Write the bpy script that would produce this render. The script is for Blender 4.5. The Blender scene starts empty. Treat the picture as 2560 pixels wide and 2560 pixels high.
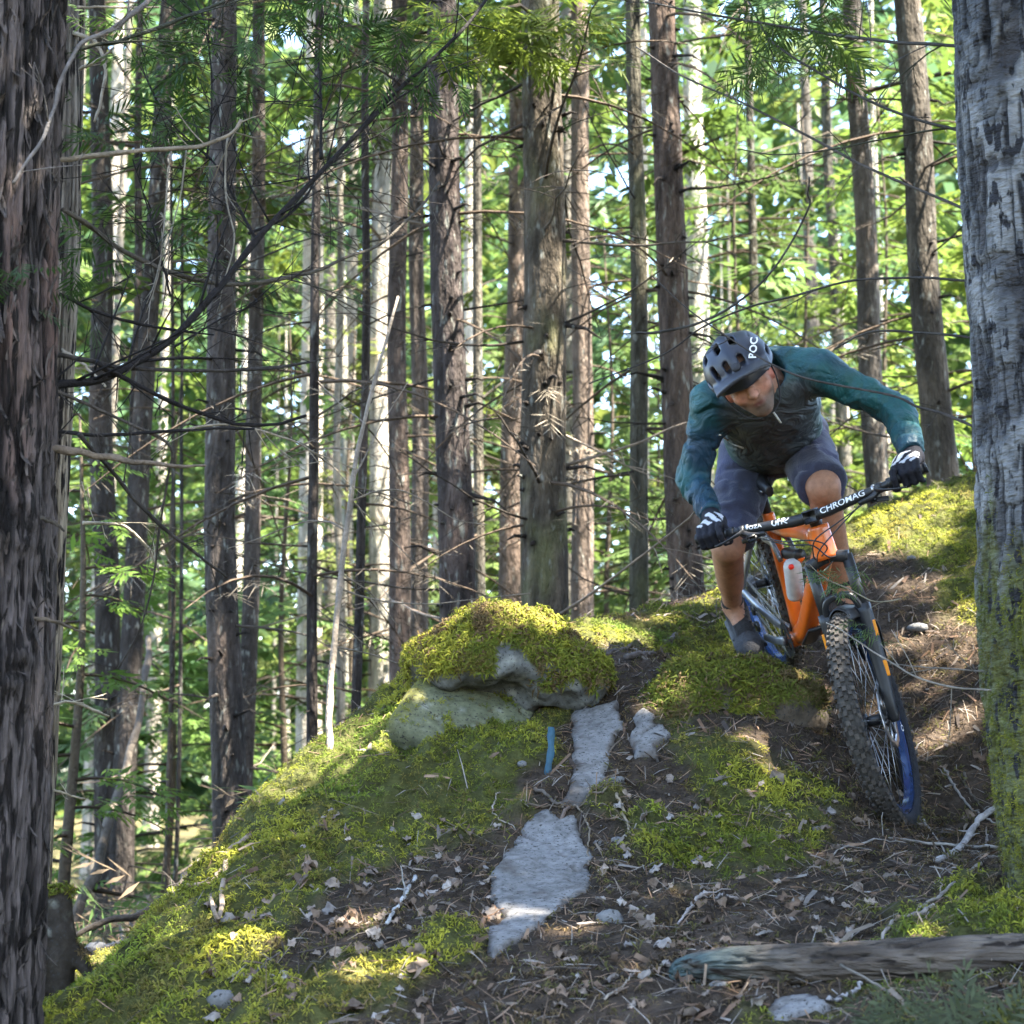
import bpy, math, random
import numpy as np
from mathutils import Vector, Matrix

# ------------------------------------------------------------------ camera, sky, sun, exposure
scene = bpy.context.scene
F_PX, PITCH = 5070.0, math.radians(8.0)          # focal length in photo pixels (2560 wide), camera tilted up
cam_data = bpy.data.cameras.new('camera')
cam = bpy.data.objects.new('camera', cam_data)
scene.collection.objects.link(cam)
scene.camera = cam
cam.location = (0, 0, 0)
cam.rotation_euler = (math.radians(90) + PITCH, 0, 0)
cam_data.sensor_width = 36.0
cam_data.lens = 36.0 * F_PX / 2560.0
cam_data.clip_start, cam_data.clip_end = 0.05, 600.0
cam_data.dof.use_dof = True
cam_data.dof.focus_distance = 5.9
cam_data.dof.aperture_fstop = 6.0

SUN_DIR = Vector((0.50, -0.24, 0.92)).normalized()  # towards the sun: from the right, high
world = bpy.data.worlds.new('World')
scene.world = world
world.use_nodes = True
wn = world.node_tree
sky = wn.nodes.new('ShaderNodeTexSky')
sky.sky_type = 'NISHITA'
sky.sun_disc = False
sky.sun_elevation = math.asin(SUN_DIR.z)
sky.sun_rotation = math.atan2(SUN_DIR.x, SUN_DIR.y)
bgn = wn.nodes['Background']
wn.links.new(sky.outputs[0], bgn.inputs[0])
bgn.inputs[1].default_value = 0.12
sun_data = bpy.data.lights.new('sun', 'SUN')
sun_data.energy = 5.0
sun_data.angle = math.radians(0.53)
sun_data.color = (1.0, 0.93, 0.80)
sun = bpy.data.objects.new('sun', sun_data)
scene.collection.objects.link(sun)
sun.rotation_euler = SUN_DIR.to_track_quat('Z', 'Y').to_euler()
scene.view_settings.view_transform = 'Standard'
scene.view_settings.look = 'None'
scene.view_settings.exposure = 3.42
scene.view_settings.gamma = 1.0
scene.view_settings.use_curve_mapping = False
cy = scene.cycles
cy.max_bounces, cy.diffuse_bounces, cy.glossy_bounces = 5, 3, 2
cy.transmission_bounces, cy.transparent_max_bounces = 4, 4
cy.sample_clamp_indirect = 4.0
cy.use_denoising = True
cy.caustics_reflective = cy.caustics_refractive = False
scene.render.use_persistent_data = False

# ------------------------------------------------------------------ maths helpers
rng = np.random.default_rng(7)
CP, SP = math.cos(PITCH), math.sin(PITCH)
K = 2560.0 / 1932.0


def ray(px, py):
    """direction of a photo pixel, scaled so that its y component is 1"""
    r, u, f = px - 1280.0, 1280.0 - py, F_PX
    y = f * CP - u * SP
    z = f * SP + u * CP
    return np.array([r / y, 1.0, z / y])


def P(px, py, Y):
    return ray(px, py) * Y


def Q(qx, qy, Y):            # the same for the 1932-pixel overview of the photograph
    return ray(qx * K, qy * K) * Y


def project(p):
    p = np.asarray(p, float)
    fw = p[..., 1] * CP + p[..., 2] * SP
    up = -p[..., 1] * SP + p[..., 2] * CP
    return 1280 + F_PX * p[..., 0] / fw, 1280 - F_PX * up / fw


def nrm(v):
    v = np.asarray(v, float)
    return v / np.maximum(np.linalg.norm(v, axis=-1, keepdims=True), 1e-9)


def lerp(a, b, t):
    return a + (b - a) * t


def sstep(a, b, x):
    t = np.clip((x - a) / (b - a), 0, 1)
    return t * t * (3 - 2 * t)


def _hash(ix, iy, iz, seed):
    with np.errstate(over='ignore'):
        h = (ix.astype(np.uint32) * np.uint32(374761393) + iy.astype(np.uint32) * np.uint32(668265263)
             + iz.astype(np.uint32) * np.uint32(2147483647 - 1274126177) + np.uint32(seed * 974711 + 13))
        h = (h ^ (h >> np.uint32(13))) * np.uint32(1274126177)
        h = h ^ (h >> np.uint32(16))
        h = h * np.uint32(2246822519)
        h = h ^ (h >> np.uint32(13))
    return (h & np.uint32(0xFFFF)).astype(np.float32) / 32767.5 - 1.0


def noise(x, y, z=0.0, seed=0):
    """vectorised value noise, about -1..1"""
    x, y, z = np.broadcast_arrays(np.asarray(x, np.float64), np.asarray(y, np.float64), np.asarray(z, np.float64))
    fx, fy, fz = np.floor(x), np.floor(y), np.floor(z)
    tx, ty, tz = (x - fx), (y - fy), (z - fz)
    ix, iy, iz = fx.astype(np.int64), fy.astype(np.int64), fz.astype(np.int64)
    tx = tx * tx * (3 - 2 * tx); ty = ty * ty * (3 - 2 * ty); tz = tz * tz * (3 - 2 * tz)
    v = 0
    for dx in (0, 1):
        wx = tx if dx else 1 - tx
        for dy in (0, 1):
            wy = ty if dy else 1 - ty
            for dz in (0, 1):
                wz = tz if dz else 1 - tz
                v = v + wx * wy * wz * _hash(ix + dx, iy + dy, iz + dz, seed)
    return v


def fbm(x, y, z=0.0, oct=3, seed=0, gain=0.5):
    v, a, s, t = 0, 1.0, 1.0, 0.0
    for i in range(oct):
        v = v + a * noise(np.asarray(x) * s + 17.3 * i, np.asarray(y) * s + 5.1 * i, np.asarray(z) * s + 9.7 * i, seed + i)
        t += a
        a *= gain
        s *= 2.03
    return v / t


def catmull(pts, n):
    """smooth polyline through pts, n points; extra columns (radius) are carried along"""
    p = np.asarray(pts, float)
    if len(p) < 3:
        t = np.linspace(0, 1, n)[:, None]
        return p[0] + (p[-1] - p[0]) * t
    q = np.vstack([2 * p[0] - p[1], p, 2 * p[-1] - p[-2]])
    u = np.linspace(0, len(p) - 1 - 1e-6, n)
    i = u.astype(int)
    t = (u - i)[:, None]
    a, b, c, d = q[i], q[i + 1], q[i + 2], q[i + 3]
    return 0.5 * ((2 * b) + (c - a) * t + (2 * a - 5 * b + 4 * c - d) * t ** 2 + (3 * b - a - 3 * c + d) * t ** 3)


def rot_axis(k, a):
    k = nrm(k)
    Km = np.array([[0, -k[2], k[1]], [k[2], 0, -k[0]], [-k[1], k[0], 0]])
    return np.eye(3) + math.sin(a) * Km + (1 - math.cos(a)) * Km @ Km


# ------------------------------------------------------------------ mesh helpers
class MB:
    """collects vertices and faces of one mesh; faces are stored as quads (triangles repeat their last index)"""

    def __init__(self):
        self.v, self.f, self.c, self.n = [], [], [], 0

    def add(self, V, F, col=None):
        V = np.asarray(V, np.float32).reshape(-1, 3)
        F = np.asarray(F, np.int64)
        if F.shape[1] == 3:
            F = np.hstack([F, F[:, 2:3]])
        self.v.append(V)
        self.f.append(F + self.n)
        if col is None:
            col = (1, 1, 1)
        col = np.asarray(col, np.float32)
        if col.ndim == 1:
            col = np.repeat(col[None], len(V), 0)
        self.c.append(col[:, :3])
        self.n += len(V)
        return self

    def arrays(self):
        return np.vstack(self.v), np.vstack(self.f), np.vstack(self.c)


def new_mesh(name, V, F, col=None, smooth=True):
    V = np.asarray(V, np.float32)
    F = np.asarray(F, np.int64)
    tri = (F[:, 2] == F[:, 3]) if F.shape[1] == 4 else np.ones(len(F), bool)
    cnt = np.where(tri, 3, 4)
    start = np.concatenate([[0], np.cumsum(cnt)[:-1]])
    if F.shape[1] == 4:
        keep = np.ones(F.shape, bool)
        keep[tri, 3] = False
        loops = F[keep]
    else:
        loops = F.reshape(-1)
    me = bpy.data.meshes.new(name)
    me.vertices.add(len(V))
    me.vertices.foreach_set('co', V.reshape(-1))
    me.loops.add(len(loops))
    me.loops.foreach_set('vertex_index', loops.astype(np.int32))
    me.polygons.add(len(F))
    me.polygons.foreach_set('loop_start', start.astype(np.int32))
    me.polygons.foreach_set('loop_total', cnt.astype(np.int32))
    me.polygons.foreach_set('use_smooth', np.full(len(F), smooth))
    if col is not None:
        col = np.asarray(col, np.float32)
        if col.ndim == 1:
            col = np.repeat(col[None], len(V), 0)
        at = me.color_attributes.new('Col', 'FLOAT_COLOR', 'POINT')
        rgba = np.ones((len(V), 4), np.float32)
        rgba[:, :3] = np.clip(col[:, :3], 0, 1)
        at.data.foreach_set('color', rgba.reshape(-1))
    me.update(calc_edges=True)
    me.validate()
    return me


BASE = {}


def tag(o, label=None, cat=None, group=None, kind=None):
    if label: o['label'] = label
    if cat: o['category'] = cat
    if group: o['group'] = group
    if kind: o['kind'] = kind
    return o


def thing(name, label, cat, base, group=None):
    o = bpy.data.objects.new(name, None)
    scene.collection.objects.link(o)
    o.location = [float(c) for c in base]
    o.empty_display_size = 0.1
    BASE[o.name] = np.asarray(base, float)
    return tag(o, label, cat, group)


def part(parent, name, geo, mat, col=None, smooth=True, kind=None, label=None):
    """geo = (V, F) or MB, in world coordinates; becomes a child mesh"""
    if isinstance(geo, MB):
        V, F, c = geo.arrays()
        if col is None: col = c
    else:
        V, F = geo
    b = BASE[parent.name]
    o = bpy.data.objects.new(name, new_mesh(name, np.asarray(V) - b, F, col, smooth))
    scene.collection.objects.link(o)
    o.data.materials.append(mat)
    o.parent = parent
    BASE[o.name] = b
    return tag(o, label, kind=kind)


def solo(name, label, cat, geo, mat, col=None, group=None, kind=None, smooth=True, origin=None):
    if isinstance(geo, MB):
        V, F, c = geo.arrays()
        if col is None: col = c
    else:
        V, F = geo
    V = np.asarray(V)
    if origin is None:
        origin = np.array([V[:, 0].mean(), V[:, 1].mean(), V[:, 2].min()])
    o = bpy.data.objects.new(name, new_mesh(name, V - origin, F, col, smooth))
    scene.collection.objects.link(o)
    o.location = [float(c) for c in origin]
    o.data.materials.append(mat)
    BASE[o.name] = np.asarray(origin, float)
    return tag(o, label, cat, group, kind)


def frames(pts):
    pts = np.asarray(pts, float)
    T = nrm(np.gradient(pts, axis=0))
    ref = np.array([0, 0, 1.0]) if abs(T[0][2]) < 0.9 else np.array([1.0, 0, 0])
    N = np.zeros_like(T)
    n = nrm(np.cross(T[0], ref))
    for i in range(len(T)):
        n = nrm(n - T[i] * np.dot(n, T[i]))
        N[i] = n
    return T, N, np.cross(T, N)


def tube(pts, rad, seg=8, cap=True, squash=None, rough=0.0, seed=0):
    """tapered tube along a polyline"""
    pts = np.asarray(pts, float)
    n = len(pts)
    rad = np.broadcast_to(np.asarray(rad, float), (n,)) if np.ndim(rad) < 2 else rad
    T, N, B = frames(pts)
    a = np.linspace(0, 2 * np.pi, seg, endpoint=False)
    R = np.repeat(np.asarray(rad)[:, None], seg, 1)
    if rough:
        R = R * (1 + rough * noise(np.cos(a)[None] * 1.7 + seed, np.sin(a)[None] * 1.7, np.arange(n)[:, None] * 0.7 + seed * 3.1, seed))
    ca, sa = np.cos(a)[None, :, None], np.sin(a)[None, :, None]
    sq = 1.0 if squash is None else squash
    V = pts[:, None] + R[..., None] * (N[:, None] * ca + B[:, None] * sa * sq)
    V = V.reshape(-1, 3)
    i, j = np.meshgrid(np.arange(n - 1), np.arange(seg), indexing='ij')
    j2 = (j + 1) % seg
    F = np.stack([i * seg + j, i * seg + j2, (i + 1) * seg + j2, (i + 1) * seg + j], -1).reshape(-1, 4)
    if cap:
        V = np.vstack([V, pts[0], pts[-1]])
        c0, c1 = n * seg, n * seg + 1
        jj = np.arange(seg)
        j2 = (jj + 1) % seg
        F = np.vstack([F, np.stack([np.full(seg, c0), j2, jj, jj], -1),
                       np.stack([np.full(seg, c1), (n - 1) * seg + jj, (n - 1) * seg + j2, (n - 1) * seg + j2], -1)])
    return V, F


def cyl(a, b, r, seg=16, r2=None):
    a, b = np.asarray(a, float), np.asarray(b, float)
    return tube(np.array([a, lerp(a, b, .5), b]), np.array([r, (r + (r2 or r)) / 2, r2 or r]), seg)


def box(c, ax, half, bevel=0.0):
    """oriented box; ax = 3x3 rows"""
    c = np.asarray(c, float); ax = np.asarray(ax, float)
    if not bevel:
        s = np.array([[x, y, z] for x in (-1, 1) for y in (-1, 1) for z in (-1, 1)], float) * half
        F = np.array([[0, 1, 3, 2], [4, 6, 7, 5], [0, 4, 5, 1], [2, 3, 7, 6], [0, 2, 6, 4], [1, 5, 7, 3]])
        return c + s @ ax, F
    h = np.asarray(half, float)
    V, F = [], []
    # chamfered box: 24 vertices
    idx = {}
    for sx in (-1, 1):
        for sy in (-1, 1):
            for sz in (-1, 1):
                for k in range(3):
                    p = np.array([sx, sy, sz], float) * h
                    for m in range(3):
                        if m != k: p[m] -= [sx, sy, sz][m] * min(bevel, h[m] * .9)
                    idx[(sx, sy, sz, k)] = len(V)
                    V.append(p)
    for k in range(3):
        m, n_ = (k + 1) % 3, (k + 2) % 3
        for s in (-1, 1):
            q = []
            for (am, an) in ((-1, -1), (1, -1), (1, 1), (-1, 1)):
                t = [0, 0, 0]; t[k], t[m], t[n_] = s, am, an
                q.append(idx[(*t, k)])
            F.append(q if s > 0 else q[::-1])
        for sm in (-1, 1):
            for sn in (-1, 1):
                t0, t1 = [0, 0, 0], [0, 0, 0]
                t0[m], t0[n_], t0[k] = sm, sn, -1
                t1[m], t1[n_], t1[k] = sm, sn, 1
                q = [idx[(*t0, m)], idx[(*t1, m)], idx[(*t1, n_)], idx[(*t0, n_)]]
                F.append(q if sm * sn > 0 else q[::-1])
    for sx in (-1, 1):
        for sy in (-1, 1):
            for sz in (-1, 1):
                q = [idx[(sx, sy, sz, k)] for k in range(3)]
                if sx * sy * sz < 0: q = q[::-1]
                F.append(q + [q[-1]])
    return c + np.array(V) @ ax, np.array(F)


# ------------------------------------------------------------------ implicit surfaces
def sd_cone(p, a, b, ra, rb):
    """distance to a capsule whose radius runs from ra to rb"""
    a, b = np.asarray(a, np.float32), np.asarray(b, np.float32)
    ba = b - a
    t = np.clip(((p - a) @ ba) / float(ba @ ba), 0, 1)
    return np.linalg.norm(p - (a + t[..., None] * ba), axis=-1) - (ra + (rb - ra) * t)


def sd_ell(p, c, ax, r):
    q = ((p - np.asarray(c, np.float32)) @ np.asarray(ax, np.float32).T) / np.asarray(r, np.float32)
    k = np.linalg.norm(q, axis=-1)
    k2 = np.linalg.norm(q / np.asarray(r, np.float32), axis=-1)
    return k * (k - 1) / np.maximum(k2, 1e-6)


def sd_box(p, c, ax, h, rnd=0.0):
    q = np.abs((p - np.asarray(c, np.float32)) @ np.asarray(ax, np.float32).T) - (np.asarray(h, np.float32) - rnd)
    return np.linalg.norm(np.maximum(q, 0), axis=-1) + np.minimum(q.max(-1), 0) - rnd


def smin(a, b, k):
    h = np.clip(0.5 + 0.5 * (b - a) / k, 0, 1)
    return b + (a - b) * h - k * h * (1 - h)


def smax(a, b, k):
    return -smin(-a, -b, k)


def surface_nets(fn, lo, hi, h):
    """polygonise fn(points) = 0 inside a box; returns V, F (quads)"""
    lo, hi = np.asarray(lo, float), np.asarray(hi, float)
    n = np.ceil((hi - lo) / h).astype(int) + 1
    g = np.stack(np.meshgrid(*[np.arange(k) for k in n], indexing='ij'), -1).astype(np.float32)
    D = fn(g * h + lo.astype(np.float32)).astype(np.float32)
    S = D < 0
    cs = tuple(k - 1 for k in n)
    acc = np.zeros(cs + (3,), np.float32)
    num = np.zeros(cs, np.float32)
    off = [(x, y, z) for x in (0, 1) for y in (0, 1) for z in (0, 1)]

    def sl(A, o):
        return A[o[0]:o[0] + cs[0], o[1]:o[1] + cs[1], o[2]:o[2] + cs[2]]
    for o in off:
        for k in range(3):
            if o[k] == 0:
                o2 = list(o); o2[k] = 1
                s0, s1 = sl(S, o), sl(S, o2)
                m = s0 != s1
                d0, d1 = sl(D, o)[m], sl(D, o2)[m]
                t = d0 / (d0 - d1)
                v = np.tile(np.array(o, np.float32), (len(t), 1))
                v[:, k] = t
                acc[m] += v
                num[m] += 1
    act = num > 0
    idx = -np.ones(cs, np.int64)
    idx[act] = np.arange(act.sum())
    cell = np.argwhere(act)
    V = (cell + acc[act] / num[act][:, None]) * h + lo
    Fs = []
    for k in range(3):
        a, b = (k + 1) % 3, (k + 2) % 3
        s0 = [slice(None)] * 3; s1 = [slice(None)] * 3
        s0[k], s1[k] = slice(0, -1), slice(1, None)
        m = S[tuple(s0)] != S[tuple(s1)]
        e = np.argwhere(m)
        e = e[(e[:, a] > 0) & (e[:, b] > 0) & (e[:, a] < n[a] - 1) & (e[:, b] < n[b] - 1)]
        if not len(e): continue
        flip = S[tuple(e.T)]
        q = []
        for (da, db) in ((-1, -1), (0, -1), (0, 0), (-1, 0)):
            c = e.copy(); c[:, a] += da; c[:, b] += db
            q.append(idx[tuple(c.T)])
        q = np.stack(q, -1)
        q[~flip] = q[~flip][:, ::-1]
        Fs.append(q[(q >= 0).all(1)])
    return V, np.vstack(Fs)


def vnormals(V, F):
    V = np.asarray(V, float)
    a, b, c = V[F[:, 0]], V[F[:, 1]], V[F[:, 2]]
    fn = np.cross(b - a, c - a)
    N = np.zeros_like(V)
    for k in range(F.shape[1]):
        np.add.at(N, F[:, k], fn)
    return nrm(N)


# ------------------------------------------------------------------ materials
def material(name, color=None, rough=0.7, var=0.15, vscale=8.0, stretch=(1, 1, 1), bump=0.0, bscale=40.0,
             metal=0.0, spec=0.35, trans=0.0, objrand=0.0, sheen=0.0, second=None, sec_scale=3.0, sec_edge=(0.45, 0.6), coat=0.0, bdist=0.0, sec_stretch=None, sec_detail=5):
    m = bpy.data.materials.new(name)
    m.use_nodes = True
    nt = m.node_tree
    N, L = nt.nodes, nt.links
    pb = N['Principled BSDF']
    out = N['Material Output']
    tc = N.new('ShaderNodeTexCoord')
    mp = N.new('ShaderNodeMapping')
    mp.inputs['Scale'].default_value = stretch
    L.new(tc.outputs['Object'], mp.inputs[0])
    if color is None:
        at = N.new('ShaderNodeAttribute'); at.attribute_name = 'Col'
        src = at.outputs['Color']
    else:
        rgb = N.new('ShaderNodeRGB'); rgb.outputs[0].default_value = (*color, 1)
        src = rgb.outputs[0]
    if second is not None:
        n2 = N.new('ShaderNodeTexNoise'); n2.inputs['Scale'].default_value = sec_scale
        n2.inputs['Detail'].default_value = sec_detail
        mp2 = N.new('ShaderNodeMapping'); mp2.inputs['Scale'].default_value = sec_stretch or stretch
        L.new(tc.outputs['Object'], mp2.inputs[0])
        L.new(mp2.outputs[0], n2.inputs['Vector'])
        rp = N.new('ShaderNodeMapRange')
        rp.inputs[1].default_value, rp.inputs[2].default_value = sec_edge
        L.new(n2.outputs[0], rp.inputs[0])
        mx = N.new('ShaderNodeMix'); mx.data_type = 'RGBA'
        L.new(rp.outputs[0], mx.inputs[0]); L.new(src, mx.inputs[6])
        mx.inputs[7].default_value = (*second, 1)
        src = mx.outputs[2]
    if var:
        nz = N.new('ShaderNodeTexNoise'); nz.inputs['Scale'].default_value = vscale; nz.inputs['Detail'].default_value = 6
        nz.inputs['Roughness'].default_value = 0.65
        L.new(mp.outputs[0], nz.inputs['Vector'])
        mr = N.new('ShaderNodeMapRange')
        mr.inputs[1].default_value, mr.inputs[2].default_value = 0.3, 0.7
        mr.inputs[3].default_value, mr.inputs[4].default_value = 1 - var, 1 + var
        L.new(nz.outputs[0], mr.inputs[0])
        vm = N.new('ShaderNodeVectorMath'); vm.operation = 'SCALE'
        L.new(src, vm.inputs[0]); L.new(mr.outputs[0], vm.inputs['Scale'])
        src = vm.outputs[0]
    if objrand:
        oi = N.new('ShaderNodeObjectInfo')
        mr = N.new('ShaderNodeMapRange')
        mr.inputs[3].default_value, mr.inputs[4].default_value = 1 - objrand, 1 + objrand
        L.new(oi.outputs['Random'], mr.inputs[0])
        vm = N.new('ShaderNodeVectorMath'); vm.operation = 'SCALE'
        L.new(src, vm.inputs[0]); L.new(mr.outputs[0], vm.inputs['Scale'])
        src = vm.outputs[0]
    L.new(src, pb.inputs['Base Color'])
    pb.inputs['Roughness'].default_value = rough
    pb.inputs['Metallic'].default_value = metal
    pb.inputs['Specular IOR Level'].default_value = spec
    if sheen: pb.inputs['Sheen Weight'].default_value = sheen
    if coat: pb.inputs['Coat Weight'].default_value = coat
    if bump:
        nb = N.new('ShaderNodeTexNoise'); nb.inputs['Scale'].default_value = bscale; nb.inputs['Detail'].default_value = 5; nb.inputs['Distortion'].default_value = bdist
        L.new(mp.outputs[0], nb.inputs['Vector'])
        bn = N.new('ShaderNodeBump'); bn.inputs['Strength'].default_value = min(1.0, bump); bn.inputs['Distance'].default_value = 0.02 * max(1.0, bump)
        L.new(nb.outputs[0], bn.inputs['Height'])
        L.new(bn.outputs[0], pb.inputs['Normal'])
    if trans:
        tr = N.new('ShaderNodeBsdfTranslucent')
        L.new(src, tr.inputs[0])
        ms = N.new('ShaderNodeMixShader'); ms.inputs[0].default_value = trans
        L.new(pb.outputs[0], ms.inputs[1]); L.new(tr.outputs[0], ms.inputs[2])
        L.new(ms.outputs[0], out.inputs['Surface'])
    return m


M = {}
M['foliage'] = material('foliage', None, rough=0.55, var=0.0, trans=0.5, spec=0.3)
M['moss'] = material('moss', None, rough=0.8, var=0.0, trans=0.3, spec=0.15)
M['soil'] = material('soil', None, rough=0.95, var=0.45, vscale=22, bump=1.0, bscale=60, spec=0.1)
M['granite'] = material('granite', None, rough=0.9, var=0.25, vscale=45, bump=0.3, bscale=60, spec=0.2, second=(.045, .042, .04), sec_scale=110, sec_edge=(.60, .66), sec_detail=3)
M['bark'] = material('bark', None, rough=0.9, var=0.45, vscale=9, stretch=(3, 3, 0.6), bump=1.0, bscale=16, spec=0.15)
M['bark_far'] = material('bark_far', None, rough=0.9, var=0.45, vscale=6, stretch=(3, 3, 1), bump=2.0, bscale=16, spec=0.15,
                         second=(0.20, 0.20, 0.175), sec_scale=11.0, sec_edge=(0.60, 0.72))
M['cedar_bark'] = material('cedar_bark', None, rough=0.85, var=0.5, vscale=14, stretch=(4, 4, 0.5), bump=1.6, bscale=30, spec=0.25, second=(.012, .009, .008), sec_scale=16, sec_stretch=(3.4, 3.4, .42), sec_edge=(.53, .58))
M['birch_bark'] = material('birch_bark', None, rough=0.6, var=0.4, vscale=16, stretch=(1, 1, 2.2), bump=1.2, bscale=34, spec=0.35, second=(.010, .009, .011), sec_scale=17, sec_stretch=(2.0, 2.0, .9), sec_edge=(.56, .60))
M['twig'] = material('twig', None, rough=0.85, var=0.3, vscale=25, bump=0.6, bscale=60, spec=0.2)
M['deadleaf'] = material('deadleaf', None, rough=0.75, var=0.3, vscale=30, trans=0.2, objrand=0.35, spec=0.2)
# ================================================================== TERRAIN
def _w(px, py, Y):
    return P(px, py, Y)


CTRL = [_w(*a) for a in [
    (240, 2520, 5.0), (465, 2190, 5.8), (640, 1990, 6.4), (820, 1845, 6.9), (1050, 1690, 7.3), (1250, 1650, 7.25), (1262, 1815, 6.80), (1150, 1830, 6.72),
    (1450, 1575, 7.8), (1700, 1500, 8.3), (2000, 1400, 8.6), (2250, 1290, 8.8), (2450, 1205, 9.0), (2600, 1190, 9.0),
    (900, 2200, 5.45), (1300, 1900, 6.25), (1350, 2250, 5.2), (1280, 2560, 4.3), (700, 2560, 4.5), (1900, 2560, 4.2), (2500, 2560, 4.1),
    (2450, 2200, 5.3), (1900, 2100, 5.85), (1700, 1950, 6.2), (1850, 1860, 6.4), (2050, 1830, 6.6), (2420, 1800, 6.95),
    (2420, 1560, 7.6), (1650, 1660, 7.1), (1500, 1750, 6.75), (1100, 2000, 6.1), (760, 2160, 5.75), (600, 2330, 5.2), (2450, 1400, 8.2), (2150, 1500, 8.0),
    (113, 2440, 6.5), (230, 2450, 7.0), (380, 2350, 7.6), (520, 2230, 8.2), (680, 2080, 8.8), (199, 2455, 7.4), (318, 2370, 9.0), (280, 2340, 13.0), (60, 2590, 5.2), (20, 2750, 4.6), (330, 2385, 5.45), (200, 2610, 6.0), (320, 2460, 6.3), (430, 2330, 6.6), (100, 2560, 6.2), (1750, 2330, 4.9), (2150, 2330, 4.8)]]
CTRL += [np.array(a, float) for a in [
    (1.285, 6.55, -.112), (1.02, 7.77, .475), (1.30, 6.85, .10), (1.13, 7.25, .26),
    (0, 0, -1.35), (0, 2.4, -1.05), (-3, 1, -1.4), (3, 1, -1.2), (-.3, 9.2, -.1), (.5, 10.5, .1), (1.5, 11, .9), (2.6, 11, 1.3), (4.2, 9, 1.7), (3.2, 6, .75),
    (3.2, 4, .1), (-1.6, 9, -.72), (-2.6, 7, -.8), (-3.2, 10, -.85), (-1, 12, -.8), (1, 14, -.3), (3.2, 15, .3), (-2.4, 4, -.95), (-4, 5, -1.1),
    (5, 13, 1.2), (6, 7, 1.8), (-6, 9, -1), (-5, 14, -.9), (0, 17, -.7), (5, 18, -.1)]]
CTRL = np.array(CTRL)


def _tps_k(r2):
    return 0.5 * r2 * np.log(r2 + 1e-9)


def _tps_fit(pts, reg=0.02):
    n = len(pts)
    d2 = ((pts[:, None, :2] - pts[None, :, :2]) ** 2).sum(-1)
    A = np.zeros((n + 3, n + 3))
    A[:n, :n] = _tps_k(d2) + reg * np.eye(n)
    A[:n, n] = 1
    A[:n, n + 1:] = pts[:, :2]
    A[n:, :n] = A[:n, n:].T
    b = np.zeros(n + 3)
    b[:n] = pts[:, 2]
    return np.linalg.solve(A, b)


TPS = _tps_fit(CTRL)


def H0(x, y):
    """smooth lie of the land"""
    x, y = np.asarray(x, float), np.asarray(y, float)
    s = x.shape
    x, y = x.ravel(), y.ravel()
    out = np.empty(len(x))
    for i in range(0, len(x), 40000):
        xs, ys = x[i:i + 40000], y[i:i + 40000]
        cx, cyy = np.clip(xs, -6, 6), np.clip(ys, -1, 18)
        d2 = (cx[:, None] - CTRL[:, 0]) ** 2 + (cyy[:, None] - CTRL[:, 1]) ** 2
        z = _tps_k(d2) @ TPS[:-3] + TPS[-3] + TPS[-2] * cx + TPS[-1] * cyy
        far = np.clip(np.maximum(np.abs(xs) - 6, 0) + np.maximum(ys - 18, 0) + np.maximum(-1 - ys, 0), 0, 1e9)
        w = 1 - np.exp(-far / 6.0)
        zf = -0.85 + 0.5 * noise(xs / 9, ys / 9, 0, 31) * w + 0.010 * np.maximum(ys - 20, 0)
        out[i:i + 40000] = lerp(z, zf, w)
    return out.reshape(s)


def poly_sd(x, y, poly):
    """signed distance to a polygon in plan, negative inside"""
    x, y = np.asarray(x, float), np.asarray(y, float)
    p = np.asarray(poly)[:, :2]
    d = np.full(x.shape, 1e9)
    ins = np.zeros(x.shape, bool)
    for i in range(len(p)):
        a, b = p[i], p[(i + 1) % len(p)]
        ex, ey = b - a
        t = np.clip(((x - a[0]) * ex + (y - a[1]) * ey) / (ex * ex + ey * ey + 1e-12), 0, 1)
        d = np.minimum(d, np.hypot(x - a[0] - t * ex, y - a[1] - t * ey))
        c = ((a[1] > y) != (b[1] > y))
        with np.errstate(divide='ignore', invalid='ignore'):
            xi = (b[0] - a[0]) * (y - a[1]) / (b[1] - a[1]) + a[0]
        ins ^= c & (x < xi)
    return np.where(ins, -d, d)


def G(px, py, lift=0.0, y0=3.4, y1=14.0):
    """where the ray through a photo pixel meets the smooth ground"""
    r = ray(px, py)
    Y = np.linspace(y0, y1, 700)
    hit = r[2] * Y <= H0(r[0] * Y, Y) + lift
    k = int(np.argmax(hit)) if hit.any() else len(Y) - 1
    return r * Y[k]


def z3(pts):   # enlargement of the slab region -> ground points
    return np.array([G(1040 + a * .4141, 1440 + b * .4141) for a, b in pts])


def q3(pts):   # 1932-pixel overview -> ground points
    return np.array([G(a * K, b * K) for a, b in pts])


SLAB_UP = z3([(930, 830), (1080, 790), (1240, 750), (1250, 850), (1220, 960), (1175, 1090), (1160, 1180), (1120, 1290), (1060, 1340), (1000, 1405), (880, 1395), (905, 1310), (945, 1180), (952, 1050), (935, 930)])
SLAB_LOW = np.vstack([z3([(790, 1395), (870, 1455), (975, 1440), (1015, 1560), (1062, 1680), (1060, 1850), (1030, 1905), (965, 1945)]),
                      q3([(1080, 1695), (1045, 1725), (1000, 1762), (960, 1790), (925, 1812), (914, 1795), (925, 1760), (945, 1728), (922, 1690), (928, 1650), (945, 1622), (968, 1588), (982, 1560), (1000, 1535)])])
SLAB_SIDE = z3([(1380, 790), (1330, 860), (1305, 960), (1297, 1050), (1320, 1100), (1420, 1092), (1440, 1145), (1490, 1110), (1470, 1030), (1510, 960), (1530, 890), (1480, 880), (1440, 905), (1420, 850)])
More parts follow.
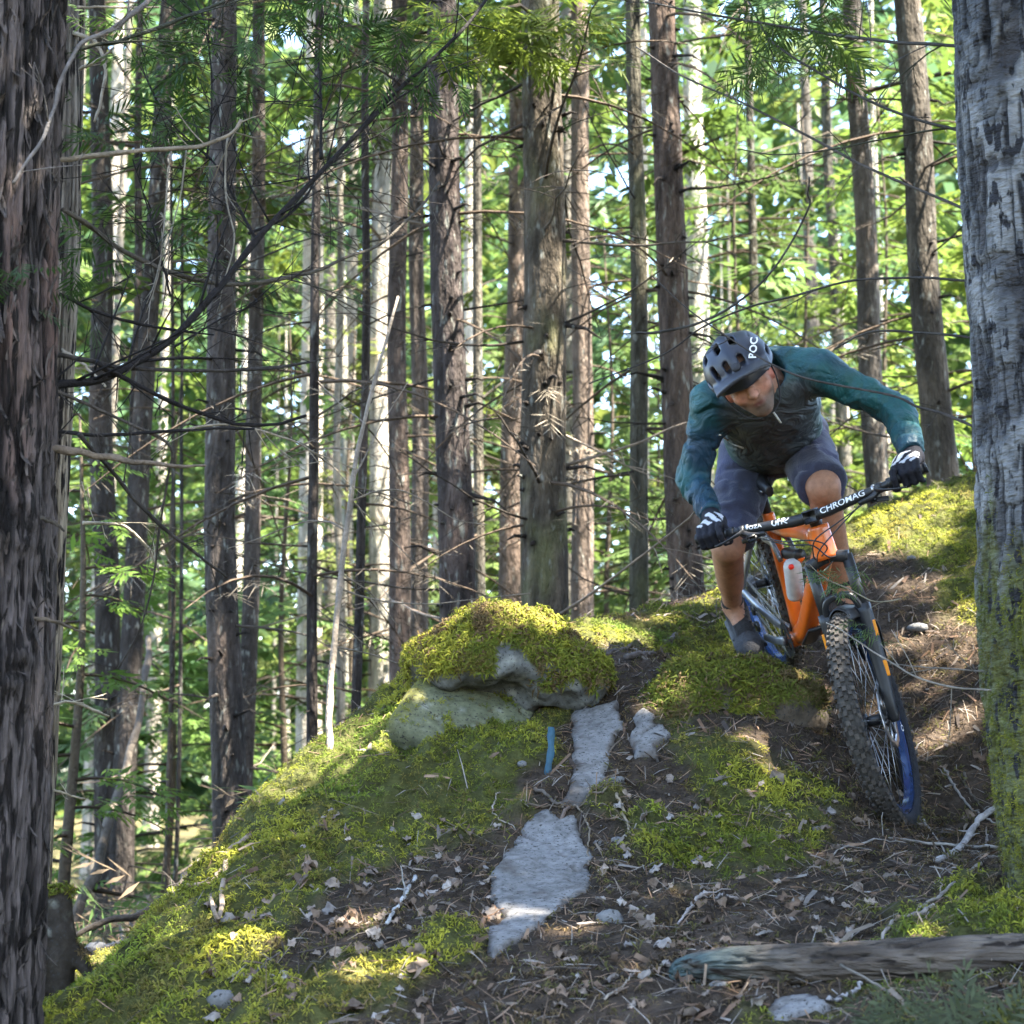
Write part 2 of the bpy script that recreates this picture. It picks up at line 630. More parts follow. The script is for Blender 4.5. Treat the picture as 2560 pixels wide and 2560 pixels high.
SLAB_FRONT = q3([(1440, 1905), (1470, 1880), (1520, 1872), (1560, 1880), (1545, 1905), (1510, 1918), (1465, 1925)])
SLAB_TINY = z3([(1060, 1590), (1110, 1570), (1150, 1590), (1120, 1615), (1070, 1620)])
SLABS = [SLAB_UP, SLAB_LOW, SLAB_SIDE, SLAB_FRONT, SLAB_TINY]


def slab_d(x, y):
    d = np.full(np.shape(x), 9.0)
    for s in SLABS:
        lo, hi = s[:, :2].min(0) - .3, s[:, :2].max(0) + .3
        m = (x > lo[0]) & (x < hi[0]) & (y > lo[1]) & (y < hi[1])
        if m.any():
            d[m] = np.minimum(d[m], poly_sd(x[m], y[m], s))
    return d


# where moss grows (+) and where bare soil and litter show (-): photo pixel (1932), radius in metres, weight
COVER = [(a * K, b * K, r, w) for a, b, r, w in [
    (950, 1170, .35, .9), (1080, 1210, .25, .7), (820, 1330, .30, .9), (700, 1400, .35, .9), (560, 1500, .35, .9), (440, 1600, .35, .9), (350, 1720, .35, .8),
    (260, 1830, .3, .8), (830, 1400, .3, 1.0), (900, 1460, .3, .9), (800, 1480, .3, .6), (700, 1560, .3, .5), (500, 1700, .3, .5), (560, 1620, .3, .4), (380, 1850, .3, .5),
    (1000, 1420, .12, .5), (640, 1820, .2, -.3), (870, 1790, .14, .5), (780, 1790, .16, .5), (1220, 1180, .2, .5), (1380, 1290, .3, 1.0), (1290, 1320, .2, .5), (1700, 960, .4, 1.1),
    (1800, 950, .4, 1.1), (1750, 1040, .3, .9), (1830, 1120, .2, .7), (1800, 1200, .2, .5), (1420, 1480, .18, .7), (1300, 1560, .25, .45), (1420, 1590, .25, .6), (1250, 1620, .2, .3), (1800, 1720, .25, .7), (1870, 1560, .2, .3),
    (1500, 1920, .3, .4), (300, 1900, .3, .6), (120, 1880, .3, .9), (450, 1900, .3, .2), (590, 1750, .3, .15),
    (1060, 1390, .14, -1.2), (1010, 1480, .1, -.9), (1180, 1300, .16, -.9), (1170, 1450, .16, -1.1), (1260, 1500, .12, -.8), (1130, 1650, .2, -.9), (1200, 1780, .35, -.7), (1050, 1850, .35, -.7), (800, 1880, .4, -.4),
    (1700, 1100, .22, -1.4), (1620, 1100, .2, -1.0), (1760, 1300, .3, -1.3), (1740, 1420, .3, -1.3), (1800, 1500, .25, -1.0), (1640, 1600, .3, -.7), (1500, 1700, .35, -.5), (1750, 1620, .25, -.7), (1350, 1850, .3, -.5),
    (1550, 1400, .15, -.9), (1450, 1400, .15, -.4), (640, 1690, .12, -.5), (900, 1640, .2, -.5), (730, 1760, .2, -.3), (470, 1600, .1, -.8), (1120, 1260, .14, -.8), (700, 1620, .25, -.5), (620, 1700, .25, -.5), (800, 1560, .15, -.4), (560, 1780, .25, -.5), (880, 1560, .12, -.5), (760, 1660, .2, -.5), (480, 1820, .2, -.4), (985, 1375, .09, -1.2), (930, 1350, .09, -.9), (880, 1350, .08, -.6), (1480, 1640, .2, .4), (1350, 1660, .2, .4), (1560, 1560, .15, .3), (650, 1880, .2, .5), (860, 1850, .15, .3), (650, 1600, .25, .5), (760, 1560, .2, .5), (560, 1700, .25, .4), (450, 1780, .25, .4)]]
COVER = np.array([[*G(a, b)[:2], r, w] for a, b, r, w in COVER])


def moss_at(x, y):
    v = 0.12 + 0.75 * fbm(x * 2.6, y * 2.6, 0, 3, 5) + .95 * fbm(x * 8, y * 8, 0, 3, 6)
    for cx, cyy, r, w in COVER:
        v = v + w * np.exp(-((x - cx) ** 2 + ((y - cyy) * .8) ** 2) / (r * r))
    v = v + np.where(y > 9.5, .4, 0)
    return v


def H(x, y, sd=None):
    """ground with lumps; flattened where rock is bare"""
    x, y = np.asarray(x, float), np.asarray(y, float)
    if sd is None: sd = slab_d(x, y)
    k = sstep(-0.01, 0.03, sd)
    near = sstep(14, 10, y)
    m = sstep(0.05, 0.5, moss_at(x, y))
    b = 0.020 * fbm(x * 5, y * 5, 0, 2, 11) + 0.016 * np.abs(fbm(x * 13, y * 13, 0, 2, 12)) * (1 - .4 * m) + m * (0.095 * (0.40 - np.abs(fbm(x * 6.0, y * 6.0, 0, 2, 13))) + .03 * (.4 - np.abs(fbm(x * 17, y * 17, 0, 1, 15))))
    b = b + 0.020 * fbm(x * 28, y * 28, 0, 2, 14)
    return H0(x, y) + b * k * (0.35 + .65 * near) + np.where(sd < .0, -0.05 * sstep(.0, -.03, sd), 0)


def axis_grid(a, b, step, lo, hi, n_out):
    core = np.arange(a, b + step / 2, step)
    t = np.linspace(0, 1, n_out + 1)[1:]
    left = a - (a - lo) * t ** 2.6
    right = b + (hi - b) * t ** 2.6
    return np.concatenate([left[::-1], core, right])


gx = axis_grid(-2.3, 2.7, 0.0215, -220, 220, 44)
gy = axis_grid(3.4, 9.4, 0.0215, -40, 420, 48)
GX, GY = np.meshgrid(gx, gy, indexing='ij')
sd_grid = slab_d(GX, GY)
GZ = H(GX, GY, sd_grid)
nx_, ny_ = GX.shape
ii, jj = np.meshgrid(np.arange(nx_ - 1), np.arange(ny_ - 1), indexing='ij')
GF = np.stack([ii * ny_ + jj, (ii + 1) * ny_ + jj, (ii + 1) * ny_ + jj + 1, ii * ny_ + jj + 1], -1).reshape(-1, 4)
gm = sstep(0.0, 0.6, moss_at(GX, GY))
lit = fbm(GX * 9, GY * 9, 0, 3, 41)
soil_c = np.array([0.046, 0.034, 0.025]) * (1 + .5 * lit[..., None])
soil_c = lerp(soil_c, np.array([0.10, 0.072, 0.054]), (sstep(.25, .7, fbm(GX * 4, GY * 4, 0, 3, 42)) * .6)[..., None])
g_col = lerp(soil_c, np.array([0.060, 0.062, 0.020]), gm[..., None])
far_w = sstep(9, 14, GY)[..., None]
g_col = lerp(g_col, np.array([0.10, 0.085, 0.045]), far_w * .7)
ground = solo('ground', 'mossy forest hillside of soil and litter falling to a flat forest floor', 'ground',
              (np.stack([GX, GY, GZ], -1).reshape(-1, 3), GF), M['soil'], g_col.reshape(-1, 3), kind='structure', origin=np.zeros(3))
del ground['category']


# ------------------------------------------------------------------ tufts of moss
def tufts(mb, pts, nor, size, col, fr=6, r=None):
    r = r or np.random.default_rng(3)
    n = len(pts)
    nor = nrm(nor)
    ref = nrm(np.stack([r.normal(size=n), r.normal(size=n), r.normal(size=n)], -1))
    t1 = nrm(np.cross(nor, ref)); t2 = np.cross(nor, t1)
    for k in range(fr):
        a = 2 * np.pi * (k / fr) + r.uniform(-.5, .5, n)
        o = t1 * np.cos(a)[:, None] + t2 * np.sin(a)[:, None]
        w = np.cross(nor, o)
        s = (size * r.uniform(.7, 1.25, n))[:, None]
        up = r.uniform(.25, .75, n)[:, None]
        b = pts - nor * .05 * s
        m = pts + (o * .50 + nor * up) * s + w * (r.normal(0, .12, n))[:, None] * s
        t = pts + (o * 1.05 + nor * (up - .10)) * s + np.array([0, 0, -.12]) * s
        ww = w * s * .095
        V = np.stack([b, m + ww, t, m - ww], 1).reshape(-1, 3)
        i = np.arange(n)[:, None] * 4
        c = np.repeat(col * r.uniform(.7, 1.25, (n, 1)), 4, 0)
        mb.add(V, np.hstack([i, i + 1, i + 2, i + 3]), c)


def moss_color(x, y, z, r):
    n = len(x)
    a = sstep(-.5, .6, fbm(x * 3, y * 3, z * 3, 3, 77) + r.normal(0, .18, n))[:, None]
    b = sstep(.0, .7, fbm(x * 6 + 9, y * 6, z * 6, 2, 78) + r.normal(0, .2, n))[:, None]
    c = lerp(np.array([0.115, 0.140, 0.020]), np.array([0.38, 0.36, 0.045]), a)
    c = lerp(c, np.array([0.17, 0.115, 0.045]), b * .75)
    g_ = sstep(.15, .6, fbm(x * 2.1 + 4, y * 2.1, z * 2.1, 2, 80))[:, None]
    c = lerp(c, c * np.array([.55, .85, .9]), g_ * .7)
    return c


r_m = np.random.default_rng(21)
NT = 158000
mx_, my_ = r_m.uniform(-2.2, 2.6, NT), r_m.uniform(3.7, 9.6, NT)
md = moss_at(mx_, my_)
sd_t = slab_d(mx_, my_)
keep = (r_m.uniform(0, 1, NT) < sstep(0.1, 0.8, md) * .66 + .26) & (sd_t > r_m.uniform(-.035, .02, NT))
ppx, ppy = project(np.stack([mx_, my_, H0(mx_, my_)], -1))
keep &= (ppx > -260) & (ppx < 2820) & (ppy < 2800)
keep &= ~((mx_ < -1.3) & (my_ > 7.8))
mx_, my_, md = mx_[keep], my_[keep], md[keep]
mz_ = H(mx_, my_)
e = .03
mn_ = nrm(np.stack([-(H0(mx_ + e, my_) - H0(mx_ - e, my_)) / (2 * e), -(H0(mx_, my_ + e) - H0(mx_, my_ - e)) / (2 * e), np.ones(len(mx_))], -1))
mn_ = nrm(np.stack([-(H(mx_ + e, my_) - H(mx_ - e, my_)) / (2 * e), -(H(mx_, my_ + e) - H(mx_, my_ - e)) / (2 * e), np.ones(len(mx_))], -1))
mn_ = nrm(mn_ + r_m.normal(0, .3, mn_.shape))
mb = MB()
mc_ = moss_color(mx_, my_, mz_, r_m)
dry = sstep(.55, .05, md + r_m.normal(0, .16, len(mx_)))[:, None]
dryc = np.array([[.095, .066, .038], [.15, .105, .052], [.050, .038, .026], [.115, .105, .036]])[r_m.integers(0, 4, len(mx_))]
mc_ = lerp(mc_, dryc, dry)
tufts(mb, np.stack([mx_, my_, mz_ - .004], -1), mn_, r_m.uniform(.011, .025, len(mx_)) * (.75 + .5 * sstep(-.4, .5, fbm(mx_ * 5, my_ * 5, 0, 2, 79))), mc_, 6, r_m)
print('moss tufts', len(mx_))
o = solo('moss', 'yellow green feathery moss carpeting the slope', None, mb, M['moss'], kind='stuff', origin=np.zeros(3), smooth=False)


# ------------------------------------------------------------------ bare granite
def slab_mesh(poly, h=.010, lift=.008, seed=0, skirt=.10, dip=None):
    lo, hi = poly[:, :2].min(0) - .03, poly[:, :2].max(0) + .03
    xs, ys = np.arange(lo[0], hi[0], h), np.arange(lo[1], hi[1], h)
    X, Y = np.meshgrid(xs, ys, indexing='ij')
    d = poly_sd(X, Y, poly) + .030 * fbm(X * 14, Y * 14, 0, 4, 60 + seed, .6)
    edge = sstep(0.008, -0.010, d)
    st_ = fbm(X * 3.2 + Y * 1.5, Y * 2.2, 0, 2, 61 + seed) * 3.2
    z = H0(X, Y) + lift * edge + .005 * (np.floor(st_) + sstep(.85, 1.0, st_ - np.floor(st_)))  - skirt * sstep(-0.004, 0.022, d)
    cr = np.abs(fbm(X * 5 + 3, Y * 5, 0, 2, 66 + seed))
    z = z - .014 * sstep(.022, .0, cr) * edge
    ins = d < .03
    id_ = -np.ones(X.shape, int)
    id_[ins] = np.arange(ins.sum())
    q = np.stack([id_[:-1, :-1], id_[1:, :-1], id_[1:, 1:], id_[:-1, 1:]], -1).reshape(-1, 4)
    q = q[(q >= 0).all(1)]
    V = np.stack([X, Y, z], -1)[ins]
    g = .5 + .5 * fbm(X * 11, Y * 11, 0, 3, 63)
    col = lerp(np.array([.125, .120, .116]), np.array([.245, .236, .23]), g[..., None])
    speck = sstep(.15, .35, fbm(X * 90, Y * 60, 0, 2, 64) + .3 * fbm(X * 8, Y * 8, 0, 2, 67))[..., None]
    col = lerp(col, np.array([.06, .055, .05]), speck * .45)
    dirt = sstep(-.014, .006, d + .02 * fbm(X * 18, Y * 18, 0, 3, 68))[..., None] + sstep(.025, .0, cr)[..., None] + .9 * sstep(.12, .5, fbm(X * 6, Y * 6, 0, 4, 65 + seed, .7))[..., None]
    col = lerp(col, np.array([.075, .06, .048]), np.clip(dirt, 0, 1) * .85)
    return (V, q), col[ins]


for nm, poly, lab, sdd in [
        ('granite_slab', SLAB_UP, 'upper bare grey granite slab crossed by thin roots, below the mossy boulder', 1),
        ('granite_slab', SLAB_LOW, 'long lower bare granite slab, the largest patch of exposed grey rock', 2),
        ('granite_slab', SLAB_SIDE, 'small notched granite patch in dark soil right of the upper slab', 3),
        ('granite_slab', SLAB_FRONT, 'low granite patch just under the fallen log', 4),
        ('granite_slab', SLAB_TINY, 'tiny granite chip beside the large lower slab', 5)]:
    geo, col = slab_mesh(poly, seed=sdd)
    solo(nm, lab, 'rock', geo, M['granite'], col, group='bare granite on the slope')


# ------------------------------------------------------------------ boulder with its coat of moss
def mossy_rock(name, label, center, fn, lo, hi, h, moss_test, n_t, size, rock_col, seed, tint=None):
    V, F = surface_nets(fn, lo, hi, h)
    N = vnormals(V, F)
    t = thing(name, label, 'rock', center)
    mt = moss_test(V, N)
    g = .5 + .5 * fbm(V[:, 0] * 50, V[:, 1] * 50, V[:, 2] * 50, 2, seed)
    col = lerp(np.array(rock_col) * .45, np.array(rock_col) * 1.25, g[:, None])
    col = lerp(col, np.array([.35, .35, .30]), sstep(.3, .6, fbm(V[:, 0] * 25, V[:, 1] * 25, V[:, 2] * 25, 2, seed + 1))[:, None] * .5)
    col = lerp(col, np.array([.12, .115, .03]), sstep(.2, .8, mt)[:, None])
    part(t, 'stone', (V, F), M['granite'], col)
    r = np.random.default_rng(seed)
    pr = np.clip(mt, 0, 1)
    a = np.linalg.norm(np.cross(V[F[:, 1]] - V[F[:, 0]], V[F[:, 3]] - V[F[:, 0]]), axis=1) * pr[F[:, 0]]
    k = r.choice(len(F), n_t, p=a / a.sum())
    u, v = r.uniform(0, 1, (2, n_t, 1))
    pts = V[F[k, 0]] * (1 - u) * (1 - v) + V[F[k, 1]] * u * (1 - v) + V[F[k, 2]] * u * v + V[F[k, 3]] * (1 - u) * v
    nn = nrm(N[F[k, 0]] + r.normal(0, .25, (n_t, 3)))
    m = MB()
    c = moss_color(pts[:, 0], pts[:, 1], pts[:, 2], r)
    if tint is not None: c = c * np.array(tint)
    br = (r.uniform(0, 1, n_t) < .18) | (fbm(pts[:, 0] * 11, pts[:, 1] * 11, pts[:, 2] * 11, 2, seed + 3) > .38)
    c[br] = np.array([.15, .105, .05]) * r.uniform(.5, 1.3, (int(br.sum()), 1))
    tufts(m, pts, nn, r.uniform(*size, n_t) * r.choice([.6, .85, 1.1], n_t), c, 6, r)
    part(t, 'moss_cover', m, M['moss'], kind='stuff', smooth=False)
    return t


I3 = np.eye(3)
bc = P(1268, 1636, 6.80)
def boulder(p):
    q = p - bc.astype(np.float32)
    d = sd_ell(p, bc + [-.01, .04, -.02], rot_axis([0, 1, 0], .10), [.255, .25, .18])
    d = smin(d, sd_ell(p, bc + [.035, -.06, -.075], rot_axis([0, 1, 0], .55), [.14, .15, .12]), .07)
    d = smin(d, sd_ell(p, bc + [.17, .06, -.08], I3, [.17, .22, .12]), .08)
    d = smin(d, sd_ell(p, bc + [-.19, .05, -.07], rot_axis([0, 1, 0], -.6), [.16, .2, .09]), .08)
    gap = sd_ell(p, bc + [-.13, -.20, -.165], rot_axis([0, 1, 0], .20), [.20, .19, .060])
    d = smax(d, -gap, .03)
    return d + .055 * fbm(p[..., 0] * 7, p[..., 1] * 7, p[..., 2] * 7, 3, 90) - .020 * np.abs(fbm(p[..., 0] * 18, p[..., 1] * 18, p[..., 2] * 18, 2, 91))
def boulder_moss(V, N):
    q = V - bc
    m = sstep(-.45, .0, N[:, 2] + .35 * fbm(V[:, 0] * 9, V[:, 1] * 9, V[:, 2] * 9, 2, 92))
    face = np.exp(-((q[:, 0] - .02 - .35 * (-q[:, 2] - .05)) / .075) ** 2 - ((q[:, 2] + .09) / .11) ** 2) * (q[:, 1] < .02)
    face = face + .25 * fbm(V[:, 0] * 14, V[:, 1] * 14, V[:, 2] * 14, 2, 94)
    return m * (1 - sstep(.30, .55, face)) * (1 - .95 * np.exp(-((q[:, 0] - .055) / .06) ** 2 - ((q[:, 2] + .15) / .05) ** 2))
mossy_rock('mossy_boulder', 'rounded granite boulder capped with thick yellow moss, overhanging a dark gap', bc - [0, 0, .15], boulder,
           bc - [.55, .4, .32], bc + [.55, .4, .32], .012, boulder_moss, 6400, (.016, .032), (.14, .14, .13), 93)

sc_ = P(1165, 1785, 6.68)
sx = nrm(np.array([.80, -.10, -.35])); sn = nrm(np.cross(sx, nrm(np.array([.2, 1.0, .75])))); sn = sn if sn[2] > 0 else -sn
sy_ = np.cross(sn, sx)
def flat_stone(p):
    d = sd_box(p, sc_ - sn * .05, np.array([sx, sy_, sn]), [.20, .24, .08], .04)
    return d + .02 * fbm(p[..., 0] * 6, p[..., 1] * 6, p[..., 2] * 6, 3, 95)
mossy_rock('tilted_stone', 'smooth tilted stone stained green under the boulder', sc_ - [0, 0, .12], flat_stone, sc_ - [.36, .36, .30], sc_ + [.36, .36, .30], .012,
           lambda V, N: .28 * sstep(0, .8, N[:, 2]) + sstep(.1, .25, (V - sc_) @ -sx) * .8, 260, (.010, .018), (.16, .165, .10), 96)

hc = P(1850, 1752, 6.70)
def hummock(p):
    d = sd_ell(p, hc + [-.05, .06, -.02], rot_axis([0, 1, 0], .05), [.24, .19, .155])
    d = smin(d, sd_ell(p, hc + [.13, .03, -.03], I3, [.14, .15, .13]), .1)
    d = smin(d, sd_ell(p, hc + [-.22, .05, -.09], I3, [.15, .16, .08]), .1)
    return d + .06 * fbm(p[..., 0] * 7, p[..., 1] * 7, p[..., 2] * 7, 3, 98)
def hum_moss(V, N):
    q = V - hc
    return sstep(-.35, .2, N[:, 2] + .25 * fbm(V[:, 0] * 8, V[:, 1] * 8, V[:, 2] * 8, 2, 99)) * (1 - .9 * sstep(.12, .22, q[:, 0]) * sstep(.05, -.05, q[:, 2])) * (1 - .85 * sstep(-.06, -.15, q[:, 2]))
mossy_rock('moss_hummock', 'moss hummock with dark hollow beneath, under the rider\'s foot', hc - [0, 0, .15], hummock, hc - [.55, .36, .3], hc + [.45, .36, .3], .013,
           hum_moss, 3600, (.016, .032), (.10, .08, .06), 100, tint=(.8, .8, .9))
# ================================================================== TREES
S3 = np.array(SUN_DIR)
# spots kept sunny by cutting leaflets out of the crowns: (photo 1932 px, depth or None = on the ground, radius)
LIT = []
for a, b, Y, rr in [(1120, 1205, None, .19), (1070, 1190, None, .12), (890, 1175, 6.72, .10), (830, 1225, 6.70, .09), (545, 1468, None, .22), (485, 1515, None, .20), (600, 1425, None, .14), (660, 1380, None, .10), (620, 1440, None, .08),
                    (1545, 1310, 6.7, .07), (1420, 1475, None, .10), (150, 1838, None, .22), (90, 1500, 6.4, .28), (85, 1680, 6.4, .2), (437, 1425, 9.7, .16), (1035, 725, 8.7, .13),
                    (855, 395, 9.2, .16), (1700, 960, None, .12), (1790, 950, None, .12), (1740, 1030, None, .09), (1770, 1395, None, .06), (1450, 655, 6.55, .04), (1640, 1000, None, .08), (420, 1570, None, .1),
                    (1240, 1185, None, .08), (1320, 1140, None, .1), (985, 1330, 6.8, .04), (700, 1420, None, .06)]:
    LIT.append((G(a * K, b * K) if Y is None else Q(a, b, Y), rr))
_rl = np.random.default_rng(12)
for _ in range(34):      # small flecks scattered over the slope
    _a, _b = _rl.uniform(330, 1880), _rl.uniform(1180, 1900)
    if _b > 1460 - .42 * (_a - 550) or _a > 900:
        LIT.append((G(_a * K, _b * K), _rl.uniform(.015, .06)))
for a, b, Y, rr in [(930, 1165, 6.72, .13), (1000, 1155, 6.75, .11), (870, 1215, 6.65, .08), (520, 1490, 6.6, .2), (440, 1560, 6.3, .12), (1660, 1010, None, .16), (1780, 960, None, .18), (1500, 1250, 6.6, .08), (1250, 1330, None, .07), (1600, 640, 6.6, .05)] + [(720, 650, 16.8, .5), (720, 900, 16.8, .5), (720, 1120, 16.8, .5), (1308, 150, 17.8, .6), (1314, 420, 17.8, .6), (1320, 650, 17.8, .5), (650, 1150, 18.8, .3), (1100, 1000, 12.8, .2), (790, 1000, 13.3, .25)]:
    LIT.append((Q(a, b, Y) if Y else G(a * K, b * K), rr))


def unlit(o):
    """mask of foliage points that do not stand between the sun and a sunlit spot"""
    k = np.ones(len(o), bool)
    for c, rr in LIT:
        d = o - c
        t = d @ S3
        k &= ~((t > .5) & (np.linalg.norm(d - t[:, None] * S3, axis=1) < rr + .03))
    return k


def sprays(mb, o, d, up, L, nl, wl, col, r, fill=1.0, tip=.5, gap=False):
    """flat conifer sprays: nl leaflets on alternating sides of each axis; every leaflet is one diamond"""
    n = len(o)
    if not n: return
    d = nrm(d)
    s = nrm(np.cross(d, up))
    u = np.cross(s, d)
    L = np.broadcast_to(np.asarray(L, float), (n,))
    i4 = np.arange(n)[:, None] * 4
    for k in range(nl):
        t = (k + .5) / nl
        side = 1 if k % 2 else -1
        ang = np.radians(62 - 34 * t) * side if k < nl - 1 else 0.0
        b = o + d * (L * t * .92)[:, None]
        sag = r.normal(0, .16, (n, 1))
        dd = nrm(d * math.cos(ang) + s * math.sin(ang) + u * sag - np.array([0, 0, .22]))
        ll = (L * (.62 - tip * .62 * t) * r.uniform(.7, 1.2, n))[:, None]
        w = nrm(np.cross(dd, u)) * (wl * L)[:, None] * (1 if k < nl - 1 else .7)
        V = np.stack([b, b + dd * ll * .45 + w, b + dd * ll, b + dd * ll * .45 - w], 1).reshape(-1, 3)
        c = np.repeat(col * r.uniform(.8, 1.2, (n, 1)), 4, 0)
        Fq = np.hstack([i4, i4 + 1, i4 + 2, i4 + 3])
        if gap: Fq = Fq[unlit(b + dd * ll * .5)]
        mb.add(V, Fq, c)


def boughs(mb, starts, az, drop, length, r, col, nspray, sL, nl, wl, wood=(.07, .05, .035), wr=.012, gap=True, curve=.35):
    """foliage boughs growing out of points; adds wood and sprays to mb"""
    O, D, C, SL = [], [], [], []
    for p, a, dr, L in zip(starts, az, drop, length):
        h = np.array([math.cos(a), math.sin(a), 0])
        t = np.linspace(0, 1, 7)[:, None]
        path = p + h * L * t + np.array([0, 0, 1]) * (math.tan(dr) * L * t - curve * L * t * t)
        if wr:
            V, F = tube(path, np.linspace(wr * (.5 + L * .4), .003, 7), 4, cap=False)
            mb.add(V, F, wood)
        k = max(3, int(nspray * L))
        tt = r.uniform(.15, 1.0, k)
        pos = p + h * L * tt[:, None] + np.array([0, 0, 1]) * (math.tan(dr) * L * tt - curve * L * tt * tt)[:, None]
        slope = math.tan(dr) - 2 * curve * tt
        fw = nrm(np.stack([np.full(k, h[0]), np.full(k, h[1]), slope], -1))
        sd = np.array([-h[1], h[0], 0]) * r.choice([-1, 1], k)[:, None]
        w = r.uniform(.25, 1.3, k)[:, None]
        O.append(pos + r.normal(0, .03, (k, 3)))
        D.append(fw + sd * w + r.normal(0, .12, (k, 3)))
        SL.append(sL * r.uniform(.6, 1.25, k) * (1.1 - .4 * tt))
        C.append(np.repeat((col * r.uniform(.7, 1.3))[None], k, 0))
    O, D, SL, C = np.vstack(O), np.vstack(D), np.concatenate(SL), np.vstack(C)
    up = nrm(np.array([0, 0, 1.0]) + r.normal(0, .25, O.shape))
    sprays(mb, O, D, up, SL, nl, wl, C, r, gap=gap)


GREENS = np.array([[.070, .110, .022], [.100, .130, .022], [.055, .095, .030], [.130, .150, .028], [.045, .085, .032], [.085, .120, .020]])


def bark_rings(path, rad, seg, amp, seed, flare=0.0, fz=2.2, fa=3.0, ridged=False, dense=False):
    """trunk surface displaced like bark; returns V, F and the displacement"""
    n = len(path)
    a = np.linspace(0, 2 * np.pi, seg, endpoint=False)[None]
    if dense:     # three quarters of the columns on the half that faces the path
        k = int(seg * .78)
        a = np.concatenate([np.linspace(-np.pi - .15, .35, k, endpoint=False), np.linspace(.35, np.pi - .15, seg - k, endpoint=False)])[None]
    z = path[:, 2][:, None]
    rad = np.asarray(rad)[:, None]
    ca, sa = np.cos(a), np.sin(a)
    if ridged:
        wob = .35 * fbm(ca * 1.5 + seed, sa * 1.5, z * 1.1, 2, seed)
        n1 = np.abs(fbm((ca + .12 * wob) * fa + seed, (sa + .12 * wob) * fa, z * fz, 2, seed + 1))
        n2 = np.abs(fbm((ca + .06 * wob) * fa * 2.6 + seed, (sa + .06 * wob) * fa * 2.6, z * fz * 2.2, 2, seed + 2))
        d = 1.5 * sstep(.0, .26, n1) + .7 * sstep(.0, .22, n2) - 1.4 + .35 * fbm(ca * fa * 6, sa * fa * 6 + seed, z * fz * 6, 2, seed + 4)
    else:
        d = fbm(ca * fa + seed, sa * fa, z * fz, 3, seed) + .5 * fbm(ca * fa * 3, sa * fa * 3 + seed, z * fz * 5, 2, seed + 3)
    R = rad * (1 + .05 * fbm(ca * 1.1, sa * 1.1 + seed, z * .5, 2, seed + 5)) + amp * d
    if flare:
        t = np.clip((z - z.min()) / (rad[0, 0] * 3.0), 0, 1)
        lobes = .6 + .4 * np.sin(a * 4 + seed)
        R = R + rad * flare * (1 - t) ** 2 * lobes
    X = path[:, 0][:, None] + R * ca
    Y = path[:, 1][:, None] + R * sa
    Z = np.repeat(z, seg, 1)
    V = np.stack([X, Y, Z], -1).reshape(-1, 3)
    i, j = np.meshgrid(np.arange(n - 1), np.arange(seg), indexing='ij')
    j2 = (j + 1) % seg
    F = np.stack([i * seg + j, i * seg + j2, (i + 1) * seg + j2, (i + 1) * seg + j], -1).reshape(-1, 4)
    return V, F, d.reshape(-1)


def trunk_path(pix, Y, top, n, base_z=None, fine_to=None):
    """trunk axis through overview pixels at depth Y, carried on down to the ground and up to height top"""
    p = np.array([Q(a, b, Y) for a, b in pix])
    p = p[np.argsort(p[:, 2])]
    gz = base_z if base_z is not None else float(H0(p[0, 0], Y)) - .12
    z = np.linspace(gz, top, n) if fine_to is None else np.concatenate([np.linspace(gz, fine_to, n), np.linspace(fine_to, top, 14)[1:]])
    sl0 = (p[1, 0] - p[0, 0]) / (p[1, 2] - p[0, 2])
    sl1 = (p[-1, 0] - p[-2, 0]) / (p[-1, 2] - p[-2, 2])
    x = np.interp(z, p[:, 2], p[:, 0])
    x = np.where(z < p[0, 2], p[0, 0] + (z - p[0, 2]) * np.clip(sl0, -.12, .12), x)
    x = np.where(z > p[-1, 2], p[-1, 0] + (z - p[-1, 2]) * np.clip(sl1, -.08, .08), x)
    if len(p) > 2:
        k = np.ones(7) / 7
        xs = np.convolve(np.pad(x, 3, mode='edge'), k, 'valid')
        x[4:-4] = xs[4:-4]
    return np.stack([x, np.full(len(z), Y), z], -1)


def dead_branch(r, p, az, L, rad, rise=.1, bend=.3, twigs=5):
    h = np.array([math.cos(az), math.sin(az), 0])
    t = np.linspace(0, 1, 8)[:, None]
    side = np.array([-h[1], h[0], 0])
    path = p + h * L * t + np.array([0, 0, 1.]) * L * (rise * t + bend * t * t) + side * L * r.normal(0, .12) * t * t
    path = path + r.normal(0, .012 * L, path.shape) * t
    mb = MB()
    c = np.array([.055, .044, .035]) * r.choice([.5, .8, 1.2, 3.0, 4.5], p=[.3, .3, .2, .1, .1])  # palest picks imitate branches caught by the sun
    V, F = tube(path, np.linspace(rad, rad * .25, 8), 5)
    mb.add(V, F, c)
    for _ in range(twigs):
        k = r.integers(2, 7)
        d2 = nrm(h + side * r.choice([-1, 1]) * r.uniform(.5, 1.2) + np.array([0, 0, r.normal(0, .5)]))
        l2 = L * r.uniform(.15, .4)
        q = path[k] + d2 * l2 * np.linspace(0, 1, 4)[:, None] + np.array([0, 0, -.15]) * l2 * np.linspace(0, 1, 4)[:, None] ** 2
        V, F = tube(q, np.linspace(rad * .35, rad * .15, 4), 4)
        mb.add(V, F, c)
    return mb


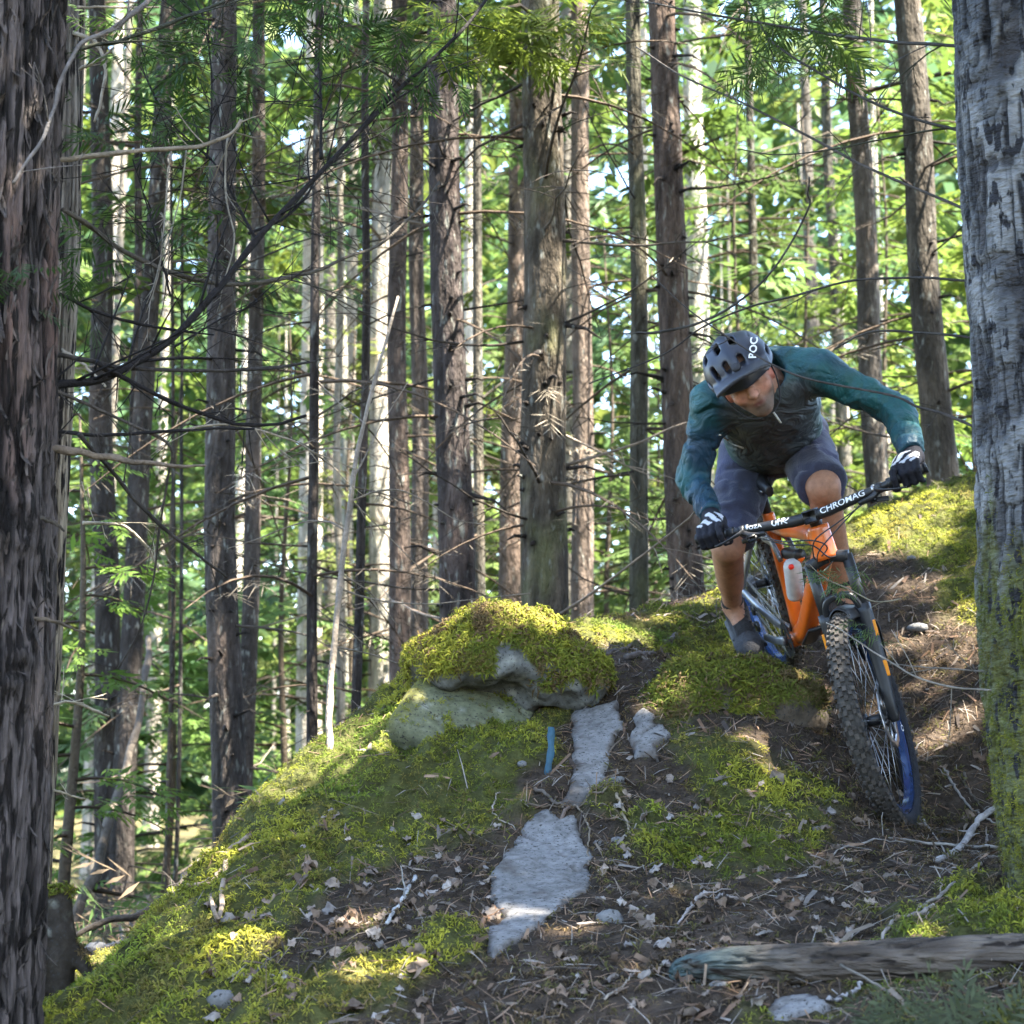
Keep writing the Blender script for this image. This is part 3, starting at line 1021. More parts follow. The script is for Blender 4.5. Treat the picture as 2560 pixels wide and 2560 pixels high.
def conifer(label, pix, Y, wpx, top=13., col=(.085, .068, .055), seed=0, nb=9, crown=(5.0, 2.0, 16), group='conifers standing behind the mound', detail=1,
            name='conifer_tree', green=None, lichen=.0, visible_boughs=0):
    r = np.random.default_rng(1000 + seed)
    n = 60 if detail == 1 else (160 if detail == 2 else 20)
    seg = 18 if detail == 1 else (56 if detail == 2 else 10)
    rad0 = wpx * K / 2 / F_PX * Y
    ztop_view = Y * math.tan(PITCH + math.radians(14.4))
    path = trunk_path(pix, Y, top, n, fine_to=min(ztop_view * 1.05, top - .5))
    path = path + np.stack([.02 * noise(path[:, 2] * .8, seed, 0, seed), .02 * noise(path[:, 2] * .8, seed + 9, 0, seed), 0 * path[:, 2]], -1)
    z = path[:, 2]
    mid = np.array([Q(a, b, Y) for a, b in pix])[:, 2].mean()
    rad = rad0 * np.clip(1 - (z - mid) / (top + 3 - mid), .08, 1.3)
    V, F, d = bark_rings(path, rad, seg, rad0 * (.05 if detail < 2 else .07), seed, flare=.35, fz=3 if detail < 2 else 7, fa=2.2 if detail < 2 else 4.5)
    c = np.array(col) * .62 * (1 + .8 * d[:, None])
    pt = sstep(.15, .6, fbm(V[:, 0] * 4, V[:, 1] * 4, V[:, 2] * 1.6, 3, seed + 7))[:, None]
    c = lerp(c, np.array(col) * np.array([1.5, 1.35, 1.25]), pt * .6)
    if lichen:
        lm = sstep(.1, .5, fbm(V[:, 0] * 6, V[:, 1] * 6, V[:, 2] * 3, 3, seed + 8))[:, None]
        c = lerp(c, np.array([.15, .16, .06]), lm * lichen)
    t = thing(name, label, 'tree', path[0] + [0, 0, .1], group)
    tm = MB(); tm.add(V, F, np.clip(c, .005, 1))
    for _ in range({1: 14, 2: 46, 3: 4}.get(detail, 10)):
        zz = r.uniform(z[0] + .3, min(ztop_view, top - 1))
        k = int(np.argmin(np.abs(z - zz)))
        az = r.uniform(-np.pi, 0.15) if r.uniform() < .8 else r.uniform(0, 6.28)
        h = np.array([math.cos(az), math.sin(az), r.uniform(-.3, .35)])
        p0 = path[k] + h * rad[k] * .9
        L = rad0 * r.uniform(.15, .5) if r.uniform() < .7 else r.uniform(.05, .25)
        Vs, Fs = tube(np.array([p0, p0 + h * (rad[k] * .1 + L * .6), p0 + h * (rad[k] * .1 + L) + [0, 0, -.2 * L]]), [rad0 * r.uniform(.10, .17), rad0 * .08, rad0 * .03], 5)
        tm.add(Vs, Fs, np.array([.022, .018, .016]) * r.uniform(.7, 2.0))
        wk = np.exp(-(np.linalg.norm((V - path[k] - h * rad[k]) * [1, 1, .8], axis=1) / (rad0 * .22)) ** 2)
        tm.c[0] = lerp(tm.c[0], np.array([.02, .016, .014]), (wk * .85)[:, None]).astype(np.float32)
    part(t, 'trunk', tm, M['bark_far'])
    zb = np.linspace(z[0] + .5, min(ztop_view, top - 1), nb + 1)[:-1] + r.uniform(0, .3, nb) if nb else []
    for zz in zb:
        k = int(np.argmin(np.abs(z - zz)))
        az = r.uniform(0, 2 * np.pi)
        L = r.uniform(.5, 1.5) * min(1.3, rad0 * 8 + .35)
        st = path[k] + np.array([math.cos(az), math.sin(az), 0]) * rad[k] * .8
        part(t, 'dead_branch', dead_branch(r, st, az, L, max(.006, rad0 * r.uniform(.06, .11)), r.uniform(-.25, .35), r.uniform(-.35, .45)), M['twig'])
    mb = MB()
    z0, cr, ncr = crown
    g = GREENS[r.integers(len(GREENS))] if green is None else np.array(green)
    if ncr:
        zz = np.sort(r.uniform(z0, top, ncr))
        L = cr * np.clip((top + 1.2 - zz) / (top - z0 + 1.2), .25, 1) * r.uniform(.7, 1.2, ncr)
        xs = np.interp(zz, z, path[:, 0])
        boughs(mb, np.stack([xs, np.full(ncr, Y), zz], -1), r.uniform(0, 2 * np.pi, ncr), r.uniform(-.15, .25, ncr), L, r, g, 9, .42, 9, .07)
        part(t, 'crown', mb, M['foliage'], kind='stuff', smooth=False)
    mb = MB()      # dead lower boughs, only fine bare twigs left
    nd = 9
    zz = r.uniform(z[0] + .8, min(ztop_view, top - 1), nd)
    boughs(mb, np.stack([np.interp(zz, z, path[:, 0]), np.full(nd, Y), zz], -1), r.uniform(0, 2 * np.pi, nd), r.uniform(-.3, .3, nd), r.uniform(.5, 1.5, nd), r,
           np.array([.10, .085, .065]) * r.choice([.5, 1.0, 2.2]), 9, .30, 9, .011, wr=.009)  # brightest pick colours the twigs as if sunlit
    part(t, 'dead_twigs', mb, M['twig'], kind='stuff', smooth=False)
    return t


T = [
    # label, pixels on the axis (1932 overview), depth, width px, colour, extra
    ('dark conifer trunk with its foot beside the leaning dead pole', [(182, 0), (190, 500), (197, 1000), (205, 1700)], 13.2, 44, (.060, .050, .043), {}),
    ('conifer trunk rising from the same foot and tilting right', [(322, 0), (290, 500), (245, 1150), (228, 1700)], 13.0, 38, (.062, .052, .046), {}),
    ('slim dark conifer just right of the twin-footed pair', [(268, 0), (256, 600), (246, 1250), (244, 1650)], 14.5, 17, (.06, .05, .045), {}),
    ('stout straight conifer trunk rising just behind the mossy left flank', [(418, 0), (412, 500), (413, 1000), (426, 1500)], 9.9, 56, (.082, .068, .060), dict(detail=2, nb=8)),
    ('slimmer conifer close behind the stout straight one', [(492, 0), (487, 600), (476, 1100), (463, 1450)], 12.0, 30, (.085, .070, .060), {}),
    ('thin dark pole tree above the mossy crest', [(606, 300), (600, 700), (594, 1000), (584, 1370)], 9.2, 19, (.055, .045, .040), dict(crown=(5, 1.2, 10), nb=9)),
    ('thin dark pole tree between the white sapling and lit trunk', [(688, 300), (684, 800), (676, 1290)], 10.5, 17, (.055, .045, .040), dict(crown=(5, 1.2, 10), nb=9)),
    ('trunk with sunlight painted pale into its bark behind the thin poles', [(722, 400), (718, 800), (722, 1280)], 17.0, 38, (.46, .42, .36), dict(nb=4, lichen=.1)),  # sunlight put into the bark as a pale base colour
    ('brown conifer trunk in front of a paler twin', [(752, 0), (752, 500), (757, 900), (755, 1260)], 11.5, 37, (.095, .072, .060), {}),
    ('paler twin trunk half hidden by the brown conifer', [(790, 0), (789, 600), (792, 1200)], 13.5, 30, (.13, .105, .090), {}),
    ('dark knotty conifer trunk left of the largest trunk on the mound', [(835, 60), (846, 500), (855, 900), (862, 1150)], 9.4, 64, (.075, .060, .055), dict(detail=2, nb=10)),
    ('slender grey trunk between the dark knotty one and the largest trunk', [(903, 200), (903, 700), (906, 1130)], 12.5, 19, (.11, .10, .08), {}),
    ('largest conifer trunk standing on the mound, grey-brown with lichen', [(1018, 100), (1024, 500), (1030, 900), (1034, 1140)], 8.9, 82, (.105, .085, .064), dict(detail=2, nb=14, lichen=.35)),
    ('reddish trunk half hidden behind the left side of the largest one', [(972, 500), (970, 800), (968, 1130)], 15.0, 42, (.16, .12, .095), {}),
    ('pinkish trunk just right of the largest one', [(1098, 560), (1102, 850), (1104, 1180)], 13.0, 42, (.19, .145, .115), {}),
    ('narrow greenish grey trunk between pinkish trunk and red-brown conifer', [(1198, 0), (1202, 500), (1206, 1130)], 10.0, 33, (.105, .095, .070), dict(lichen=.35, nb=8)),
    ('flaky red-brown conifer trunk rising behind the rider\'s shoulder', [(1248, 0), (1268, 450), (1288, 900), (1300, 1110)], 9.8, 60, (.12, .088, .070), dict(detail=2, nb=8)),
    ('trunk painted white as if in full sun behind the red-brown conifer', [(1302, 0), (1312, 400), (1322, 760)], 18.0, 42, (.55, .52, .45), dict(nb=4)),  # white base colour imitates full sun on the bark
    ('grey conifer trunk beyond the rider\'s raised elbow', [(1612, 0), (1630, 450), (1658, 890)], 13.0, 42, (.095, .082, .070), {}),
    ('grey-brown conifer trunk leaning beside the birch', [(1708, 0), (1736, 450), (1782, 890)], 11.0, 57, (.10, .085, .068), dict(nb=8)),
    ('faint slim trunk between the two grey conifers and the rider', [(1565, 300), (1580, 600), (1592, 900)], 19.0, 22, (.12, .11, .09), {}),
    ('thin trunk above the rider\'s helmet', [(1420, 300), (1428, 620)], 16.0, 17, (.09, .08, .06), {}),
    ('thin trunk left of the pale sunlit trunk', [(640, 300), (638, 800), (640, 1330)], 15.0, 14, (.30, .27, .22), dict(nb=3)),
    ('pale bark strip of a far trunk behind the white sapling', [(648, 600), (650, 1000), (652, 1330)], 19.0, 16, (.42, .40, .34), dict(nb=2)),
    ('thin young pole beside the leaning trunk foot', [(322, 900), (322, 1300), (316, 1640)], 12.0, 9, (.06, .05, .04), dict(crown=(3, .8, 8), nb=3, top=6)),
    ('thinnest young pole right of the leaning trunk foot', [(342, 1000), (338, 1300), (332, 1560)], 12.5, 8, (.05, .045, .04), dict(crown=(3, .8, 8), nb=3, top=6)),
]
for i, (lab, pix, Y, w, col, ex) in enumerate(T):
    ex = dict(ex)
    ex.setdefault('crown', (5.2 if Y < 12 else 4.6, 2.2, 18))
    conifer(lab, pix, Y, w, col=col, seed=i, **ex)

# ------------------------------------------------------------------ more conifers farther back, foliage down to the ground
r_f = np.random.default_rng(77)
FAR = []
for i in range(44):
    Y = 17 + 34 * (i / 44) ** 1.2 + r_f.uniform(-1, 1)
    x = r_f.uniform(-.30, .30) * Y
    FAR.append((x, Y))
for i, (x, Y) in enumerate(FAR):
    r = np.random.default_rng(500 + i)
    gz = float(H0(x, Y))
    top = r.uniform(11, 17)
    rad = r.uniform(.035, .15)
    z = np.linspace(gz - .1, top, 16)
    path = np.stack([x + r.normal(0, .015) * (z - gz), np.full(16, Y) + r.normal(0, .01) * (z - gz), z], -1)
    V, F, d = bark_rings(path, rad * np.linspace(1.1, .15, 16), 9, rad * .08, i, flare=.2)
    lum = r.choice([1.2, 2.2, 3.5, 5.0], p=[.2, .3, .25, .25])  # brighter picks paint far trunks as if sunlit and veiled by haze
    t = thing('conifer_tree', 'slim distant conifer among many in the green wood, haze painted into its colours', 'tree', path[0], 'distant conifers of the wood')
    part(t, 'trunk', (V, F), M['bark_far'], np.clip(np.array([.075, .066, .055]) * lum * (1 + .3 * d[:, None]), 0, .6))
    mb = MB()
    nbg = 22
    zz = r.uniform(gz + (.6 if Y > 22 else 2.0), top, nbg)
    g = GREENS[r.integers(len(GREENS))] * np.array([1.0, 1.1, 1.1]) + np.array([.008, .010, .010])  # green lifted and greyed to stand in for haze
    boughs(mb, np.stack([np.interp(zz, z, path[:, 0]), np.interp(zz, z, path[:, 1]), zz], -1), r.uniform(0, 2 * np.pi, nbg), r.uniform(-.25, .2, nbg),
           r.uniform(1.0, 2.6, nbg) * np.clip((top + 2 - zz) / top, .3, 1), r, g, 5, .55, 6, .10)
    part(t, 'crown', mb, M['foliage'], kind='stuff', smooth=False)

# ------------------------------------------------------------------ young hemlocks of the understorey
YOUNG = [  # overview px of the stem, depth, height, spread, colour, label
    (150, 9.5, 2.6, .9, (.12, .20, .035), 'bright green young hemlock beside the stripped cedar trunk'),
    (330, 15.0, 4.2, 1.3, (.11, .19, .04), 'tall young hemlock glowing green between the pole trees'),
    (540, 15.5, 4.6, 1.5, (.10, .17, .05), 'young hemlock behind the stout straight trunk'),
    (90, 14.0, 5.0, 1.5, (.09, .14, .045), 'bushy hemlock half hidden by the cedar trunk'),
    (430, 18.0, 5.5, 1.8, (.12, .19, .05), 'broad hemlock farther back at the left flank'),
    (270, 19.0, 4.0, 1.7, (.13, .20, .06), 'low spreading hemlock on the left forest floor'),
    (660, 17.0, 4.8, 1.5, (.13, .16, .04), 'yellow green hemlock behind the white sapling'),
    (900, 17.5, 5.5, 1.6, (.14, .17, .04), 'yellow green hemlock between two dark knotty trunks'),
    (1150, 16.0, 5.0, 1.5, (.10, .15, .045), 'young hemlock right of the pinkish trunk'),
    (1400, 15.0, 5.5, 1.6, (.09, .14, .04), 'leafy hemlock above the rider\'s helmet'),
    (1530, 17.5, 6.5, 1.9, (.13, .18, .04), 'tall bright hemlock between rider and grey conifer'),
    (1680, 16.5, 6.0, 1.7, (.12, .18, .035), 'bright hemlock between the two grey conifers'),
    (1850, 15.0, 6.0, 1.7, (.14, .19, .035), 'lime green hemlock behind the birch'),
    (1240, 20.0, 6.0, 1.9, (.12, .15, .05), 'hemlock far behind the red-brown conifer'),
    (780, 21.0, 6.0, 2.0, (.12, .14, .05), 'hemlock far behind the brown twin trunks'),
]
for i, (qx, Y, hgt, sp, g, lab) in enumerate(YOUNG):
    r = np.random.default_rng(800 + i)
    x = ray(qx * K, 1300)[0] * Y
    gz = float(H0(x, Y))
    t = thing('young_hemlock', lab, 'tree', (x, Y, gz), 'young hemlocks of the understorey')
    z = np.linspace(gz - .05, gz + hgt, 12)
    path = np.stack([x + .03 * np.sin(z * 2 + i), np.full(12, Y), z], -1)
    V, F = tube(path, np.linspace(.035, .006, 12), 7)
    part(t, 'trunk', (V, F), M['twig'], (.07, .055, .04))
    nbg = int(16 * hgt / 2)
    zz = np.linspace(gz + .25, gz + hgt, nbg)
    mb = MB()
    boughs(mb, np.stack([np.interp(zz, z, path[:, 0]), np.full(nbg, Y), zz], -1), r.uniform(0, 2 * np.pi, nbg), r.uniform(-.05, .3, nbg),
           sp * np.clip(1.1 - (zz - gz) / hgt, .12, 1) * r.uniform(.6, 1.15, nbg), r, np.array(g), 11 if Y > 12 else 26, .34 if Y > 12 else .17, 9, .075)
    part(t, 'crown', mb, M['foliage'], kind='stuff', smooth=False)

# ------------------------------------------------------------------ the mass of woodland at the back
r = np.random.default_rng(901)
n = 16000
Yb = r.uniform(46, 80, n)
xb = r.uniform(-.42, .42, n) * Yb
zb = -1 + 26 * r.uniform(0, 1, n) ** 1.3
kb = fbm(xb * .22, zb * .3, Yb * .1, 3, 55) + .25 * sstep(6, -1, zb) > -.20
xb, Yb, zb = xb[kb], Yb[kb], zb[kb]
nb_ = len(xb)
gb = GREENS[r.integers(0, len(GREENS), nb_)] * np.array([1.15, 1.25, 1.3]) + np.array([.012, .014, .012])  # paler with distance, haze painted into the leaf colour
mb = MB()
az = r.uniform(0, 2 * np.pi, nb_)
sprays(mb, np.stack([xb, Yb, zb], -1), np.stack([np.cos(az), np.sin(az), np.full(nb_, -.35)], -1), nrm(np.array([0, 0, 1.]) + r.normal(0, .4, (nb_, 3))), r.uniform(1.2, 2.4, nb_), 5, .14, gb, r)
solo('distant_woodland', 'mottled green mass of distant woodland foliage', None, mb, M['foliage'], kind='stuff', smooth=False, origin=np.zeros(3))
# ================================================================== NEAR TREES
def px_branch(t, pts, Y0, Y1, w0, w1, col=(.05, .042, .036), seed=0, name='branch', twigs=0, tw_len=.25, seg=8, knots=True):
    """branch through overview pixels, depth running from Y0 to Y1, widths in overview pixels"""
    r = np.random.default_rng(3000 + seed)
    n = len(pts)
    Y = np.linspace(Y0, Y1, n)
    p = np.array([[*Q(a, b, y), y] for (a, b), y in zip(pts, Y)])
    m = max(10, n * 5)
    p = catmull(p, m)
    u = np.linspace(0, 1, m)
    wid = lerp(w0, w1, u) * 1.12 * K / 2 / F_PX * p[:, 3]
    path = p[:, :3] + np.stack([noise(u * 14 + seed, 1, 0, seed), noise(u * 14 + seed, 5, 0, seed), noise(u * 14 + seed, 9, 0, seed)], -1) * wid[:, None] * .5
    if knots:
        wid = wid * (1 + .28 * np.maximum(0, noise(u * m * .45, seed, 0, seed + 5)))
    mb = MB()
    c = np.array(col)
    V, F = tube(path, wid, seg, rough=.18, seed=seed)
    cc = c * (1 + .35 * noise(V[:, 0] * 40, V[:, 1] * 40, V[:, 2] * 40, seed))[:, None]
    mb.add(V, F, cc)
    T_ = nrm(np.gradient(path, axis=0))
    for k in range(twigs):
        i = r.integers(2, m - 1)
        d = nrm(T_[i] * r.uniform(.2, .8) + nrm(r.normal(0, 1, 3)) * np.array([1, .5, 1]) * .9)
        L = tw_len * r.uniform(.3, 1.1)
        s = np.linspace(0, 1, 6)[:, None]
        q = path[i] + d * L * s + nrm(r.normal(0, 1, 3)) * L * .18 * s * s
        V, F = tube(q, np.linspace(max(wid[i] * .4, .0016), .0009, 6), 4)
        mb.add(V, F, c * r.uniform(.8, 1.3))
        for _ in range(2):
            j = r.integers(2, 5)
            d2 = nrm(d + nrm(r.normal(0, 1, 3)) * .8)
            q2 = q[j] + d2 * L * .4 * np.linspace(0, 1, 4)[:, None]
            V, F = tube(q2, np.linspace(.0014, .0008, 4), 3)
            mb.add(V, F, c)
    part(t, name, mb, M['twig'])
    return path


# ------------------------------------------------------------------ shaggy cedar on the left
YC = 4.75
RC = 0.245
def cx_edge(y):   # right edge of the trunk in overview px
    return np.interp(y, [0, 450, 1000, 1500, 1932], [141, 116, 100, 78, 52])
wpx = RC * F_PX / YC / K
cpix = [(float(cx_edge(y)) - wpx, y) for y in (0, 450, 1000, 1500, 1932)]
cpath = trunk_path(cpix, YC, 11., 350, fine_to=1.98)
z = cpath[:, 2]
crad = RC * np.clip(1.0 - (z - .5) / 16, .2, 1.2)
V, F, d = bark_rings(cpath, crad, 300, .012, 41, flare=.12, fz=3.4, fa=8, ridged=True, dense=True)
# burrs
cdark = np.ones(len(V))
for (a, b, s) in [(88, 185, .045), (100, 322, .05), (18, 985, .06), (14, 1262, .07), (62, 395, .03)]:
    c0 = Q(a, b, YC - RC * .85)
    dd = np.linalg.norm((V - c0) * np.array([1, .6, 1]), axis=1)
    w = np.exp(-(dd / s) ** 2)
    out = nrm(V - np.stack([np.interp(V[:, 2], z, cpath[:, 0]), np.full(len(V), YC), V[:, 2]], -1))
    V = V + out * (w * .02 * (1 + 1.6 * fbm(V[:, 0] * 28, V[:, 1] * 28, V[:, 2] * 28, 3, 4)))[:, None]
    cdark = cdark * (1 - .6 * w)
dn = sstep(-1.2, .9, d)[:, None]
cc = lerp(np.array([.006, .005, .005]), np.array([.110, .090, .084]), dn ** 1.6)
red = sstep(.1, .6, fbm(V[:, 0] * 5, V[:, 1] * 5, V[:, 2] * .9, 3, 43))[:, None]
cc = lerp(cc, cc * np.array([1.25, .85, .70]), red * .8)
pale = sstep(.25, .7, fbm(V[:, 0] * 12, V[:, 1] * 12, V[:, 2] * 3, 3, 44))[:, None]
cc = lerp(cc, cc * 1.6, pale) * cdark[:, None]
cedar = thing('cedar_tree', 'thick shaggy barked cedar with many bare side branches, beside the slope', 'tree', cpath[0])
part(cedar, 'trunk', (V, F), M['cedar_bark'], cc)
# lifted flakes and strips of bark
r = np.random.default_rng(45)
mb = MB()
for k in range(700):
    zz = r.uniform(-.6, 1.95)
    i = int(np.argmin(np.abs(z - zz)))
    a = r.uniform(-np.pi, 0.25)
    ca, sa = math.cos(a), math.sin(a)
    o = np.array([ca, sa, 0]); tg = np.array([-sa, ca, 0])
    L, w = r.uniform(.02, .11), r.uniform(.003, .010)
    s = np.linspace(0, 1, 5)
    lift = (crad[i] + .004 + r.uniform(.004, .016) * (s - r.uniform(0, 1)) ** 2 * 3)[:, None]
    ctr = np.stack([np.interp(zz + s * L, z, cpath[:, 0]), np.full(5, YC), zz + s * L], -1)
    mid = ctr + o * lift + tg * ((s - .5) * r.normal(0, .012))[:, None]
    ww = (w * np.sin(np.pi * (.12 + .8 * s)))[:, None]
    V = np.stack([mid - tg * ww, mid + tg * ww], 1).reshape(-1, 3)
    Fq = np.array([[2 * q, 2 * q + 1, 2 * q + 3, 2 * q + 2] for q in range(4)])
    mb.add(V, Fq, np.array([.085, .070, .064]) * r.uniform(.5, 1.7))
part(cedar, 'bark_flakes', mb, M['cedar_bark'], kind='stuff')

DK = (.013, .011, .011)
PL = (.24, .20, .15)
BR = [  # pixels, depth start, depth end, widths, colour, twigs
    ([(60, 735), (105, 725), (200, 712), (300, 655), (400, 560), (480, 458), (560, 372), (640, 288), (720, 200), (800, 128), (880, 50), (930, -20)], 4.75, 5.6, 15, 5, DK, 14, .35),
    ([(60, 530), (110, 553), (180, 588), (260, 611), (340, 624), (402, 632)], 4.75, 5.1, 8, 3, DK, 4, .2),
    ([(120, 395), (175, 430), (230, 470), (320, 512), (420, 537), (500, 530), (600, 511), (660, 482), (720, 460), (790, 395), (830, 345)], 4.8, 5.8, 9, 4, (.07, .06, .048), 10, .25),
    ([(60, 655), (105, 668), (170, 682), (250, 696), (400, 698), (520, 693), (597, 682)], 4.75, 5.2, 10, 4, (.035, .03, .027), 4, .12),
    ([(180, 682), (230, 712), (300, 748), (380, 782), (450, 800), (520, 799), (578, 784)], 4.85, 5.2, 9, 5, DK, 4, .12),
    ([(60, 720), (105, 737), (170, 765), (250, 802), (322, 842), (315, 905), (300, 1000), (288, 1100), (262, 1190), (222, 1262)], 4.75, 5.3, 7, 2.5, (.06, .05, .042), 4, .2),
    ([(60, 812), (110, 815), (200, 821), (300, 816), (420, 808), (480, 809)], 4.75, 5.1, 7, 4, DK, 3, .15),
    ([(340, 812), (420, 800), (490, 812), (560, 835), (600, 860), (640, 890)], 5.2, 5.6, 4, 3, PL, 4, .15),
    ([(50, 838), (100, 845), (170, 858), (260, 871), (330, 878), (388, 879)], 4.7, 4.9, 17, 4, (.13, .100, .075), 0, .1),
    ([(150, 820), (205, 882), (260, 948), (340, 1022), (390, 1060), (430, 1090)], 4.8, 5.2, 8, 4, (.035, .03, .026), 2, .12),
    ([(60, 312), (100, 305), (150, 298), (250, 286), (350, 280), (428, 258), (456, 228)], 4.7, 5.0, 10, 6, (.19, .155, .115), 3, .15),
    ([(430, 258), (425, 310), (428, 380), (442, 450), (432, 500), (418, 545)], 5.0, 5.1, 4, 2, (.20, .18, .15), 2, .1),
    ([(322, 286), (312, 390), (305, 470), (296, 530), (276, 590)], 4.95, 5.0, 3, 1.5, (.22, .19, .16), 2, .1),
    ([(352, 280), (340, 370), (318, 450), (300, 500), (288, 560)], 4.95, 5.0, 3, 1.5, (.20, .18, .15), 2, .1),
    ([(24, 345), (60, 290), (85, 255), (105, 190), (125, 130), (150, 85), (205, 58), (250, 25), (290, -10)], 4.45, 4.9, 5, 10, (.13, .115, .105), 3, .15),
    ([(140, 92), (210, 80), (280, 60), (400, 12), (430, -5)], 4.9, 5.1, 8, 5, (.04, .042, .03), 6, .3),
    ([(146, 14), (220, 14), (300, 14)], 4.8, 5.0, 5, 3, PL, 1, .1),
    ([(60, 975), (100, 985), (122, 1002)], 4.65, 4.7, 9, 4, (.06, .05, .04), 0, .1),
    ([(60, 1165), (100, 1171), (130, 1183), (161, 1196)], 4.65, 4.75, 8, 3, (.10, .08, .06), 0, .1),
    ([(484, 455), (455, 400), (420, 330), (390, 292), (330, 240), (290, 180), (262, 110)], 5.15, 5.3, 5, 2, DK, 10, .3),
    ([(605, 300), (606, 220), (600, 120), (570, 60), (530, -10)], 5.25, 5.5, 5, 2.5, DK, 10, .3),
    ([(470, 440), (535, 412), (575, 375), (600, 330), (640, 300), (720, 250), (800, 200)], 5.15, 5.6, 5, 2, DK, 8, .3),
    ([(390, 300), (400, 200), (395, 100), (380, 20)], 5.2, 5.3, 3.5, 2, DK, 8, .3),
    ([(322, 560), (300, 470), (275, 380), (250, 300)], 5.05, 5.1, 4, 2, DK, 8, .25),
    ([(330, 655), (420, 600), (480, 575), (480, 560)], 5.0, 5.1, 3.5, 2, DK, 4, .2),
    ([(155, 985), (230, 992), (275, 1030), (300, 1075)], 5.9, 6.1, 6, 4, (.28, .24, .18), 2, .15),
    ([(100, 1330), (140, 1325), (205, 1352)], 6.3, 6.4, 5, 4, (.28, .24, .18), 2, .15),
    ([(102, 1490), (130, 1500), (160, 1508)], 6.3, 6.4, 4, 3, (.28, .24, .18), 1, .1),
]
for i, (pts, y0, y1, w0, w1, c, tw, tl) in enumerate(BR):
    px_branch(cedar, pts, y0, y1, w0, w1, c, i, 'branch', int(tw * 2.2), tl * 1.15)
# green hemlock sprays hanging among the branches at the top and beside the trunk
r = np.random.default_rng(46)
mb = MB()
O, D = [], []
for (x0, y0, x1, y1, k, ya, yb) in [(230, 20, 480, 140, 14, 4.9, 5.5), (480, -20, 760, 70, 18, 5.0, 5.7), (150, 400, 420, 520, 9, 4.9, 5.3), (330, 110, 560, 300, 6, 5.0, 5.6), (0, 490, 60, 570, 8, 4.3, 4.45),
                               (640, 60, 860, 180, 10, 5.3, 5.8), (150, 180, 280, 280, 6, 4.9, 5.2)]:
    for _ in range(k):
        O.append(Q(r.uniform(x0, x1), r.uniform(y0, y1), r.uniform(ya, yb)))
        D.append([r.normal(0, 1), r.normal(0, .6), r.normal(-.25, .35)])
O, D = np.array(O), np.array(D)
for k in range(3):
    sprays(mb, O + nrm(D) * .06 * k + r.normal(0, .02, O.shape), D + r.normal(0, .45, D.shape), nrm(np.array([0, 0, 1.]) + r.normal(0, .3, O.shape)), r.uniform(.06, .13, len(O)), 15, .035,
           np.array([.030, .058, .014]) * r.uniform(.7, 1.5, (len(O), 1)), r, tip=.35)
part(cedar, 'foliage', mb, M['foliage'], kind='stuff', smooth=False)

# ------------------------------------------------------------------ stripped pale trunk behind the cedar
spix = [(162 - 40, 0), (150 - 40, 500), (122 - 40, 1000), (101 - 40, 1450), (82 - 40, 1810)]
spath = trunk_path(spix, 6.45, 10., 260, fine_to=2.7)
srad = np.full(len(spath), 42 * K / F_PX * 6.45) * np.linspace(1.05, .9, len(spath))
V, F, d = bark_rings(spath, srad, 90, .005, 51, flare=.5, fz=1.2, fa=5, ridged=True)
dn = sstep(-1.2, .8, d)[:, None]
cc = lerp(np.array([.07, .052, .040]), np.array([.32, .265, .20]), dn)
up_ = sstep(1.0, 1.8, V[:, 2])[:, None]
cc = lerp(cc, np.array([.15, .13, .11]) * (.5 + dn), up_)
t = thing('stripped_tree', 'pale cedar trunk with stripped fibrous bark standing behind the shaggy cedar', 'tree', spath[0])
part(t, 'trunk', (V, F), M['cedar_bark'], cc)
for i, (pts, w) in enumerate([([(140, 60), (180, 80), (198, 130), (190, 190), (178, 230)], 8), ([(150, 130), (190, 110), (215, 90)], 6), ([(118, 660), (160, 690), (200, 730)], 6)]):
    px_branch(t, pts, 6.4, 6.35, w, 4, (.22, .19, .15), 70 + i, 'dead_branch', 2, .1)
r = np.random.default_rng(52)
mb = MB()
zz = r.uniform(4, 10, 14)
boughs(mb, np.stack([np.interp(zz, spath[:, 2], spath[:, 0]), np.full(14, 6.45), zz], -1), r.uniform(0, 2 * np.pi, 14), r.uniform(-.1, .3, 14), r.uniform(.8, 2.0, 14), r, GREENS[1], 9, .42, 9, .07)
part(t, 'crown', mb, M['foliage'], kind='stuff', smooth=False)
# mossy root lump at its foot
fc = Q(92, 1760, 6.3)
def stumpf(p):
    d = sd_cone(p, fc + [.03, 0, .10], fc + [.05, 0, -.2], .030, .045)
    d = smin(d, sd_cone(p, fc + [.05, 0, .0], fc + [.15, -.02, -.16], .022, .020), .03)
    d = smin(d, sd_cone(p, fc + [-.02, .0, .10], fc + [-.05, -.02, -.16], .035, .045), .03)
    return d + .015 * fbm(p[..., 0] * 14, p[..., 1] * 14, p[..., 2] * 14, 3, 53)
mossy_rock('mossy_root', 'dark rotten root stub capped with pale moss at the stripped trunk\'s foot', fc - [0, 0, .2], stumpf, fc - [.3, .25, .32], fc + [.3, .25, .3], .012,
           lambda V, N: sstep(.3, .8, N[:, 2]) * sstep(-.12, .03, V[:, 2] - fc[2]), 420, (.014, .026), (.05, .04, .032), 54)

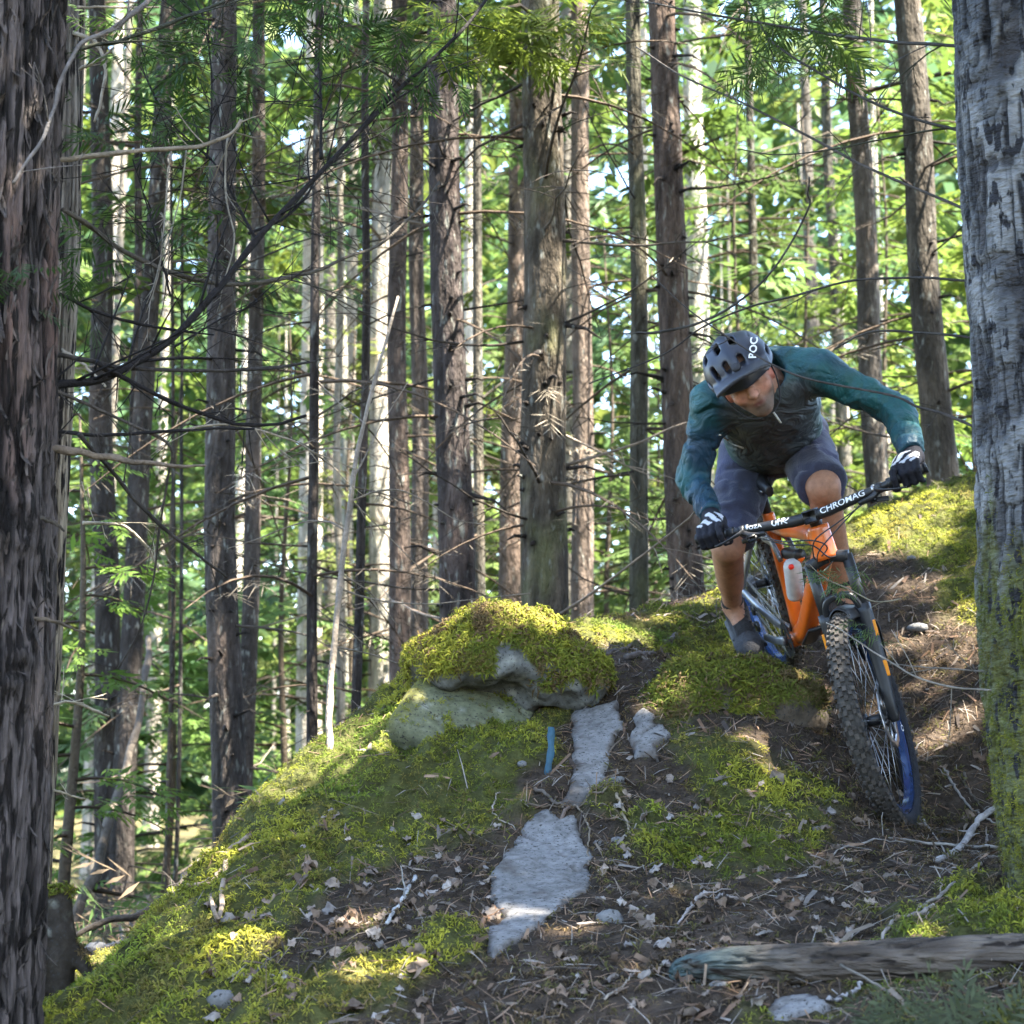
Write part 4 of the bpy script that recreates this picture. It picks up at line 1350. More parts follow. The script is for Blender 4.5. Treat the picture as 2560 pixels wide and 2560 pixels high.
# ------------------------------------------------------------------ birch on the right
YB = 5.05
def bx_edge(y):
    return np.interp(y, [-50, 0, 300, 500, 900, 1200, 1500, 1700, 1932], [1772, 1775, 1792, 1811, 1838, 1850, 1880, 1916, 1966])
RB = .20
wpx = RB * F_PX / YB / K
bpix = [(float(bx_edge(y)) + wpx, y) for y in (0, 300, 600, 900, 1200, 1500, 1700, 1900)]
bpath = trunk_path(bpix, YB, 10.5, 380, fine_to=2.1)
z = bpath[:, 2]
brad = RB * np.clip(1.0 - (z - .5) / 15, .15, 1.3)
V, F, d = bark_rings(bpath, brad, 230, .004, 61, flare=.0, fz=3, fa=3, dense=True)
ax_ = np.stack([np.interp(V[:, 2], z, bpath[:, 0]), np.full(len(V), YB), V[:, 2]], -1)
out = nrm(V - ax_)
th = np.arctan2(out[:, 1], out[:, 0])
ca, sa = np.cos(th), np.sin(th)
zz = V[:, 2]
# horizontal bark creases, vertical dark cracks, flaking plates
crease = sstep(.09, .0, np.abs(fbm(ca * 1.5, sa * 1.5, zz * 7 + .8 * np.sin(th * 2), 3, 62)))
crack = sstep(.15, .02, np.abs(fbm(ca * 10, sa * 10, zz * 3.0, 2, 63))) * sstep(-.15, .1, fbm(ca * 4 + 3, sa * 4, zz * 9, 2, 64))
plate = sstep(.18, .30, fbm(ca * 2.2 + 5, sa * 2.2, zz * 2.6, 3, 65) + .25 * sstep(.9, .2, zz))
V = V + out * (-.008 * crack - .006 * crease - .009 * plate + .004 * fbm(ca * 10, sa * 10, zz * 14, 2, 66))[:, None]
base = lerp(np.array([.065, .066, .070]), np.array([.215, .212, .21]), sstep(-.4, .5, fbm(ca * 3, sa * 3, zz * 5, 3, 67))[:, None])
base = lerp(base, np.array([.045, .040, .040]), plate[:, None] * (.8 + .5 * fbm(ca * 12, sa * 12, zz * 12, 2, 68))[:, None].clip(0, 1))
base = lerp(base, np.array([.008, .007, .008]), (crack * .97)[:, None])
base = lerp(base, base * .35, (crease * .8)[:, None])
spk = sstep(.25, .5, fbm(ca * 22, sa * 22, zz * 26, 2, 74))
base = lerp(base, base * .4, (spk * .7)[:, None])
for (a, b, sx_, sz_, dark) in [(1905, 85, .040, .055, .95), (1880, 130, .07, .025, .6), (1875, 300, .02, .03, .9), (1900, 300, .02, .02, .8), (1885, 480, .10, .025, .7), (1918, 520, .05, .05, .7), (1860, 690, .05, .12, .75), (1900, 740, .07, .09, .6), (1875, 800, .05, .05, .5), (1790, 18, .03, .02, .9)]:
    c0 = Q(a, b, YB - RB * .8)
    w = np.exp(-((V[:, 0] - c0[0]) / sx_) ** 2 - ((V[:, 2] - c0[2] + .3 * np.abs(V[:, 0] - c0[0])) / sz_) ** 2) * (V[:, 1] < YB)
    w = sstep(.35, .7, w + .25 * fbm(ca * 14, sa * 14, zz * 16, 2, 69))
    base = lerp(base, np.array([.035, .032, .034]), (w * dark)[:, None])
    V = V - out * (w * .008)[:, None]
mossy = sstep(-.1, .35, sstep(1.15, -.2, zz) * 1.6 - .60 + .7 * fbm(ca * 3, sa * 3, zz * 4, 3, 70))
base = lerp(base, lerp(np.array([.040, .045, .014]), np.array([.13, .13, .028]), (.5 + .5 * fbm(ca * 16, sa * 16, zz * 22, 2, 71))[:, None]), (mossy * .92)[:, None])
birch = thing('birch_tree', 'grey birch trunk with dark scars above and green moss below', 'tree', bpath[0])
part(birch, 'trunk', (V, F), M['birch_bark'], np.clip(base, 0, 1))
r = np.random.default_rng(72)
pr = mossy * (V[:, 1] < YB + .05)
k = r.choice(len(V), 4200, p=pr / pr.sum())
mb = MB()
tufts(mb, V[k] + r.normal(0, .004, (len(k), 3)), out[k], r.uniform(.007, .015, len(k)), moss_color(V[k, 0], V[k, 1], V[k, 2], r) * .8, 4, r)
part(birch, 'moss', mb, M['moss'], kind='stuff', smooth=False)


def z8(pts):
    return [((1660 + a * .4658) / K, (b * .4658) / K) for a, b in pts]


RB_ = [
    (z8([(1700, 1150), (1570, 1100), (1200, 950), (900, 800), (480, 580), (100, 410), (-150, 250)]), 5.1, 5.9, 6, 3, (.075, .065, .058), 4, .15),
    (z8([(1700, 730), (1535, 690), (1300, 620), (1000, 490), (700, 310), (560, 200), (450, 0), (430, -40)]), 5.1, 5.7, 6, 3, (.055, .05, .045), 8, .18),
    (z8([(1700, 250), (1510, 245), (1150, 215), (800, 170), (500, 120), (100, 50), (-100, 10)]), 5.1, 5.7, 7, 3, (.065, .06, .055), 8, .18),
    (z8([(1650, 680), (1510, 690), (1200, 740), (900, 800), (600, 830), (400, 800)]), 5.15, 5.5, 4, 2, (.05, .05, .035), 4, .12),
    (z8([(1700, 1500), (1605, 1505), (1350, 1490), (1000, 1510), (700, 1590), (450, 1650), (200, 1760), (0, 1900), (-400, 2060)]), 5.1, 5.6, 5, 2.5, (.05, .045, .042), 2, .12),
    (z8([(1720, 1830), (1630, 1810), (1400, 1790), (1140, 1775), (1020, 1815), (920, 1870)]), 5.1, 5.4, 5, 3, (.055, .05, .045), 1, .08),
    (z8([(780, 950), (772, 1040), (770, 1130), (600, 1430), (400, 1620), (200, 1730), (0, 1780), (-150, 1790)]), 6.0, 6.2, 3, 5, (.05, .045, .04), 3, .12),
    ([(1870, 815), (1838, 806), (1790, 785), (1733, 768), (1683, 746), (1536, 717), (1463, 690), (1391, 647), (1300, 585), (1230, 520)], 5.1, 5.5, 6, 2, (.060, .052, .048), 3, .10),
    (z8([(1500, 240), (1400, 300), (1280, 400), (1180, 490), (1140, 560)]), 5.3, 5.5, 3, 2, (.05, .05, .035), 3, .1),
    ([(1880, 1302), (1800, 1297), (1735, 1280), (1690, 1255), (1640, 1225), (1590, 1190), (1560, 1175)], 5.0, 5.6, 4, 2, (.20, .17, .14), 3, .12),
    ([(1870, 1268), (1800, 1262), (1730, 1258), (1680, 1252)], 5.05, 5.4, 3, 2, (.14, .12, .10), 2, .08),
]
for i, (pts, y0, y1, w0, w1, c, tw, tl) in enumerate(RB_):
    px_branch(birch, pts, y0, y1, w0, w1, c, 100 + i, 'branch', tw, tl, knots=False)
r = np.random.default_rng(73)
mb = MB()
nb_ = 44
zz = r.uniform(3.2, 9.5, nb_)
az = r.uniform(-1.2, 1.2, nb_) + np.where(r.uniform(0, 1, nb_) < .2, np.pi, 0)  # unseen crown spread mostly rightward so that it shades the slope
boughs(mb, np.stack([np.interp(zz, z, bpath[:, 0]), np.full(nb_, YB), zz], -1), az, r.uniform(.1, .7, nb_), r.uniform(1.8, 4.2, nb_), r, np.array([.10, .13, .025]), 12, .40, 9, .12, wr=.015, curve=.15)
part(birch, 'crown', mb, M['foliage'], kind='stuff', smooth=False)
# needled twig tips among the birch branches at the top
mb = MB()
O = np.array([Q(r.uniform(1370, 1580), r.uniform(5, 130), r.uniform(5.4, 5.8)) for _ in range(60)])
D = np.stack([r.normal(.2, .9, 60), r.normal(0, .5, 60), r.normal(-.35, .35, 60)], -1)
for k in range(2):
    sprays(mb, O + r.normal(0, .03, O.shape), D + r.normal(0, .4, D.shape), nrm(np.array([0, 0, 1.]) + r.normal(0, .4, O.shape)), r.uniform(.07, .14, 60), 13, .03, np.array([.06, .095, .022]) * r.uniform(.7, 1.4, (60, 1)), r, tip=.35, gap=True)
part(birch, 'needled_twigs', mb, M['foliage'], kind='stuff', smooth=False)

# ------------------------------------------------------------------ unseen conifers added right of and behind the camera to shade the slope
for i, (x, y, zlo, top, cr) in enumerate([(4.5, 4.4, 3.0, 9.5, 2.4), (5.4, 6.4, 3.2, 10.5, 2.5), (4.7, 8.2, 3.8, 10.0, 2.3), (6.6, 3.9, 3.6, 11.5, 2.6), (3.8, 1.6, 3.2, 9.0, 2.2), (7.0, 8.4, 3.6, 12.0, 2.6), (5.6, 1.6, 3.4, 10.5, 2.5),
                                         (3.0, 2.9, 2.9, 8.5, 2.1), (-4.4, -1.6, .8, 10., 2.2), (4.8, -1.6, 1.0, 10., 2.2), (-5.2, 1.6, 1.0, 10., 2.2), (-3.4, -6.5, .3, 11., 2.4), (3.6, -6.0, .3, 11., 2.4)]):
    r = np.random.default_rng(950 + i)
    gz = float(H0(x, y))
    zz = np.linspace(gz - .1, top, 14)
    path = np.stack([np.full(14, x), np.full(14, y), zz], -1)
    V, F, d = bark_rings(path, np.linspace(.16, .03, 14), 12, .008, 90 + i, flare=.3)
    t = thing('conifer_tree', 'unseen conifer added beside or behind the viewer to shade the slope', 'tree', path[0], 'added shade conifers round the slope')
    part(t, 'trunk', (V, F), M['bark_far'], np.array([.09, .075, .06]) * (1 + .3 * d[:, None]))
    nb_ = 62 if i < 8 else 44
    zb = r.uniform(zlo, top, nb_)
    mb = MB()
    boughs(mb, np.stack([np.full(nb_, x), np.full(nb_, y), zb], -1), r.uniform(0, 2 * np.pi, nb_), r.uniform(-.15, .25, nb_), cr * np.clip((top + 1.5 - zb) / (top - zlo + 1), .3, 1) * r.uniform(.7, 1.2, nb_), r, GREENS[i % 6], 11 if i < 8 else 7, .46 if i < 8 else .62, 8 if i < 8 else 5, .10 if i < 8 else .15)
    part(t, 'crown', mb, M['foliage'], kind='stuff', smooth=False)

# ------------------------------------------------------------------ dead sapling and poles on the left
t = thing('dead_sapling', 'leaning pale dead sapling on the mossy crest with bare twigs', 'tree', G(622 * K, 1425 * K))
pth = px_branch(t, [(622, 1428), (622, 1380), (626, 1280), (636, 1150), (648, 1030), (664, 920), (680, 830), (700, 740), (730, 640), (750, 560)], float(G(622 * K, 1425 * K)[1]), 7.5, 13, 4, (.20, .165, .13), 200, 'trunk', 0)
for i, (pts, w) in enumerate([([(655, 950), (700, 930), (750, 925), (800, 945), (860, 980), (920, 990)], 4), ([(650, 1000), (620, 985), (570, 985), (490, 1015), (430, 1035)], 4), ([(640, 1110), (700, 1130), (800, 1140), (900, 1130), (1000, 1120)], 3),
                          ([(630, 1220), (700, 1235), (760, 1255), (800, 1262)], 3.5), ([(668, 900), (690, 860), (720, 800), (770, 720)], 3), ([(690, 800), (640, 760), (600, 720)], 2.5), ([(635, 1160), (670, 1200), (720, 1240)], 2.5),
                          ([(640, 1080), (700, 1120), (750, 1180)], 2.5), ([(660, 940), (720, 1000), (800, 1080)], 2.5)]):
    px_branch(t, pts, 7.2, 7.4, w, 1.6, (.18, .15, .12), 210 + i, 'branch', 2, .12, seg=5)
for i, (pts, y0, y1, w0, w1, c, lab) in enumerate([
        ([(112, 1800), (150, 1720), (190, 1610), (220, 1500), (250, 1400), (272, 1290), (282, 1200)], 8.8, 11.5, 20, 10, (.085, .07, .055), 'grey dead pole leaning against the twin-footed trunk'),
        ([(130, 1772), (200, 1740), (270, 1722), (330, 1680), (352, 1655)], 8.0, 8.6, 9, 12, (.075, .062, .05), 'long dark dead branch slanting up to the mossy flank'),
        ([(280, 1690), (300, 1725), (310, 1745)], 8.2, 8.2, 8, 6, (.14, .11, .085), 'short forked dead twig over the slanting branch')]):
    g0 = Q(*pts[0], y0)
    t = thing('dead_pole', lab, 'dead branch', (g0[0], g0[1], float(H0(g0[0], g0[1]))), 'dead wood on the left forest floor')
    px_branch(t, pts, y0, y1, w0, w1, c, 230 + i, 'stem', 2, .15)
t = thing('fallen_log', 'short dark blue-grey log lying on the left forest floor', 'log', G(240 * K, 1790 * K))
px_branch(t, [(155, 1808), (190, 1795), (230, 1787), (275, 1775)], 8.3, 8.7, 26, 22, (.07, .072, .08), 240, 'stem', 0, seg=14)

# lime green boughs hanging at the top of the largest trunk
big = [o_ for o_ in scene.objects if o_.get('label', '').startswith('largest conifer')][0]
r = np.random.default_rng(97)
mb = MB()
O = np.array([Q(r.uniform(800, 1130), r.uniform(10, 95) + 20 * math.sin(k_), r.uniform(8.0, 8.7)) for k_ in range(150)])
sprays(mb, O, np.stack([r.normal(0, 1, 150), r.normal(0, .5, 150), r.normal(-.3, .25, 150)], -1), nrm(np.array([0, -.2, 1.]) + r.normal(0, .25, O.shape)), r.uniform(.10, .24, 150), 13, .045, np.array([.12, .16, .025]) * r.uniform(.5, 1.3, (150, 1)), r, tip=.4)
for k_ in range(7):
    a_ = Q(1020, 40 + 12 * k_, 8.85); b_ = O[r.integers(0, 150)]
    V, F = tube(np.array([a_, lerp(a_, b_, .5) + [0, 0, .05], b_]), [.012, .008, .003], 5)
    mb.add(V, F, (.06, .045, .03))
part(big, 'green_boughs', mb, M['foliage'], kind='stuff', smooth=False)

# ------------------------------------------------------------------ dead brush and low ferns on the forest floor behind the mound
r = np.random.default_rng(961)
n = 1500
yb = r.uniform(8.5, 22, n); xb = np.where(r.uniform(0, 1, n) < .6, r.uniform(-.30, -.06, n), r.uniform(-.30, .30, n)) * yb
kb = (H0(xb, yb) < .1)
xb, yb = xb[kb], yb[kb]; n = len(xb)
az = r.uniform(0, 6.28, n)
pal = np.array([[.16, .12, .08], [.10, .075, .05], [.07, .11, .03], [.22, .17, .12], [.05, .085, .025]])[r.integers(0, 5, n)]
mb = MB()
sprays(mb, np.stack([xb, yb, H0(xb, yb) + r.uniform(.01, .22, n)], -1), np.stack([np.cos(az), np.sin(az), r.uniform(-.1, .7, n)], -1), nrm(np.array([0, 0, 1.]) + r.normal(0, .4, (n, 3))), r.uniform(.12, .34, n), 9, .035, pal * r.uniform(.7, 1.3, (n, 1)), r)
solo('forest_brush', 'brown dead brush and low green fronds covering the forest floor', None, mb, M['foliage'], kind='stuff', smooth=False, origin=np.zeros(3))
# ================================================================== MOUNTAIN BIKE
M['orange'] = material('orange_paint', (.80, .145, .012), rough=.32, var=.10, vscale=14, spec=.5, coat=.4, second=(.30, .09, .025), sec_scale=7, sec_edge=(.50, .72))
M['black'] = material('black_parts', (.018, .018, .020), rough=.45, var=.25, vscale=30, spec=.5, second=(.06, .05, .04), sec_scale=14, sec_edge=(.62, .85))
M['rubber'] = material('tyre_rubber', None, rough=.85, var=.35, vscale=30, spec=.3, bump=.3, bscale=120)
M['alloy'] = material('grey_alloy', (.30, .31, .33), rough=.38, var=.15, metal=.7, spec=.5)
M['steel'] = material('steel', (.42, .42, .43), rough=.3, var=.1, metal=.9)
M['pale'] = material('pale_grey_can', (.46, .45, .45), rough=.5, var=.12, vscale=40, spec=.4)
M['red'] = material('red_dial', (.75, .03, .015), rough=.4, var=0)
M['white'] = material('white_print', (.80, .80, .80), rough=.5, var=.05)
M['yellow'] = material('yellow_print', (.65, .50, .03), rough=.6, var=.1)
M['decal'] = material('orange_decal', (.85, .28, .01), rough=.4, var=0)
M['maroon'] = material('dark_red_decal', (.40, .025, .012), rough=.4, var=0)
M['rim'] = material('rim_sky_tint', (.018, .045, .14), rough=.22, var=.2, vscale=20, spec=.6, coat=.3)  # black rim with the blue sky reflection painted into its colour

BO = np.array([1.03060941, 7.22065718, 0.56874321])
YAW, BPITCH, ROLL, STEER = 0.23864941, 0.47957127, 0.34837394, -0.46
_B = np.array([[0, 1, 0], [-1, 0, 0], [0, 0, 1.]])
_Rz = rot_axis([0, 0, 1], YAW); _Ry = rot_axis([0, 1, 0], BPITCH); _Rx = rot_axis([1, 0, 0], ROLL)
BR3 = _Rz @ _B @ _Ry @ _Rx
HA = math.radians(64.5)
UPA = np.array([-math.cos(HA), 0, math.sin(HA)])       # steering axis
FWA = np.array([math.sin(HA), 0, math.cos(HA)])
HT = np.array([.47, 0, .62]); HB = HT - .10 * UPA
ST3 = rot_axis(UPA, STEER)


def W(p):
    return BO + np.asarray(p, float) @ BR3.T


def S(p):
    return W(HT + (np.asarray(p, float) - HT) @ ST3.T)


AX = HB - .548 * UPA + .044 * FWA
STEM = HT + .035 * UPA + .045 * FWA
LAT = np.array([0, 1., 0])
bike = thing('mountain_bike', 'orange full suspension mountain bike ridden nose down, front wheel turned', 'bicycle', (1.285, 6.55, -.11))


def bp(name, items, mat, tf=W, parent=None, smooth=True, label=None):
    mb = MB()
    for it in items:
        if len(it) == 3:
            mb.add(tf(it[0]), it[1], it[2])
        else:
            mb.add(tf(it[0]), it[1])
    return part(parent or bike, name, mb, M[mat], smooth=smooth, label=label)


def rtube(pts, ra, rb, seg=16):
    """smooth tube with half-width ra (side) and half-height rb"""
    p = catmull(pts, max(8, len(pts) * 5))
    n = len(p)
    ra = np.interp(np.linspace(0, 1, n), np.linspace(0, 1, len(np.atleast_1d(ra))), np.atleast_1d(ra))
    rb = np.interp(np.linspace(0, 1, n), np.linspace(0, 1, len(np.atleast_1d(rb))), np.atleast_1d(rb))
    T_ = nrm(np.gradient(p, axis=0))
    s = nrm(np.cross(T_, np.cross(LAT, T_)))
    s = np.repeat(LAT[None], n, 0)
    s = nrm(s - T_ * (s * T_).sum(1, keepdims=True))
    u = np.cross(T_, s)
    a = np.linspace(0, 2 * np.pi, seg, endpoint=False)
    ca, sa = np.cos(a), np.sin(a)
    e = .72
    cx, sx = np.sign(ca) * np.abs(ca) ** e, np.sign(sa) * np.abs(sa) ** e
    V = (p[:, None] + s[:, None] * (ra[:, None] * cx)[..., None] + u[:, None] * (rb[:, None] * sx)[..., None]).reshape(-1, 3)
    i, j = np.meshgrid(np.arange(n - 1), np.arange(seg), indexing='ij')
    j2 = (j + 1) % seg
    F = np.stack([i * seg + j, i * seg + j2, (i + 1) * seg + j2, (i + 1) * seg + j], -1).reshape(-1, 4)
    V = np.vstack([V, p[0], p[-1]])
    jj = np.arange(seg); j2 = (jj + 1) % seg
    F = np.vstack([F, np.stack([np.full(seg, n * seg), j2, jj, jj], -1), np.stack([np.full(seg, n * seg + 1), (n - 1) * seg + jj, (n - 1) * seg + j2, (n - 1) * seg + j2], -1)])
    return V, F


def v3(x, z, y=0.0):
    return np.array([x, y, z])


# ---- frame
fr = bp('frame', [
    rtube([HB - .012 * UPA, HT], [.037, .035], [.037, .035]),
    rtube([HT - .035 * UPA - .01 * FWA, v3(.30, .535), v3(.05, .445), v3(-.095, .405)], [.036, .028, .022], [.034, .024, .020]),
    rtube([HB + .02 * UPA - .012 * FWA, v3(.36, .385), v3(.12, .10), v3(.02, .02)], [.030, .034, .034], [.040, .034, .036]),
    rtube([v3(.0, .02), v3(-.03, .16), v3(-.105, .40), v3(-.118, .445)], [.026, .022, .021], [.03, .024, .021]),
    rtube([v3(.06, .30), v3(.20, .40)], [.013], [.016]),
    cyl(v3(.005, .0, -.046), v3(.005, .0, .046), .029, 20)], 'orange')
bp('head_badge', [rtube([HT - .085 * UPA + .032 * FWA, HT - .02 * UPA + .0315 * FWA], [.010, .016], [.0025, .0025]),], 'maroon', parent=fr)
bp('swingarm', [it for s in (-1, 1) for it in (
    rtube([v3(-.02, .03, s * .03), v3(-.13, .02, s * .05), v3(-.30, .02, s * .065), v3(-.434, .028, s * .072)], [.010], [.018, .014]),
    rtube([v3(-.434, .028, s * .072), v3(-.33, .17, s * .062), v3(-.20, .34, s * .045), v3(-.13, .36, s * .032)], [.008], [.012]),
    rtube([v3(-.13, .36, s * .032), v3(-.03, .37, s * .03), v3(.04, .33, s * .028)], [.008], [.02, .014]))], 'alloy')
bp('down_tube_guard', [rtube([v3(.20, .155) + [0.012, 0, -.03], v3(.08, .035) + [0.012, 0, -.02]], [.028], [.006])], 'black')
# rear shock and its pale can with a red dial
bp('rear_shock', [rtube([v3(.03, .345), v3(.20, .405)], [.020], [.020]), cyl(v3(.01, .335), v3(.05, .352), .012, 12)], 'black')
can0, can1 = v3(.17, .24, -.035), v3(.205, .395, -.035)
cd_ = nrm(can1 - can0)
rc = bp('reservoir', [tube(np.array([lerp(can0, can1, t) for t in (0, .03, .1, .5, .86, .95, 1.0)]), np.array([.022, .029, .031, .031, .031, .027, .016]), 20)], 'pale')
bp('dial', [cyl(can1 - cd_ * .022 + np.array([.026, -.010, .012]), can1 - cd_ * .022 + np.array([.034, -.014, .016]), .0095, 14)], 'red', parent=rc)
# ---- saddle and post
bp('seatpost', [tube(np.array([v3(-.118, .43), v3(-.135, .50), v3(-.15, .56)]), [.0165, .0155, .0155], 14)], 'black')
def saddlef(p):
    x, y, zz = p[..., 0], p[..., 1], p[..., 2]
    t = np.clip((x + .30) / .27, 0, 1)
    w = .070 * (1 - t) ** 1.3 + .020
    d = np.sqrt((y / w * .03) ** 2 + ((zz - .575 + .014 * t + .9 * y * y) ) ** 2) - .022
    d = np.maximum(d, np.maximum(x + .028, -.305 - x))
    return d
sv, sf = surface_nets(saddlef, (-.33, -.11, .52), (.0, .11, .63), .006)
bp('saddle', [(sv, sf)], 'black')
bp('saddle_rail', [tube(catmull([v3(-.06, .555, s * .02), v3(-.12, .545, s * .024), v3(-.24, .55, s * .024)], 9), .0035, 6) for s in (-1, 1)], 'steel')
# ---- drivetrain
CA = math.radians(197)
cr = np.array([math.cos(CA), 0, math.sin(CA)])
PED_R, PED_L = .17 * cr + [0, -.150, 0], -.17 * cr + [0, .150, 0]
def crank_arm(s):
    y = s * .078
    return rtube([np.array([0, s * .062, 0]), cr * -s * .06 + [0, y, 0], cr * -s * .17 + [0, y + s * .008, 0]], [.010, .009, .010], [.018, .014, .013])
bp('crank_arm', [crank_arm(-1)], 'alloy')
bp('crank_arm', [crank_arm(1)], 'alloy')
for nm, c0 in (('pedal', PED_R), ('pedal', PED_L)):
    bp(nm, [box(c0, I3, (.048, .048, .007), .003), box(c0 + [.045, 0, 0], I3, (.006, .05, .009), .002), box(c0 - [.045, 0, 0], I3, (.006, .05, .009), .002)], 'black', smooth=False)
ring = []
na = 64
for r0, r1, yy in ((.045, .066, -.052),):
    a = np.linspace(0, 2 * np.pi, na, endpoint=False)
    ro = r1 + .0035 * np.sign(np.sin(a * 32))
    V = np.concatenate([np.stack([np.cos(a) * q, np.full(na, yy + dy), np.sin(a) * q], -1) for q, dy in ((r0, -.0015), (ro, -.0015), (ro, .0015), (r0, .0015))])
    j = np.arange(na); j2 = (j + 1) % na
    ring = (V, np.vstack([np.stack([k * na + j, k * na + j2, ((k + 1) % 4) * na + j2, ((k + 1) % 4) * na + j], -1) for k in range(4)]))
bp('chainring', [ring] + [box(np.array([math.cos(q) * .03, -.052, math.sin(q) * .03]), np.array([[math.cos(q), 0, math.sin(q)], LAT, [-math.sin(q), 0, math.cos(q)]]), (.022, .002, .006)) for q in (0.3, 1.87, 3.44, 5.0)], 'black', smooth=False)
chain = MB()
top = [v3(-.434, .028 + .038, -.052), v3(0, .068, -.052)]; bot = [v3(0, -.068, -.052), v3(-.40, -.05, -.052)]
for a_, b_ in (top, bot):
    n = 34
    for k in range(n):
        p0 = lerp(a_, b_, (k + .5) / n); d_ = nrm(b_ - a_)
        V, F = box(p0, np.array([d_, LAT, np.cross(d_, LAT)]), (.0058, .003 if k % 2 else .0045, .0042))
        chain.add(W(V), F)
part(bike, 'chain', chain, M['steel'], smooth=False)
cas = []
for k in range(9):
    rr = .048 - .0032 * k
    a = np.linspace(0, 2 * np.pi, 28, endpoint=False); ro = rr + .002 * np.sign(np.sin(a * 14))
    yy = -.028 - .0035 * k
    V = np.vstack([np.stack([-.434 + np.cos(a) * ro, np.full(28, yy), .028 + np.sin(a) * ro], -1), np.stack([-.434 + np.cos(a) * ro, np.full(28, yy - .0016), .028 + np.sin(a) * ro], -1), [[-.434, yy - .0016, .028]]])
    j = np.arange(28); j2 = (j + 1) % 28
    cas.append((V, np.vstack([np.stack([j, j2, 28 + j2, 28 + j], -1), np.stack([np.full(28, 56), 28 + j, 28 + j2, 28 + j2], -1)])))
bp('cassette', cas, 'steel', smooth=False)
bp('derailleur', [rtube([v3(-.434, .0, -.08), v3(-.43, -.07, -.085), v3(-.40, -.12, -.07)], [.008], [.018]), cyl(v3(-.40, -.05, -.06), v3(-.40, -.05, -.048), .022, 16), cyl(v3(-.395, -.12, -.06), v3(-.395, -.12, -.048), .022, 16)], 'black')


